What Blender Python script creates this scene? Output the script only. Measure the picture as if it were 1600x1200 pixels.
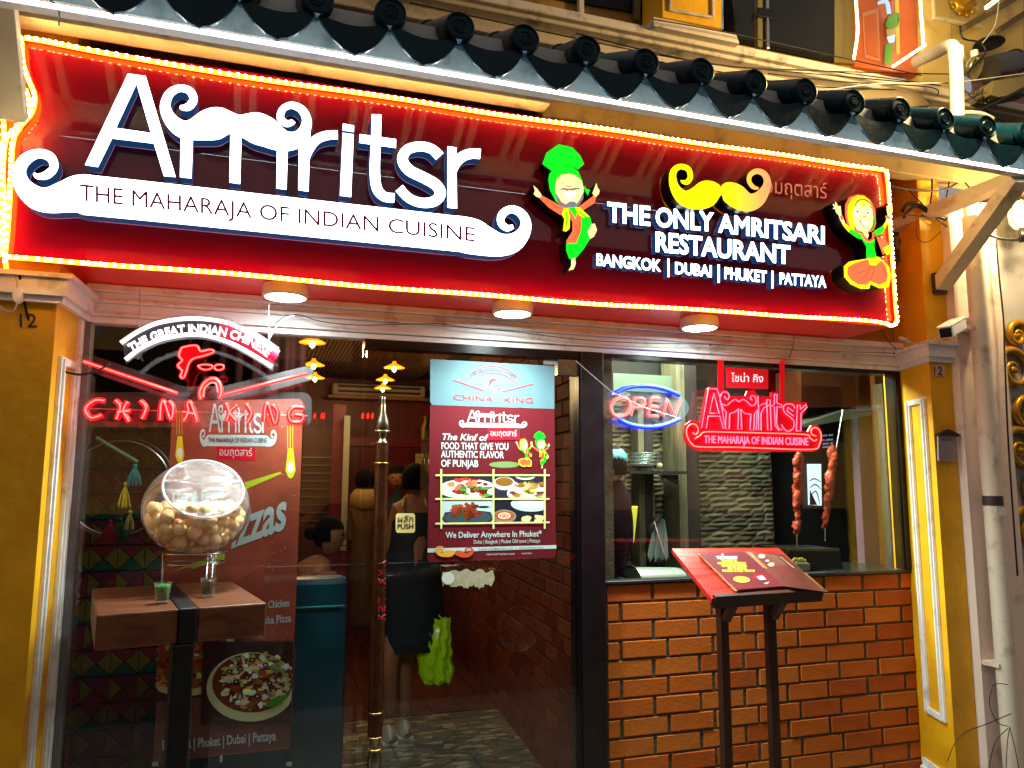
import bpy, bmesh, math, random
from mathutils import Vector, Matrix
random.seed(7)
for o in list(bpy.data.objects): bpy.data.objects.remove(o)
SC = bpy.context.scene
COL = SC.collection
V = Vector
# ------------------------------------------------------------------ camera
FPX, YAW, PITCH, ROLL = 1197.68, 0.314009, 0.129183, 0.003298
CAM = V((0, -3.1, 1.55))
cy, sy, cp, sp = math.cos(YAW), math.sin(YAW), math.cos(PITCH), math.sin(PITCH)
FW = V((sy*cp, cy*cp, sp)); R0 = V((cy, -sy, 0)); U0 = R0.cross(FW)
RT = R0*math.cos(ROLL) + U0*math.sin(ROLL); UP = U0*math.cos(ROLL) - R0*math.sin(ROLL)
cam = bpy.data.cameras.new('camera'); camo = bpy.data.objects.new('camera', cam); COL.objects.link(camo)
cam.sensor_width = 36; cam.lens = FPX/1600*36; cam.clip_end = 300; cam.clip_start = 0.02
m = Matrix((RT, UP, -FW)).transposed().to_4x4(); m.translation = CAM
camo.matrix_world = m
SC.camera = camo
# ------------------------------------------------------------------ world, exposure (night, no sun)
W = bpy.data.worlds.new('World'); SC.world = W; W.use_nodes = True
wb = W.node_tree.nodes['Background']
wb.inputs[0].default_value = (0.29, 0.27, 0.26, 1); wb.inputs[1].default_value = 0.58
SC.view_settings.view_transform = 'Standard'; SC.view_settings.look = 'None'
SC.view_settings.exposure = 0.95; SC.view_settings.gamma = 1.0
SC.render.engine = 'CYCLES'
SC.cycles.use_denoising = True
SC.cycles.max_bounces = 8; SC.cycles.transparent_max_bounces = 24
SC.cycles.sample_clamp_indirect = 4

# ------------------------------------------------------------------ helpers
def P(px, py, Y=0.0):                 # point on the vertical plane y=Y seen at photo pixel
    d = FW + RT*((px-800)/FPX) - UP*((py-600)/FPX)
    return CAM + d*((Y-CAM.y)/d.y)
def PN(px, py, p0, n):                # point on any plane
    d = FW + RT*((px-800)/FPX) - UP*((py-600)/FPX)
    return CAM + d*((p0-CAM).dot(n)/d.dot(n))
def PZ(px, py, Z): return PN(px, py, V((0, 0, Z)), V((0, 0, 1)))
def PX(px, py, X): return PN(px, py, V((X, 0, 0)), V((1, 0, 0)))
def plane(Y): return lambda x, y: P(x, y, Y)
def s2l(c):
    return tuple((v/12.92 if v <= .04045 else ((v+.055)/1.055)**2.4) for v in c)
MATS = {}
def mat(name, col, rough=.55, metal=0, emit=None, es=1.0, noise=None, bump=None, coat=0, alpha=1, spec=.5, srgb=True, wood=None, trans=0, ior=1.45, dirt=None):
    if name in MATS: return MATS[name]
    M_ = bpy.data.materials.new(name); M_.use_nodes = True; nt = M_.node_tree
    b = nt.nodes['Principled BSDF']; L = nt.links
    c = s2l(col) if srgb else col
    b.inputs['Base Color'].default_value = (*c, 1); b.inputs['Roughness'].default_value = rough
    b.inputs['Metallic'].default_value = metal; b.inputs['Coat Weight'].default_value = coat
    b.inputs['Coat Roughness'].default_value = .05
    b.inputs['Specular IOR Level'].default_value = spec; b.inputs['IOR'].default_value = ior
    b.inputs['Transmission Weight'].default_value = trans; b.inputs['Alpha'].default_value = alpha
    if emit is not None:
        e = s2l(emit) if srgb else emit
        b.inputs['Emission Color'].default_value = (*e, 1); b.inputs['Emission Strength'].default_value = es
    tc = nt.nodes.new('ShaderNodeTexCoord')
    last = None
    if noise or wood or dirt:
        n = nt.nodes.new('ShaderNodeTexNoise'); 
        mp = nt.nodes.new('ShaderNodeMapping'); L.new(tc.outputs['Object'], mp.inputs[0]); L.new(mp.outputs[0], n.inputs['Vector'])
        if wood:
            mp.inputs['Scale'].default_value = wood[0]; n.inputs['Scale'].default_value = wood[1]; amt = wood[2]
        else:
            n.inputs['Scale'].default_value = (noise or dirt)[0]; amt = (noise or dirt)[1]
        n.inputs['Detail'].default_value = 7; n.inputs['Roughness'].default_value = .62
        rp = nt.nodes.new('ShaderNodeValToRGB'); L.new(n.outputs[0], rp.inputs[0])
        rp.color_ramp.elements[0].position = .3; rp.color_ramp.elements[1].position = .7
        rp.color_ramp.elements[0].color = tuple(v*(1-amt) for v in c)+(1,)
        rp.color_ramp.elements[1].color = tuple(min(1, v*(1+amt*.6)) for v in c)+(1,)
        if dirt:
            rp.color_ramp.elements[0].position = .28; rp.color_ramp.elements[1].position = .46
            rp.color_ramp.elements[1].color = (*c, 1)
            if len(dirt) > 2: rp.color_ramp.elements[0].color = (*s2l(dirt[2]), 1)
        L.new(rp.outputs[0], b.inputs['Base Color'])
        r2 = nt.nodes.new('ShaderNodeMapRange'); r2.inputs[3].default_value = max(0, rough-.12); r2.inputs[4].default_value = min(1, rough+.15)
        L.new(n.outputs[0], r2.inputs[0]); L.new(r2.outputs[0], b.inputs['Roughness'])
    if bump:
        n2 = nt.nodes.new('ShaderNodeTexNoise'); n2.inputs['Scale'].default_value = bump[0]; n2.inputs['Detail'].default_value = 6
        L.new(tc.outputs['Object'], n2.inputs['Vector'])
        bp = nt.nodes.new('ShaderNodeBump'); bp.inputs['Strength'].default_value = bump[1]; bp.inputs['Distance'].default_value = .01
        L.new(n2.outputs[0], bp.inputs['Height']); L.new(bp.outputs[0], b.inputs['Normal'])
    MATS[name] = M_; return M_
def emi(name, col, es=1.0, base=None):
    return mat(name, base or (.05, .05, .05), rough=.5, emit=col, es=es)
def glassmat(name, tint=(1, 1, 1), refl=1.0, rough=0.0, ior=1.5, body=0, bodycol=(1, 1, 1), edge=0):
    if name in MATS: return MATS[name]
    M_ = bpy.data.materials.new(name); M_.use_nodes = True; nt = M_.node_tree; nt.nodes.clear(); L = nt.links
    o = nt.nodes.new('ShaderNodeOutputMaterial'); t = nt.nodes.new('ShaderNodeBsdfTransparent'); g = nt.nodes.new('ShaderNodeBsdfGlossy')
    t.inputs[0].default_value = (*tint, 1); g.inputs['Roughness'].default_value = rough
    lw = nt.nodes.new('ShaderNodeLayerWeight'); lw.inputs[0].default_value = .5
    pw = nt.nodes.new('ShaderNodeMath'); pw.operation = 'POWER'; pw.inputs[1].default_value = 5; L.new(lw.outputs['Facing'], pw.inputs[0])
    f = nt.nodes.new('ShaderNodeMath'); f.operation = 'MULTIPLY_ADD'; f.inputs[1].default_value = .96; f.inputs[2].default_value = ((ior-1)/(ior+1))**2
    L.new(pw.outputs[0], f.inputs[0])
    mu = nt.nodes.new('ShaderNodeMath'); mu.operation = 'MULTIPLY'; mu.inputs[1].default_value = refl; mu.use_clamp = True
    L.new(f.outputs[0], mu.inputs[0]); mx = nt.nodes.new('ShaderNodeMixShader')
    L.new(mu.outputs[0], mx.inputs[0]); L.new(g.outputs[0], mx.inputs[2])
    if body:
        d = nt.nodes.new('ShaderNodeBsdfDiffuse'); d.inputs[0].default_value = (*bodycol, 1)
        m2 = nt.nodes.new('ShaderNodeMixShader'); m2.inputs[0].default_value = body
        L.new(t.outputs[0], m2.inputs[1]); L.new(d.outputs[0], m2.inputs[2]); L.new(m2.outputs[0], mx.inputs[1])
        if edge:
            e1 = nt.nodes.new('ShaderNodeMath'); e1.operation = 'POWER'; e1.inputs[1].default_value = 2.2; L.new(lw.outputs['Facing'], e1.inputs[0])
            e2 = nt.nodes.new('ShaderNodeMath'); e2.operation = 'MULTIPLY_ADD'; e2.inputs[1].default_value = edge; e2.inputs[2].default_value = body; L.new(e1.outputs[0], e2.inputs[0]); L.new(e2.outputs[0], m2.inputs[0])
    else: L.new(t.outputs[0], mx.inputs[1])
    L.new(mx.outputs[0], o.inputs[0]); MATS[name] = M_; return M_

def tag(o, label=None, cat=None, group=None, kind=None):
    if label: o['label'] = label
    if cat: o['category'] = cat
    if group: o['group'] = group
    if kind: o['kind'] = kind
    return o
ROOTLOC = {}
def thing(name, loc, label, cat, group=None, kind=None):
    o = bpy.data.objects.new(name, None); COL.objects.link(o); o.location = loc; o.empty_display_size = .1
    ROOTLOC[o.name] = V(loc); return tag(o, label, cat, group, kind)
def rootloc(o):
    while o.parent: o = o.parent
    return ROOTLOC.get(o.name, V(o.location))
class MB:
    def __init__(s): s.v = []; s.f = []; s.m = []
    def add(s, vs, fs, mi=0):
        k = len(s.v); s.v += [V(a) for a in vs]; s.f += [tuple(k+i for i in f) for f in fs]; s.m += [mi]*len(fs); return s
    def box(s, a, b, mi=0):
        x0, y0, z0 = a; x1, y1, z1 = b
        return s.add([(x0,y0,z0),(x1,y0,z0),(x1,y1,z0),(x0,y1,z0),(x0,y0,z1),(x1,y0,z1),(x1,y1,z1),(x0,y1,z1)],
                     [(0,3,2,1),(4,5,6,7),(0,1,5,4),(1,2,6,5),(2,3,7,6),(3,0,4,7)], mi)
    def bar(s, a, b, w, h, up=(0, 0, 1), mi=0):
        a = V(a); b = V(b); d = (b-a).normalized(); u = V(up); r = d.cross(u)
        if r.length < 1e-4: r = d.cross(V((1, 0, 0)))
        r.normalize(); u = r.cross(d)
        r = r*w/2; u = u*h/2
        return s.add([a-r-u, a+r-u, a+r+u, a-r+u, b-r-u, b+r-u, b+r+u, b-r+u],
                     [(0,3,2,1),(4,5,6,7),(0,1,5,4),(1,2,6,5),(2,3,7,6),(3,0,4,7)], mi)
    def tube(s, pts, r, n=8, mi=0, cap=True):
        pts = [V(p) for p in pts]; rs = r if isinstance(r, (list, tuple)) else [r]*len(pts)
        k = len(s.v); nrm = None
        for i, p in enumerate(pts):
            d = (pts[min(i+1, len(pts)-1)] - pts[max(i-1, 0)])
            if d.length < 1e-9: d = V((0, 0, 1))
            d.normalize()
            if nrm is None: nrm = d.orthogonal().normalized()
            nrm = (nrm - d*nrm.dot(d)); nrm = nrm.normalized() if nrm.length > 1e-6 else d.orthogonal().normalized()
            b = d.cross(nrm)
            for j in range(n):
                a = 2*math.pi*j/n; s.v.append(p + (nrm*math.cos(a)+b*math.sin(a))*rs[i])
        for i in range(len(pts)-1):
            for j in range(n):
                s.f.append((k+i*n+j, k+i*n+(j+1) % n, k+(i+1)*n+(j+1) % n, k+(i+1)*n+j)); s.m.append(mi)
        if cap:
            s.f.append(tuple(k+j for j in range(n))[::-1]); s.m.append(mi)
            e = k+(len(pts)-1)*n; s.f.append(tuple(e+j for j in range(n))); s.m.append(mi)
        return s
    def lathe(s, c, prof, n=24, axis=(0, 0, 1), mi=0):
        c = V(c); ax = V(axis).normalized(); u = ax.orthogonal().normalized(); w = ax.cross(u); k = len(s.v)
        for (r, z) in prof:
            for j in range(n):
                a = 2*math.pi*j/n; s.v.append(c + ax*z + (u*math.cos(a)+w*math.sin(a))*max(r, 1e-5))
        for i in range(len(prof)-1):
            for j in range(n):
                s.f.append((k+i*n+j, k+i*n+(j+1) % n, k+(i+1)*n+(j+1) % n, k+(i+1)*n+j)); s.m.append(mi)
        return s
    def ball(s, c, r, n=12, mi=0, sc=(1, 1, 1)):
        c = V(c); k = len(s.v); h = n//2
        for i in range(h+1):
            t = math.pi*i/h
            for j in range(n):
                a = 2*math.pi*j/n
                s.v.append(c+V((r*sc[0]*math.sin(t)*math.cos(a), r*sc[1]*math.sin(t)*math.sin(a), r*sc[2]*math.cos(t))))
        for i in range(h):
            for j in range(n):
                s.f.append((k+i*n+j, k+(i+1)*n+j, k+(i+1)*n+(j+1) % n, k+i*n+(j+1) % n)); s.m.append(mi)
        return s
    def plate(s, pts, faces, fmap, depth=0, dvec=(0, 1, 0), mi=0, ms=None, off=0, back=False):
        """2D pts (photo px) with faces; front through fmap; extruded by depth along dvec (away from the viewer)"""
        dv = V(dvec); ms = mi if ms is None else ms
        mrg = {}; idx = []; P2 = []
        for p in pts:
            key = (round(p[0], 3), round(p[1], 3))
            if key not in mrg: mrg[key] = len(P2); P2.append(p)
            idx.append(mrg[key])
        F2 = []
        for f in faces:
            g = []
            for i in f:
                q = idx[i]
                if q not in g: g.append(q)
            if len(g) > 2: F2.append(tuple(g))
        fr = [fmap(*p) - dv*off for p in P2]
        k = len(s.v); s.v += fr; s.f += [tuple(k+i for i in f) for f in F2]; s.m += [mi]*len(F2)
        if depth:
            cnt = {}
            for f in F2:
                for i in range(len(f)):
                    a, b = f[i], f[(i+1) % len(f)]; cnt.setdefault(frozenset((a, b)), []).append((a, b))
            kb = len(s.v); s.v += [p+dv*depth for p in fr]
            if back: s.f += [tuple(kb+i for i in f)[::-1] for f in F2]; s.m += [ms]*len(F2)
            for l in cnt.values():
                if len(l) == 1:
                    a, b = l[0]; s.f.append((k+b, k+a, kb+a, kb+b)); s.m.append(ms)
        return s
    def poly(s, pts, fmap, **kw): return s.plate(pts, [tuple(range(len(pts)))], fmap, **kw)
    def stroke(s, pts, w, fmap, sub=4, rnd=False, **kw):
        vs, fs = stroke2(pts, w, sub, rnd); return s.plate(vs, fs, fmap, **kw)
    def text(s, st, a, b, h, fmap, h2=None, bold=0, slant=0, mode='cap', **kw):
        vs, fs = text2d(st, bold, mode); h2 = h if h2 is None else h2
        out = [(a[0]+(b[0]-a[0])*u+slant*v*h, a[1]+(b[1]-a[1])*u-(h+(h2-h)*u)*v) for u, v in vs]
        return s.plate(out, fs, fmap, **kw)
    def build(s, name, mats, parent=None, smooth=False, bevel=0, tagv=None, auto=None):
        if not isinstance(mats, (list, tuple)): mats = [mats]
        if parent is not None: org = rootloc(parent)
        else:
            xs = [v.x for v in s.v]; ys = [v.y for v in s.v]; zs = [v.z for v in s.v]
            org = V(((min(xs)+max(xs))/2, (min(ys)+max(ys))/2, min(zs)))
        me = bpy.data.meshes.new(name); me.from_pydata([v-org for v in s.v], [], s.f); 
        for mm in mats: me.materials.append(mm)
        me.polygons.foreach_set('material_index', s.m); 
        if smooth: me.polygons.foreach_set('use_smooth', [True]*len(me.polygons))
        me.update()
        if smooth and auto: me.set_sharp_from_angle(angle=math.radians(auto))
        o = bpy.data.objects.new(name, me); COL.objects.link(o)
        if parent is None: o.location = org; ROOTLOC[o.name] = org
        else: o.parent = parent
        if bevel:
            bv = o.modifiers.new('bevel', 'BEVEL'); bv.width = bevel; bv.segments = 2; bv.limit_method = 'ANGLE'
        if tagv: tag(o, *tagv)
        if name in JOINED and parent is not None: o['kind'] = 'stuff'
        return o
JOINED = {'white_print', 'dark_print', 'red_print', 'grey_print', 'yellow_print', 'pale_print', 'gold_band_print', 'gold_fleck_print', 'lettering', 'writing', 'thai_print', 'lattice_print', 'dancing_couple_print', 'food_picture', 'bulb_print', 'lime_flash_print', 'moustache_print', 'hanging_wires', 'bead_string', 'sketch', 'figure_decal', 'bristles', 'rafter_lines', 'page_block', 'digits', 'engraving', 'thai_lettering', 'red_label'}
def catmull(pts, sub):
    out = []; n = len(pts)
    if n < 3 or sub <= 1: return [tuple(p) for p in pts]
    for i in range(n-1):
        p0, p1, p2, p3 = pts[max(i-1, 0)], pts[i], pts[i+1], pts[min(i+2, n-1)]
        for k in range(sub):
            t = k/sub
            out.append(tuple(.5*((2*b)+(-a+c)*t+(2*a-5*b+4*c-d)*t*t+(-a+3*b-3*c+d)*t**3) for a, b, c, d in zip(p0, p1, p2, p3)))
    out.append(tuple(pts[-1])); return out
def stroke2(pts, w, sub=4, rnd=False):
    if not isinstance(w, (list, tuple)): w = [w]*len(pts)
    q = catmull([(*p, ww) for p, ww in zip(pts, w)], sub)
    L, Rr = [], []
    for i, (x, y, ww) in enumerate(q):
        x0, y0, _ = q[max(i-1, 0)]; x1, y1, _ = q[min(i+1, len(q)-1)]
        dx, dy = x1-x0, y1-y0; l = math.hypot(dx, dy) or 1
        nx, ny = -dy/l*ww/2, dx/l*ww/2
        L.append((x+nx, y+ny)); Rr.append((x-nx, y-ny))
    n = len(q); vs = L+Rr; fs = [(i, i+1, n+i+1, n+i) for i in range(n-1)]
    if rnd:
        for e, sg in ((0, -1), (n-1, 1)):
            x, y, ww = q[e]; a0 = math.atan2(L[e][1]-y, L[e][0]-x); k = len(vs)
            ar = [(x+ww/2*math.cos(a0-sg*math.pi*j/6), y+ww/2*math.sin(a0-sg*math.pi*j/6)) for j in range(1, 6)]
            vs += ar; fs.append((e,)+tuple(range(k, k+5))+(n+e,))
    return vs, fs
_TX = {}
def _textmesh(st, bold):
    c = bpy.data.curves.new('t', 'FONT'); c.body = st; c.size = 1; c.resolution_u = 3; c.fill_mode = 'FRONT'
    o = bpy.data.objects.new('t', c); COL.objects.link(o)
    dg = bpy.context.evaluated_depsgraph_get(); dg.update()
    me = bpy.data.meshes.new_from_object(o.evaluated_get(dg))
    vs = [(v.co.x, v.co.y) for v in me.vertices]; fs = [tuple(p.vertices) for p in me.polygons]
    bpy.data.objects.remove(o); bpy.data.curves.remove(c); bpy.data.meshes.remove(me)
    if bold:      # thicken by pushing every outline vertex out along its mitre normal
        cnt = {}
        for f in fs:
            for i in range(len(f)): cnt.setdefault(frozenset((f[i], f[(i+1) % len(f)])), []).append((f[i], f[(i+1) % len(f)]))
        nr = {}
        for l in cnt.values():
            if len(l) == 1:
                p, q = l[0]; dx, dy = vs[q][0]-vs[p][0], vs[q][1]-vs[p][1]; d = math.hypot(dx, dy)
                if d < 1e-7: continue
                for k in (p, q): nr.setdefault(k, []).append((dy/d, -dx/d))
        out = list(vs)
        for k, l in nr.items():
            sx = sum(n[0] for n in l); sy = sum(n[1] for n in l); d = math.hypot(sx, sy)
            if d < 1e-6: continue
            sc = min(1.6, len(l)/d)*abs(bold)*(1 if bold > 0 else -1); out[k] = (vs[k][0]+sx/d*sc, vs[k][1]+sy/d*sc)
        vs = out
    return vs, fs
CAPH = None
def text2d(st, bold=0, mode='cap'):
    global CAPH
    if CAPH is None: CAPH = max(v[1] for v in _textmesh('H', 0)[0])
    key = (st, bold, mode)
    if key not in _TX:
        vs, fs = _textmesh(st, bold)
        x0 = min(v[0] for v in vs); x1 = max(v[0] for v in vs); y0 = min(v[1] for v in vs); y1 = max(v[1] for v in vs)
        if mode == 'cap': vs = [((a-x0)/(x1-x0), b/CAPH) for a, b in vs]
        else: vs = [((a-x0)/(x1-x0), (b-y0)/(y1-y0)) for a, b in vs]
        _TX[key] = (vs, fs)
    return _TX[key]
def islands(vs, fs):
    """split a text mesh into its letters (clusters of faces whose x ranges overlap)"""
    par = list(range(len(vs)))
    def fd(a):
        while par[a] != a: par[a] = par[par[a]]; a = par[a]
        return a
    for f in fs:
        for i in f[1:]: par[fd(i)] = fd(f[0])
    g = {}
    for f in fs: g.setdefault(fd(f[0]), []).append(f)
    L = []
    for l in g.values():
        xs = [vs[i][0] for f in l for i in f]; L.append([min(xs), max(xs), l])
    L.sort(key=lambda a: a[0]); out = []
    for a in L:
        if out and (a[0]+a[1])/2 < out[-1][1] and (a[0] >= out[-1][0]-1e-6): out[-1][1] = max(out[-1][1], a[1]); out[-1][2] += a[2]
        else: out.append(a)
    return [l[2] for l in out]
def sub_mesh(vs, fs):
    mp = {}; nv = []; nf = []
    for f in fs:
        g = []
        for i in f:
            if i not in mp: mp[i] = len(nv); nv.append(vs[i])
            g.append(mp[i])
        nf.append(tuple(g))
    return nv, nf
def letters(st, a, b, h, fmap, mats, parent, h2=None, bold=0, depth=.02, mi=0, ms=1, name='letter', **kw):
    vs, fs = text2d(st, bold); h2 = h if h2 is None else h2
    out = [(a[0]+(b[0]-a[0])*u, a[1]+(b[1]-a[1])*u-(h+(h2-h)*u)*v) for u, v in vs]
    for l in islands(out, fs):
        v2, f2 = sub_mesh(out, l); MB().plate(v2, f2, fmap, depth=depth, mi=mi, ms=ms, **kw).build(name, mats, parent)
def copy_tree(o, parent=None):
    c = o.copy(); COL.objects.link(c)
    if parent is not None: c.parent = parent
    for ch in list(o.children): copy_tree(ch, c)
    return c
def cvt(ox, oy, s): return lambda L: [(ox+p[0]/s, oy+p[1]/s)+tuple(p[2:]) for p in L]
def st3(L): return [p[:2] for p in L], [p[2] for p in L]
def lamp(name, kind, loc, power, color, parent=None, size=.1, rot=None, spot=None, blend=.5):
    l = bpy.data.lights.new(name, kind); l.energy = power; l.color = color
    if kind == 'AREA': l.size = size; l.shape = 'DISK'
    else: l.shadow_soft_size = size
    if spot: l.spot_size = spot; l.spot_blend = blend
    o = bpy.data.objects.new(name, l); COL.objects.link(o)
    if parent is not None: o.parent = parent; o.location = V(loc)-rootloc(parent)
    else: o.location = loc
    if rot: o.rotation_euler = rot
    return o
def skin(name, verts, edges, radii, m, parent=None, sub=2, tagv=None, loc=None):
    org = rootloc(parent) if parent is not None else V(loc or verts[0])
    me = bpy.data.meshes.new(name); me.from_pydata([V(v)-org for v in verts], edges, []); me.materials.append(m)
    o = bpy.data.objects.new(name, me); COL.objects.link(o)
    if parent is not None: o.parent = parent
    else: o.location = org; ROOTLOC[o.name] = org
    sm = o.modifiers.new('skin', 'SKIN'); ly = me.skin_vertices[0].data if me.skin_vertices else None
    if ly is None:
        bm = bmesh.new(); bm.from_mesh(me); bm.verts.layers.skin.verify(); bm.to_mesh(me); bm.free(); ly = me.skin_vertices[0].data
    for i, r in enumerate(radii):
        ly[i].radius = r if isinstance(r, tuple) else (r, r)
    ly[0].use_root = True
    sb = o.modifiers.new('sub', 'SUBSURF'); sb.levels = sub; sb.render_levels = sub
    # freeze the modifiers into plain mesh
    dg = bpy.context.evaluated_depsgraph_get(); dg.update()
    me2 = bpy.data.meshes.new_from_object(o.evaluated_get(dg)); o.modifiers.clear(); o.data = me2; me2.name = name
    me2.polygons.foreach_set('use_smooth', [True]*len(me2.polygons))
    if not me2.materials: me2.materials.append(m)
    if tagv: tag(o, *tagv)
    return o
# ------------------------------------------------------------------ materials
maroon = mat('sign_acrylic', (.60, .005, .13), rough=.3, coat=1, spec=.15); maroon.node_tree.nodes['Principled BSDF'].inputs['Coat IOR'].default_value = 1.55; maroon.node_tree.nodes['Principled BSDF'].inputs['Coat Roughness'].default_value = .012
soffit_red = mat('red_soffit', (.94, .08, .15), rough=.3, noise=(3, .12))
whitep = mat('white_trim_paint', (.93, .93, .94), rough=.5, dirt=(9, .0, (.72, .68, .64)), bump=(30, .1))
creamp = mat('cream_paint', (.80, .74, .63), rough=.6, dirt=(7, .0, (.45, .40, .32)), bump=(25, .15))
yellowp = mat('yellow_paint', (.96, .69, .04), rough=.6, noise=(4.5, .26), bump=(28, .3))
pinkp = mat('pale_wall_paint', (.90, .82, .78), rough=.7, dirt=(4, .0, (.66, .56, .50)), bump=(20, .15))
greyp = mat('grey_wall_paint', (.62, .62, .64), rough=.7, dirt=(6, .0, (.36, .34, .30)), bump=(20, .2))
black = mat('black_frame', (.045, .035, .05), rough=.22)
matteblack = mat('matte_black_steel', (.035, .04, .055), rough=.45, noise=(20, .2))
steel = mat('steel', (.75, .75, .76), rough=.22, metal=1)
dsteel = mat('dark_steel', (.35, .35, .36), rough=.35, metal=1)
cablem = mat('black_cable', (.04, .04, .045), rough=.5)
wirem = mat('pale_wire', (.7, .68, .66), rough=.5)
pvc = mat('pvc_pipe', (.88, .82, .75), rough=.45, dirt=(8, 0, (.60, .54, .44)))
tile_g = mat('glazed_green_tile', (.0, .17, .22), rough=.3, noise=(14, .5), spec=.2, bump=(18, .25))
brickm = mat('orange_brick', (.74, .37, .10), rough=.75, spec=.25, noise=(7, .26), bump=(70, .2))
brickm2 = mat('orange_brick_red', (.69, .32, .10), rough=.75, spec=.25, noise=(9, .3), bump=(70, .2))
brickm3 = mat('orange_brick_pale', (.76, .41, .13), rough=.75, spec=.25, noise=(5, .3), bump=(70, .2))
mortar = mat('dark_mortar', (.33, .27, .18), rough=.9, noise=(40, .5, ), bump=(80, .6))
glass = glassmat('shop_glass', (.95, .97, .97), refl=1.0)
acry = glassmat('clear_acrylic', (.95, .95, .97), refl=1.2, body=.05, bodycol=(.6, .6, .65))
bowlg = glassmat('bowl_glass', (.97, .97, .97), refl=2.6, body=.05, bodycol=(.85, .8, .82), edge=.4)  # pale body and edge colour paint in the bowl's whitish reflections
goldm = mat('gilded_plaster', (.75, .55, .12), rough=.35, metal=.6, noise=(12, .4))
# ================================================================== SETTING
ground = MB().box((-60, -60, -.3), (60, 40, -.124)).build('ground', mat('asphalt', (.25, .25, .26), rough=.8, noise=(3, .4), bump=(80, .5)), tagv=('dark asphalt road surface in front of the shop', None, None, 'structure'))
pav = MB().box((-20, -2.6, -.12), (20, -.001, 0)).build('pavement', mat('pavement_concrete', (.45, .43, .41), rough=.75, noise=(5, .3), bump=(60, .4)), tagv=('grey pavement running along the shop front', None, None, 'structure'))
fl = MB().box((-1.2, .001, -.02), (4.35, 6.2, .04)).build('floor', mat('floor_grout', (.16, .13, .09), rough=.8), tagv=('restaurant floor behind the glass door', None, None, 'structure'))
# floor tiles printed with flat river stones (near the door), brown boards beyond
def stonetile():
    m_ = mat('stone_print_tile', (.3, .3, .28), rough=.28, coat=.3); nt = m_.node_tree; b = nt.nodes['Principled BSDF']; L = nt.links
    tc = nt.nodes.new('ShaderNodeTexCoord'); mp = nt.nodes.new('ShaderNodeMapping'); mp.inputs['Scale'].default_value = (9, 21, 1)
    vo = nt.nodes.new('ShaderNodeTexVoronoi'); vo.inputs['Scale'].default_value = 1.3; rp = nt.nodes.new('ShaderNodeValToRGB')
    geo = nt.nodes.new('ShaderNodeNewGeometry')
    L.new(geo.outputs['Position'], mp.inputs[0]); L.new(mp.outputs[0], vo.inputs['Vector'])
    sx = nt.nodes.new('ShaderNodeSeparateColor'); L.new(vo.outputs['Color'], sx.inputs[0]); L.new(sx.outputs[0], rp.inputs[0])
    e = rp.color_ramp; e.interpolation = 'CONSTANT'; e.elements[0].color = (*s2l((.33, .33, .27)), 1); e.elements[1].color = (*s2l((.68, .68, .56)), 1); e.elements[1].position = .78
    for p_, c_ in ((.2, (.50, .47, .35)), (.4, (.40, .44, .41)), (.6, (.56, .43, .30))):
        q = e.elements.new(p_); q.color = (*s2l(c_), 1)
    v2 = nt.nodes.new('ShaderNodeTexVoronoi'); v2.feature = 'DISTANCE_TO_EDGE'; v2.inputs['Scale'].default_value = 1.3; L.new(mp.outputs[0], v2.inputs['Vector'])
    r2 = nt.nodes.new('ShaderNodeMapRange'); r2.inputs[2].default_value = .06; L.new(v2.outputs['Distance'], r2.inputs[0])
    mx = nt.nodes.new('ShaderNodeMix'); mx.data_type = 'RGBA'; mx.inputs[6].default_value = (*s2l((.13, .12, .10)), 1)
    L.new(r2.outputs[0], mx.inputs[0]); L.new(rp.outputs[0], mx.inputs[7]); L.new(mx.outputs[2], b.inputs['Base Color']); return m_
stm = stonetile()
T0 = .40
tm = MB().box((-T0/2+.003, -T0/2+.003, .040), (T0/2-.003, T0/2-.003, .050))
proto = None
def inst(proto_, name, loc, parent, org=None, sc=None, rot=None):
    o = bpy.data.objects.new(name, proto_.data if hasattr(proto_, 'data') else proto_); COL.objects.link(o); o.parent = parent
    o.location = V(loc)-rootloc(parent)
    if sc: o.scale = sc
    if rot: o.rotation_euler = rot
    return o
def mesh_of(mb, name, mats, smooth=False):
    me = bpy.data.meshes.new(name); me.from_pydata([tuple(v) for v in mb.v], [], mb.f)
    for mm in (mats if isinstance(mats, (list, tuple)) else [mats]): me.materials.append(mm)
    me.polygons.foreach_set('material_index', mb.m)
    if smooth: me.polygons.foreach_set('use_smooth', [True]*len(me.polygons))
    me.update(); return me
tme = mesh_of(tm, 'floor_tile', stm)
for i in range(-2, 4):
    for j in range(6):
        x, y = .58+i*T0, .26+j*T0
        if x < 1.79 and x > -.8 and j < 5: inst(tme, 'floor_tile', (x, y, 0), fl)
bdm = mat('brown_floor_board', (.40, .20, .09), rough=.3, wood=((1, 9, 1), 3, .5))
bme = mesh_of(MB().box((-.095, -.6, .040), (.095, .6, .049)), 'floor_board', bdm)
for i in range(12):
    for j in range(3): inst(bme, 'floor_board', (-.55+i*.2, 2.68+j*1.21+(i % 2)*.02, 0), fl)

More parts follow.
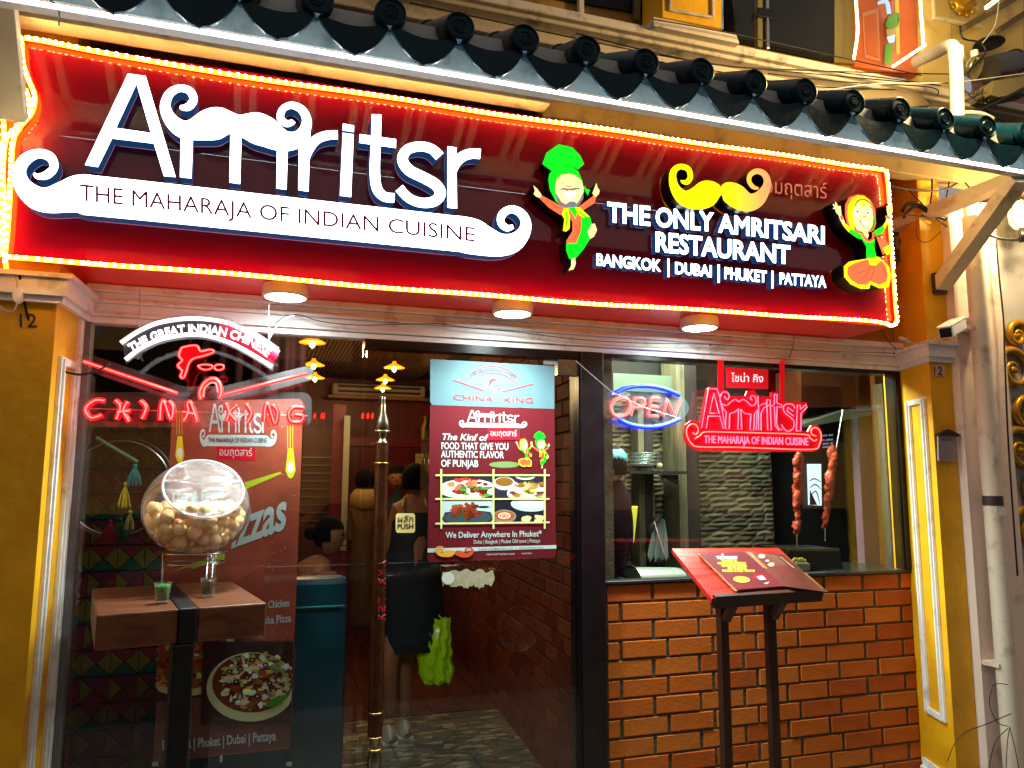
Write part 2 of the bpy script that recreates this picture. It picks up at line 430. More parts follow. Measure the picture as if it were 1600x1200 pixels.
# restaurant shell
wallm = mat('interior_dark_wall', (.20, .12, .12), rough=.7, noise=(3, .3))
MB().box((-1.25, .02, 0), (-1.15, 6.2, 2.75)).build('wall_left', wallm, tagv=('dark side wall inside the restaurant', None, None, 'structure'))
redwood = mat('red_wood_panel', (.50, .16, .07), rough=.4, wood=((9, 1, .7), 2, .45))
bw = MB().box((-1.15, 5.0, 0), (4.35, 5.1, 2.75)).build('wall_back', redwood, tagv=('reddish wood wall at the back of the restaurant', None, None, 'structure'))
MB().box((4.25, .13, 0), (4.35, 5.0, 2.75)).build('wall_right', mat('kitchen_side_wall', (.30, .17, .08), rough=.55, wood=((1, 1, .5), 5, .5)), tagv=('brown side wall inside the kitchen window', None, None, 'structure'))
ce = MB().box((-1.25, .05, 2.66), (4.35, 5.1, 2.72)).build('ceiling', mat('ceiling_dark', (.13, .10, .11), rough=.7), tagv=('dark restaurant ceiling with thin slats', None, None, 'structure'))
sl = MB()
for i in range(74): sl.box((-.78+i*.031, .12, 2.625), (-.766+i*.031, 4.95, 2.66))
o = sl.build('slats', mat('ceiling_slat', (.50, .36, .22), rough=.4), ce); o['kind'] = 'stuff'; 

# ================================================================== FRONT PILLARS
def pillar(xo, xf, xb, side, label):
    """yellow pillar: outer side xo, front inner corner xf (y=-.30), inner back corner xb (y=0); the inner face is splayed"""
    t = thing('pillar', ((xo+xf)/2, -.15, 0), label, 'pillar')
    def ring(e, z0, z1, yb=.10):
        s_ = side      # -1: pillar lies left of the glass, inner face looks right
        k = -s_*e
        p = [(xo, -.30-e), (xf+k, -.30-e), (xb+k, 0 if e == 0 else -.02), (xb+k, yb if e == 0 else -.019), (xo, yb if e == 0 else -.019)]
        n = len(p); mb = MB(); fs = [tuple(range(n)), tuple(range(n, 2*n))]+[(a, (a+1) % n, n+(a+1) % n, n+a) for a in range(n)]
        mb.add([(x, y, z0) for x, y in p]+[(x, y, z1) for x, y in p], fs); return mb
    ring(0, 0, 3.36).build('shaft', yellowp, t)
    for e_, z0, z1 in ((.034, 2.150, 2.206), (.020, 2.128, 2.1495), (.050, 2.2065, 2.222)): ring(e_, z0, z1).build('capital', whitep, t, bevel=.003)
    dv = V((xb-xf, .30, 0)).normalized(); nv = V((dv.y, -dv.x, 0))*(-side); 
    def at(y, z, d): u = (y+.30)/.30; return V((xf+(xb-xf)*u, y, z))+nv*d
    mb = MB(); za, zb, ya, yb, w = .48, 1.965, -.252, -.085, .027
    def q(y0, y1, z0, z1, d):
        mb.add([at(y0, z0, .0), at(y1, z0, .0), at(y1, z1, .0), at(y0, z1, .0), at(y0, z0, d), at(y1, z0, d), at(y1, z1, d), at(y0, z1, d)], [(0,3,2,1),(4,5,6,7),(0,1,5,4),(1,2,6,5),(2,3,7,6),(3,0,4,7)])
    q(ya, ya+w, za, zb, .014); q(yb-w, yb, za, zb, .014); q(ya+w, yb-w, za, za+w, .014); q(ya+w, yb-w, zb-w, zb, .014)
    q(ya+.008, ya+w-.008, za+.008, zb-.008, .022); q(yb-w+.008, yb-.008, za+.008, zb-.008, .022)
    mb.build('panel_moulding', whitep, t, bevel=.002)
    for e_, z0, z1 in ((.032, 0, .22), (.018, .2201, .255)): ring(e_, z0, z1).build('plinth', whitep, t, bevel=.006)
    return t
pl = pillar(-.96, -.66, -.636, -1, 'yellow painted pillar left of the glass front with black digits')
pr = pillar(3.118, 2.985, 3.095, 1, 'orange yellow pillar right of the kitchen window with house number plaque')
MB().text('12', (31, 511), (57, 511), 21, plane(-.303), bold=-.005, depth=.006, off=.0).build('house_number', [dsteel], pl)
# number plaque and notice on right pillar
t = thing('number_plaque', P(1465, 588, -.302), 'small white plaque reading 12 on the front of the orange pillar', 'house number')
MB().poly([(1457, 570), (1474, 570), (1475, 588), (1458, 588)], plane(-.302), depth=.004, off=.006).build('plate', mat('plaque_white', (.85, .7, .6), rough=.4), t)
MB().text('12', (1459.5, 586), (1472.5, 586), 13, plane(-.31), bold=.01).build('digits', mat('plaque_brown', (.35, .12, .05), rough=.5), t)
t = thing('notice_board', P(1478, 720, -.31), 'small roofed notice board with printed paper on the orange pillar', 'notice board')
MB().poly([(1464, 680), (1492, 681), (1493, 722), (1465, 720)], plane(-.31), depth=.006, off=.006).build('paper', mat('notice_paper', (.62, .55, .60), rough=.5), t)
MB().poly([(1460, 679), (1478, 671), (1496, 680), (1492, 682), (1464, 681)], plane(-.31), depth=.022, off=.02).build('roof', mat('notice_roof', (.18, .08, .12), rough=.5), t)
n_ = MB(); ink = mat('dark_ink', (.12, .08, .10), rough=.6)
n_.text('= = =', (1472, 690), (1485, 690), 5, plane(-.3185), bold=.01)
for k in range(8): n_.text('== === = ==== == ===', (1467, 697+k*2.9), (1489-(k % 3)*3, 697.3+k*2.9), 1.4, plane(-.3185))
n_.build('lettering', ink, t)
# neighbour's white pillar, grey wall with gilding, wall lamp, pipes
t = thing('pillar', (3.26, -.2, 0), 'pale pink white painted pillar at the right edge behind the pipe', 'pillar')
MB().box((3.119, -.345, 0), (3.215, .1, 2.94)).build('shaft', pinkp, t)
MB().box((3.216, -.325, 0), (3.245, .1, 2.94)).build('groove', mat('pink_paint_shaded', (.66, .54, .50), rough=.7), t)  # groove shade put into a darker copy of the pink paint
MB().box((3.246, -.345, 0), (3.42, .1, 2.94)).build('flank', pinkp, t)
MB().box((3.215, -.36, 2.262), (3.25, -.326, 2.285)).build('ledge', pinkp, t)
gw = MB().box((3.421, -.25, 0), (6, .1, 2.94)).build('ornate_wall', greyp, tagv=('grey weathered neighbour wall with gilded scrollwork at the right edge', 'wall'))
def scroll(cx, cz, r, flip, turns=1.4):
    pts = []
    for i in range(26):
        a = i/25*turns*2*math.pi; rr = r*(1-i/25*.8)
        pts.append((cx+flip*rr*math.cos(a), -.27, cz+rr*math.sin(a)))
    return pts
t = thing('gilded_ornament', (3.62, -.26, 1.0), 'gilded plaster scrollwork running up the grey wall at the right edge', 'ornament')
for k, (cx_, cz_, r_, fl_) in enumerate([(3.60, 2.30, .075, 1), (3.56, 2.12, .12, -1), (3.62, 1.90, .10, 1), (3.56, 1.72, .12, -1), (3.64, 1.52, .10, 1), (3.57, 1.34, .11, -1), (3.64, 1.14, .10, 1), (3.60, .95, .12, -1)]):
    p_ = scroll(cx_, cz_, r_, fl_); MB().tube(p_, [.022*(1-i/26*.6) for i in range(26)], 8).build('scroll', goldm, t, smooth=True)
    MB().lathe((cx_, -.25, cz_), [(.001, -.03), (.02, -.025), (.028, 0)], 12, (0, 1, 0)).build('boss', goldm, t, smooth=True)
t = thing('drainpipe', (3.15, -.42, 0), 'tall cream drainpipe running down beside the pink pillar', 'pipe')
b_ = P(1545, 700, -.42).x
MB().tube([(b_, -.42, 0), (b_, -.42, 2.82)], .040, 20).build('tube', pvc, t, smooth=True, auto=40)
for z_ in (1.48,):
    MB().tube([(b_, -.42, z_-.022), (b_, -.42, z_+.022)], .042, 20).build('tape', mat('pipe_tape', (.25, .2, .2), rough=.5), t, smooth=True, auto=40)
MB().text('BO', (1560-1.5, 804), (1574, 805), 11, lambda x, y: P(x-1, y, -.468), bold=.03).build('lettering', whitep, t)
for z_ in (2.27, .75): MB().box((b_-.05, -.43, z_), (b_+.05, -.34, z_+.018)).build('clip', pvc, t)
t = thing('overflow_pipe', P(1490, 190, -.55), 'short cream elbow pipe rising above the roof tiles at right', 'pipe')
ep = [P(1432, 96, -.25), P(1462, 82, -.4), P(1482, 72, -.52), P(1490, 76, -.56), P(1493, 96, -.57), P(1496, 195, -.57)]
MB().tube([V(q) for q in catmull([tuple(v) for v in ep], 5)], .030, 16).build('tube', pvc, t, smooth=True, auto=50)
MB().tube([P(1492.5, 76, -.57), P(1493.4, 92, -.57)], .034, 16).build('collar', pvc, t, smooth=True, auto=50)

# ================================================================== EAVE
ZT, YT, SL = 2.984, -.90, .50
ev = thing('roof_eave', (1.0, -.45, 2.85), 'tiled roof eave with cream fascia above the red signboard', 'roof')
ledz = P(500, 81, -.84).z
fz = P(500, 81, -.8).z+.016
MB().box((-1.7, -.80, fz), (4.2, -.775, 3.03)).build('fascia', mat('grey_fascia', (.72, .73, .72), rough=.6, dirt=(8, 0, (.48, .50, .47)), bump=(20, .2)), ev)
MB().box((-1.7, -.44, 3.03), (1.02, -.36, 3.20)).build('beam', creamp, ev, bevel=.004)
MB().box((1.021, -.34, 3.03), (4.2, -.27, 3.22)).build('beam', mat('beam_ochre', (.66, .56, .36), rough=.6, dirt=(7, 0, (.45, .38, .25))), ev, bevel=.004)
def rf(x, y, dz=0): return V((x, y, ZT-.075+(y-YT)*SL+dz))
for k in range(-10, 18):
    X = .318+.2185*k
    for dx in (-.028, .028):
        MB().bar(rf(X+dx, -.775, -.005), rf(X+dx, 0, -.005), .026, .035).build('rafter', creamp, ev)
uf = MB(); uf.add([rf(-1.7, -.775, .018), rf(4.2, -.775, .018), rf(4.2, .0, .018), rf(-1.7, .0, .018)], [(0, 1, 2, 3)]); uf.add([rf(-1.7, -.775, .022), rf(4.2, -.775, .022), rf(4.2, .0, .022), rf(-1.7, .0, .022)], [(3, 2, 1, 0)])
uf.build('underlay', mat('eave_underlay', (.60, .50, .38), rough=.7, noise=(6, .4)), ev)
tipz = P(955, 152, -.9).z
# shared tile meshes in local coordinates
bar_ = MB(); pts_ = [(0, 0, 0), (0, .30, .15), (0, .301, .156), (0, .62, .31), (0, .621, .316), (0, .9, .45)]
bar_.tube(pts_, [.050, .047, .051, .048, .052, .049], 18)
barme = mesh_of(bar_, 'barrel_tile', tile_g, True); barme.set_sharp_from_angle(angle=math.radians(35))
cap_ = MB().lathe((0, .004, 0), [(.001, -.010), (.018, -.009), (.021, -.013), (.025, -.009), (.040, -.008), (.043, -.014), (.047, -.012), (.050, 0), (.048, .012)], 26, (0, 1, 0))
for a in range(6):
    t_ = a/6*6.283; cap_.ball((.011*math.cos(t_), -.004, .011*math.sin(t_)), .006, 6)
capme = mesh_of(cap_, 'tile_cap', tile_g, True); capme.set_sharp_from_angle(angle=math.radians(40))
pan_ = MB(); n_ = 10; hw = .2185/2
rows_ = []
for i in range(n_+1):
    u = i/n_*2-1; rows_.append((u*hw, -.035-.028*(1-u*u)))
vv = []
for (yy, zz) in ((0, 0), (.9, .45)):
    for (x, z) in rows_: vv.append((x, yy, z+zz))
    for (x, z) in rows_: vv.append((x, yy, z+zz-.012))
N = n_+1; fs_ = []
for i in range(n_):
    fs_ += [(i, i+1, 2*N+i+1, 2*N+i), (N+i, 3*N+i, 3*N+i+1, N+i+1)]
pan_.add(vv, fs_)
dp = tipz-ZT
lowpts = [(-hw+.004, -.052), (-hw+.012, -.066), (-.084, dp*.56), (-.066, dp*.72), (-.050, dp*.80), (-.034, dp*.90), (-.015, dp*.955), (0, dp), (.013, dp*.95), (.03, dp*.92), (.050, dp*.83), (.064, dp*.74), (.084, dp*.58), (hw-.012, -.066), (hw-.004, -.052)]
uppts = [(x, z+.004) for x, z in rows_[::-1]]
pan_.plate([(a, b) for a, b in lowpts+uppts], [tuple(range(len(lowpts)+len(uppts)))], lambda x, y: V((x, -.004, y)), depth=.011, back=True)
panme = mesh_of(pan_, 'pan_tile', tile_g)
for k in range(-10, 18):
    X = .318+.2185*k
    zz = random.uniform(-.004, .004)
    inst(barme, 'barrel_tile', (X, YT+.012, ZT+zz), ev, rot=(0, random.uniform(-.3, .3), random.uniform(-.008, .008)))
    inst(capme, 'tile_cap', (X, YT, ZT+zz), ev, rot=(0, random.uniform(-2, 2), random.uniform(-.03, .03)))
    inst(panme, 'drip_tile', (X+hw, YT+.01+random.uniform(-.003, .003), ZT), ev, rot=(random.uniform(-.05, .05), random.uniform(-.05, .05), random.uniform(-.03, .03)))
ct = mat('cream_bracket', (.82, .77, .66), rough=.55, dirt=(10, 0, (.6, .52, .4)))
t = thing('eave_bracket', (3.05, -.3, 2.5), 'cream timber bracket with diagonal brace under the right end of the eave', 'bracket')
MB().box((3.00, -.795, fz-.055), (3.08, -.02, fz-.001)).build('arm', ct, t, bevel=.003)
MB().bar((3.07, -.315, 2.50), (3.01, -.80, 2.845), .075, .062).build('brace', ct, t, bevel=.003)
MB().box((3.03, -.325, 2.46), (3.10, -.305, 2.56)).build('wall_plate', dsteel, t)
t = thing('eave_bracket', (-.85, -.3, 2.5), 'pale timber bracket with brace at the left end of the signboard', 'bracket')
MB().bar(P(22, 185, -.50), P(-2, -40, -.80), .07, .05).build('brace', ct, t, bevel=.003)
MB().box((-1.05, -.795, fz-.055), (-.97, -.02, fz-.001)).build('arm', ct, t, bevel=.003)
# white LED strip under the fascia edge
t = thing('led_strip', (1, -.84, ledz), 'cool white LED strip running along the lower edge of the eave fascia', 'light strip')
MB().box((-1.6, -.846, ledz-.005), (3.9, -.838, ledz+.004)).build('strip', emi('cool_led', (.86, .97, 1), 9), t)
MB().box((-1.6, -.8375, ledz-.007), (3.9, -.8005, ledz+.006)).build('strip_baffle', greyp, t)  # added lip that blocks the strip's light towards the sign
bb = MB()
for i in range(230): bb.box((-1.6+i*.024, -.849, ledz-.003), (-1.59+i*.024, -.846, ledz+.002))
o = bb.build('diodes', emi('cool_diode', (.95, 1, 1), 20), t); o['kind'] = 'stuff'
MB().tube([P(x, y, -.83) for x, y in ((78, 0), (90, 10), (93, 22), (92, 40))], .0025, 6).build('wire', cablem, t)

# ================================================================== SOFFIT CORNICE OVER THE GLASS
t = thing('cornice', (1.2, -.05, 2.125), 'white moulded cornice running above the shop glass under the red soffit', 'cornice')
for i, (z0, z1, yy) in enumerate([(2.127, 2.150, -.030), (2.151, 2.163, -.046), (2.164, 2.198, -.036), (2.199, 2.212, -.058), (2.213, 2.236, -.050), (2.237, 2.262, -.074)]):
    MB().box((-.625, yy, z0), (3.09, .04, z1)).build('moulding_band', whitep, t, bevel=.003)
bw_ = MB().box((-1.6, .012, 2.27), (3.118, .15, 3.9)).build('upper_front_wall', mat('ochre_wall', (.62, .45, .16), rough=.7, dirt=(5, 0, (.38, .28, .12))), tagv=('ochre wall behind and above the signboard', 'wall', None, 'structure'))
# thin wire stapled along the cornice
t = thing('cornice_wire', (1, -.08, 2.2), 'thin wire sagging along the white cornice above the door', 'wire')
pts = [(430, 505), (448, 494), (470, 492), (500, 502), (560, 508), (620, 507), (690, 506), (730, 512), (800, 518), (900, 530), (1000, 536), (1110, 538), (1220, 545), (1300, 549), (1395, 552)]
MB().tube([P(x, y, -.082) for x, y in catmull(pts, 3)], .0017, 5).build('strand', cablem, t)
MB().tube([P(x, y, -.085) for x, y in catmull([(1239, 512), (1241, 528), (1238, 545), (1233, 560)], 3)], .0016, 5).build('strand', cablem, t)
for x, y in ((449, 494), (693, 506), (1110, 539), (1397, 552)): MB().ball(P(x, y, -.085), .005, 8).build('clip', cablem, t)
# ================================================================== MAIN SIGNBOARD
YS, YF = -.40, -.455
sg = thing('signboard', (1.0, -.2, 2.262), 'large glossy maroon signboard with lit white channel letters over the shop', 'sign')
edge = [(30, 58), (500, 130), (1383, 267), (1398, 502), (700, 452), (10, 400), (14, 330), (22, 225), (36, 195), (54, 165), (52, 135), (38, 105), (32, 80)]
e2 = [(x, y) for x, y in edge]
MB().poly([(P(x, y, YS).x, P(x, y, YS).z) for x, y in e2], lambda x, z: V((x, YS, z)), depth=.02, back=True).build('face_panel', maroon, sg)
xa, xb = P(24, 400, YS).x, 2.700
MB().box((xa, -.378, 2.264), (xb, .010, 2.300)).build('soffit', soffit_red, sg)
MB().box((xa, -.378, 2.97), (xb, .010, 2.985)).build('top_board', soffit_red, sg)
MB().box((xb-.012, -.378, 2.301), (xb, .010, 2.969)).build('end_board', soffit_red, sg)
lit = emi('lit_white_face', (.90, .96, 1), 3.6)
side = mat('letter_return_navy', (.02, .06, .16), rough=.35, emit=(.10, .26, .46), es=.35)
halo = emi('letter_halo', (.50, .62, 1), 1.6)
LM = [lit, side, halo]
z1 = lambda L: [(p[0]/3.2, p[1]/3.2)+tuple(q/3.2 for q in p[2:]) for p in L]
z2 = lambda L: [(400+p[0]/3.2, p[1]/3.2)+tuple(q/3.2 for q in p[2:]) for p in L]
zb = lambda L: [(240+p[0]/2.58, 230+p[1]/2.58)+tuple(q/2.58 for q in p[2:]) for p in L]
LOGO = []   # (kind, pts, widths) in photo pixels on plane YF
LOGO.append(('A', [('p', z1([(640, 368), (728, 380), (683, 418)])), ('p', z1([(640, 368), (683, 418), (580, 640), (560, 692), (490, 835), (425, 825)])),
      ('p', z1([(728, 380), (878, 885), (820, 880), (770, 718), (755, 665), (683, 418)])), ('p', z1([(580, 640), (755, 665), (770, 718), (560, 692)]))]))
LOGO.append(('m', [('s', z1([(900, 532, 16), (915, 538, 28), (945, 532, 40), (968, 498, 40), (950, 456, 38), (900, 441, 36), (848, 468, 44), (826, 530, 52), (848, 592, 64), (900, 640, 84), (960, 648, 104), (1040, 625, 156), (1100, 614, 156), (1150, 614, 112), (1185, 620, 92), (1225, 628, 122), (1275, 638, 154), (1330, 660, 150), (1382, 690, 122), (1430, 706, 100), (1482, 698, 84), (1520, 660, 60), (1534, 600, 46), (1508, 548, 40), (1458, 526, 34), (1414, 546, 34), (1402, 590, 36), (1432, 618, 34), (1464, 610, 26), (1470, 606, 12)]))]))
for q in ([(905, 640), (966, 650), (957, 892), (900, 885)], [(1153, 640), (1208, 650), (1200, 920), (1147, 912)], [(1386, 700), (1440, 700), (1432, 948), (1382, 942)]):
    LOGO.append(('m_leg', [('p', z1(q))]))
LOGO.append(('r', [('p', z2([(216, 640), (272, 640), (262, 958), (212, 950)])), ('s', z2([(238, 800, 50), (262, 745, 52), (300, 700, 48), (350, 678, 46), (408, 674, 44)]))]))
LOGO.append(('i', [('p', z2([(434, 664), (488, 672), (475, 985), (420, 978)])), ('p', z2([(435, 618), (490, 628), (488.5, 660), (434.5, 652)]))]))
LOGO.append(('t', [('s', z2([(603, 572, 46), (600, 700, 48), (594, 850, 50), (604, 940, 50), (640, 982, 48), (692, 990, 46)])), ('p', z2([(518, 671), (700, 696), (699, 740), (517, 714)]))]))
LOGO.append(('s', [('s', z2([(918, 782, 50), (880, 746, 48), (822, 732, 48), (758, 748, 50), (732, 796, 52), (764, 850, 54), (838, 888, 54), (900, 925, 54), (922, 968, 54), (892, 1006, 52), (828, 1014, 48), (764, 990, 46), (716, 940, 46)]))]))
LOGO.append(('r', [('p', z2([(958, 732), (1003, 738), (1001, 800), (1005, 1043), (957, 1038)])), ('s', z2([(978, 860, 46), (1000, 812, 50), (1038, 780, 50), (1080, 768, 50), (1122, 770, 50)]))]))
BAR = [('s', z1([(170, 866, 12), (188, 882, 26), (235, 874, 42), (270, 836, 42), (252, 786, 46), (192, 768, 46), (126, 798, 62), (96, 860, 66), (115, 930, 86), (175, 985, 112), (240, 1000, 128), (320, 985, 158), (385, 970, 188), (440, 974, 204)])),
       ('p', [(131, 272.4), (240, 284.3), (724, 338.5), (730, 394.5), (240, 346), (131, 335.5)]),
       ('s', zb([(1205, 347, 143), (1245, 351, 143), (1290, 362, 142), (1340, 380, 118), (1398, 394, 92), (1452, 384, 76), (1492, 345, 52), (1500, 300, 40), (1478, 264, 34), (1440, 250, 30), (1406, 270, 32), (1400, 304, 28), (1424, 326, 26), (1450, 320, 16)]))]
def draw(mb, prims, fmap, depth, mi=0, ms=1, off0=0, tr=None, wsc=1, step=.00005):
    for k, (kd, pts) in enumerate(prims):
        off = off0+k*step
        if kd == 'p':
            p2 = [p[:2] for p in pts]; p2 = [tr(*p) for p in p2] if tr else p2
            mb.poly(p2, fmap, depth=depth, mi=mi, ms=ms, off=off)
        else:
            vs, fs = stroke2([p[:2] for p in pts], [p[2] for p in pts], 4)
            if tr: vs = [tr(*v) for v in vs]
            mb.plate(vs, fs, fmap, depth=depth, mi=mi, ms=ms, off=off)
fF = plane(YF)
for nm, pr_ in LOGO:
    mb = MB(); draw(mb, pr_, fF, .054); mb.build('letter', LM, sg)
mb = MB(); draw(mb, BAR, fF, .054); mb.build('moustache_banner', LM, sg, tagv=('lit white banner with curled moustache ends',))
letters('THE MAHARAJA OF INDIAN CUISINE', (124.5, 313), (742, 377.5), 25.5, plane(YF-.002), [mat('tagline_maroon', (.40, .05, .14), rough=.5, emit=(.40, .05, .14), es=.25)], sg, h2=22, bold=.004, depth=.001, ms=0, name='tagline_letter')
white2 = emi('lit_text_white', (.90, .97, 1), 3.5)
L2 = [white2, side, halo]
fT = plane(-.435)
for a in (('THE', (949, 345.5), (1016, 352)), ('ONLY', (1024.5, 353), (1115.5, 361)), ('AMRITSARI', (1122, 362), (1288.5, 381))):
    letters(a[0], a[1], a[2], 29-(a[1][0]-949)*.008, fT, L2, sg, bold=.03, depth=.034, h2=29-(a[2][0]-949)*.008)
letters('RESTAURANT', (1024.5, 392), (1235, 412), 29, fT, L2, sg, h2=27, bold=.03, depth=.034)
for s_, a_, b_, h_ in (('BANGKOK', (932, 414), (1033, 424), 17.5), ('|', (1043, 425), (1046, 425.3), 20), ('DUBAI', (1055, 427), (1112, 432.5), 17), ('|', (1121.5, 434), (1124.5, 434.3), 20), ('PHUKET', (1132, 435), (1198, 441), 17), ('|', (1205.5, 443), (1208.5, 443.3), 19), ('PATTAYA', (1218, 443), (1291, 449), 16.5)):
    letters(s_, a_, b_, h_, fT, L2, sg, bold=.03, depth=.034)
MB().text('อมฤตสาร์', (1196, 307), (1292, 317), 31, plane(YS-.003), mode='bbox', bold=-.003).build('thai_lettering', mat('pink_print', (.93, .62, .52), rough=.4, emit=(.9, .5, .4), es=.25), sg)
# coloured moustache emblem: gradient acrylic face
gm = mat('moustache_gradient', (1, 1, 0), rough=.4, emit=(1, 1, 0), es=1.0)
nt = gm.node_tree; geo = nt.nodes.new('ShaderNodeNewGeometry'); sx = nt.nodes.new('ShaderNodeSeparateXYZ'); nt.links.new(geo.outputs['Position'], sx.inputs[0])
mr = nt.nodes.new('ShaderNodeMapRange'); mr.inputs[1].default_value = P(1050, 300, -.47).x; mr.inputs[2].default_value = P(1203, 300, -.47).x; nt.links.new(sx.outputs[0], mr.inputs[0])
rp = nt.nodes.new('ShaderNodeValToRGB'); nt.links.new(mr.outputs[0], rp.inputs[0])
rp.color_ramp.elements[0].color = (*s2l((1, 1, 0)), 1); rp.color_ramp.elements[0].position = .3; rp.color_ramp.elements[1].color = (*s2l((1, .45, .35)), 1)
q = rp.color_ramp.elements.new(.62); q.color = (*s2l((1, .72, .08)), 1)
nt.links.new(rp.outputs[0], gm.node_tree.nodes['Principled BSDF'].inputs['Emission Color'])
z3 = cvt(800, 200, 4)
def z3w(L): return [(800+x/4, 200+y/4, w/4) for x, y, w in L]
MOU = [('s', z3w([(1056, 326, 6), (1066, 336, 20), (1094, 338, 32), (1115, 304, 32), (1100, 256, 34), (1050, 241, 34), (1012, 268, 40), (1004, 320, 46), (1020, 378, 60), (1060, 428, 86), (1110, 444, 118), (1170, 434, 152), (1220, 410, 166), (1265, 394, 128), (1306, 386, 52)])),
       ('s', z3w([(1307, 386, 52), (1340, 392, 116), (1390, 418, 144), (1440, 452, 132), (1490, 464, 112), (1535, 446, 92), (1568, 410, 70), (1592, 365, 52), (1594, 322, 42), (1572, 284, 38), (1530, 270, 34), (1490, 292, 30), (1482, 332, 28), (1506, 368, 26), (1532, 376, 18), (1542, 374, 6)]))]
blk = mat('return_black', (.015, .01, .015), rough=.35)
mb = MB(); draw(mb, MOU, plane(-.475), .07); mb.build('moustache_emblem', [gm, blk], sg, tagv=('yellow to orange lit moustache emblem',))

# dancers (flat acrylic cut-outs with black returns)
EM = {}
def ec(c, es=.95):
    k = tuple(c)+(es,)
    if k not in EM: EM[k] = emi('print_%02x%02x%02x_%d' % (*[int(v*255) for v in c], int(es*100)), c, es)
    return EM[k]
G, DG, OR, DO, SK, DS, YE, WH, BR, GY = (0, .95, .1), (.0, .55, .12), (1, .38, .22), (.80, .18, .10), (1, .86, .55), (.90, .55, .25), (1, .93, 0), (.96, .96, .98), (.35, .18, .08), (.42, .40, .45)
MAN = [(G, 'p', [(150, 225), (185, 130), (290, 58), (405, 85), (470, 150), (505, 225), (455, 270), (400, 240), (340, 225), (280, 240), (230, 285)]),
 (G, 'p', [(230, 285), (280, 240), (340, 225), (400, 240), (455, 290), (490, 370), (500, 440), (520, 400), (500, 480), (440, 600), (330, 600), (262, 540), (215, 450), (200, 360), (210, 310)]),
 (SK, 'p', [(275, 350), (310, 318), (380, 308), (440, 325), (480, 370), (502, 430), (490, 500), (440, 560), (360, 590), (300, 560), (265, 490), (258, 420)]),
 (GY, 'p', [(260, 465), (285, 505), (310, 548), (350, 570), (380, 545), (420, 545), (445, 565), (472, 520), (500, 458), (498, 520), (460, 582), (390, 604), (320, 592), (272, 545)]),
 (GY, 's', [(300, 452, 6), (325, 436, 16), (360, 446, 20), (378, 440, 14), (400, 444, 20), (445, 434, 16), (475, 442, 6)]),
 (WH, 'p', [(328, 458), (380, 463), (428, 456), (430, 490), (410, 522), (370, 530), (338, 498)]),
 (DS, 's', [(278, 398, 6), (305, 380, 7), (335, 398, 6)]), (DS, 's', [(415, 396, 6), (450, 378, 7), (482, 398, 6)]),
 (DS, 's', [(345, 412, 8), (372, 420, 14), (395, 410, 8)]), (BR, 's', [(282, 352, 6), (295, 340, 8), (310, 338, 5)]), (BR, 's', [(428, 336, 5), (445, 338, 8), (458, 348, 5)]),
 (OR, 'p', [(120, 520), (142, 498), (330, 600), (325, 655), (300, 664), (200, 600)]), (SK, 'p', [(68, 412), (100, 440), (130, 480), (140, 500), (120, 518), (95, 508), (72, 488), (82, 455)]),
 (OR, 'p', [(602, 508), (582, 498), (500, 560), (458, 590), (455, 620), (490, 625), (590, 562)]), (SK, 'p', [(605, 390), (612, 430), (632, 455), (625, 485), (602, 510), (585, 505), (570, 480), (585, 440)]),
 (OR, 'p', [(355, 605), (430, 600), (475, 690), (470, 800), (430, 905), (360, 908), (345, 890), (400, 800), (398, 720), (372, 680)]),
 (G, 'p', [(360, 600), (450, 600), (425, 700), (405, 660)]),
 (YE, 'p', [(325, 610), (360, 605), (378, 680), (375, 780), (345, 808), (318, 800), (330, 700), (308, 664)]), (YE, 'p', [(420, 600), (460, 600), (545, 680), (550, 720), (500, 700), (450, 665)]),
 (G, 's', [(345, 640, 14), (352, 700, 14), (345, 760, 14)]), (G, 's', [(460, 635, 14), (490, 668, 14), (530, 690, 12)]),
 (G, 'p', [(475, 692), (545, 680), (560, 740), (525, 800), (545, 870), (490, 960), (420, 1040), (370, 1040), (345, 970), (343, 908), (430, 905), (470, 800)]),
 (DG, 's', [(480, 760, 4), (490, 850, 6), (430, 990, 4)]), (DG, 's', [(510, 800, 4), (510, 880, 6), (450, 1000, 4)]),
 (SK, 'p', [(560, 745), (585, 740), (605, 795), (580, 850), (545, 872), (525, 810)]), (SK, 'p', [(385, 1045), (415, 1030), (425, 1080), (405, 1130), (362, 1140), (385, 1100)]),
 (G, 'p', [(498, 440), (550, 460), (535, 470), (525, 505), (508, 470)]),
 (DG, 's', [(245, 110, 3), (255, 170, 5), (278, 235, 4)]), (DG, 's', [(205, 140, 3), (225, 200, 5), (262, 250, 4)]), (DG, 's', [(320, 80, 3), (325, 150, 5), (328, 220, 4)]), (DG, 's', [(390, 110, 3), (385, 170, 5), (372, 222, 4)]), (DG, 's', [(440, 160, 3), (425, 210, 5), (400, 235, 4)]),
 (DG, 's', [(255, 380, 3), (235, 330, 5), (295, 250, 4)]), (DG, 's', [(290, 300, 3), (360, 262, 5), (440, 290, 4)]),
 (DO, 's', [(170, 535, 4), (240, 590, 6), (290, 620, 4)]), (DO, 's', [(420, 760, 4), (430, 820, 6), (400, 880, 4)]), (DO, 's', [(445, 720, 4), (455, 790, 6), (440, 850, 4)])]
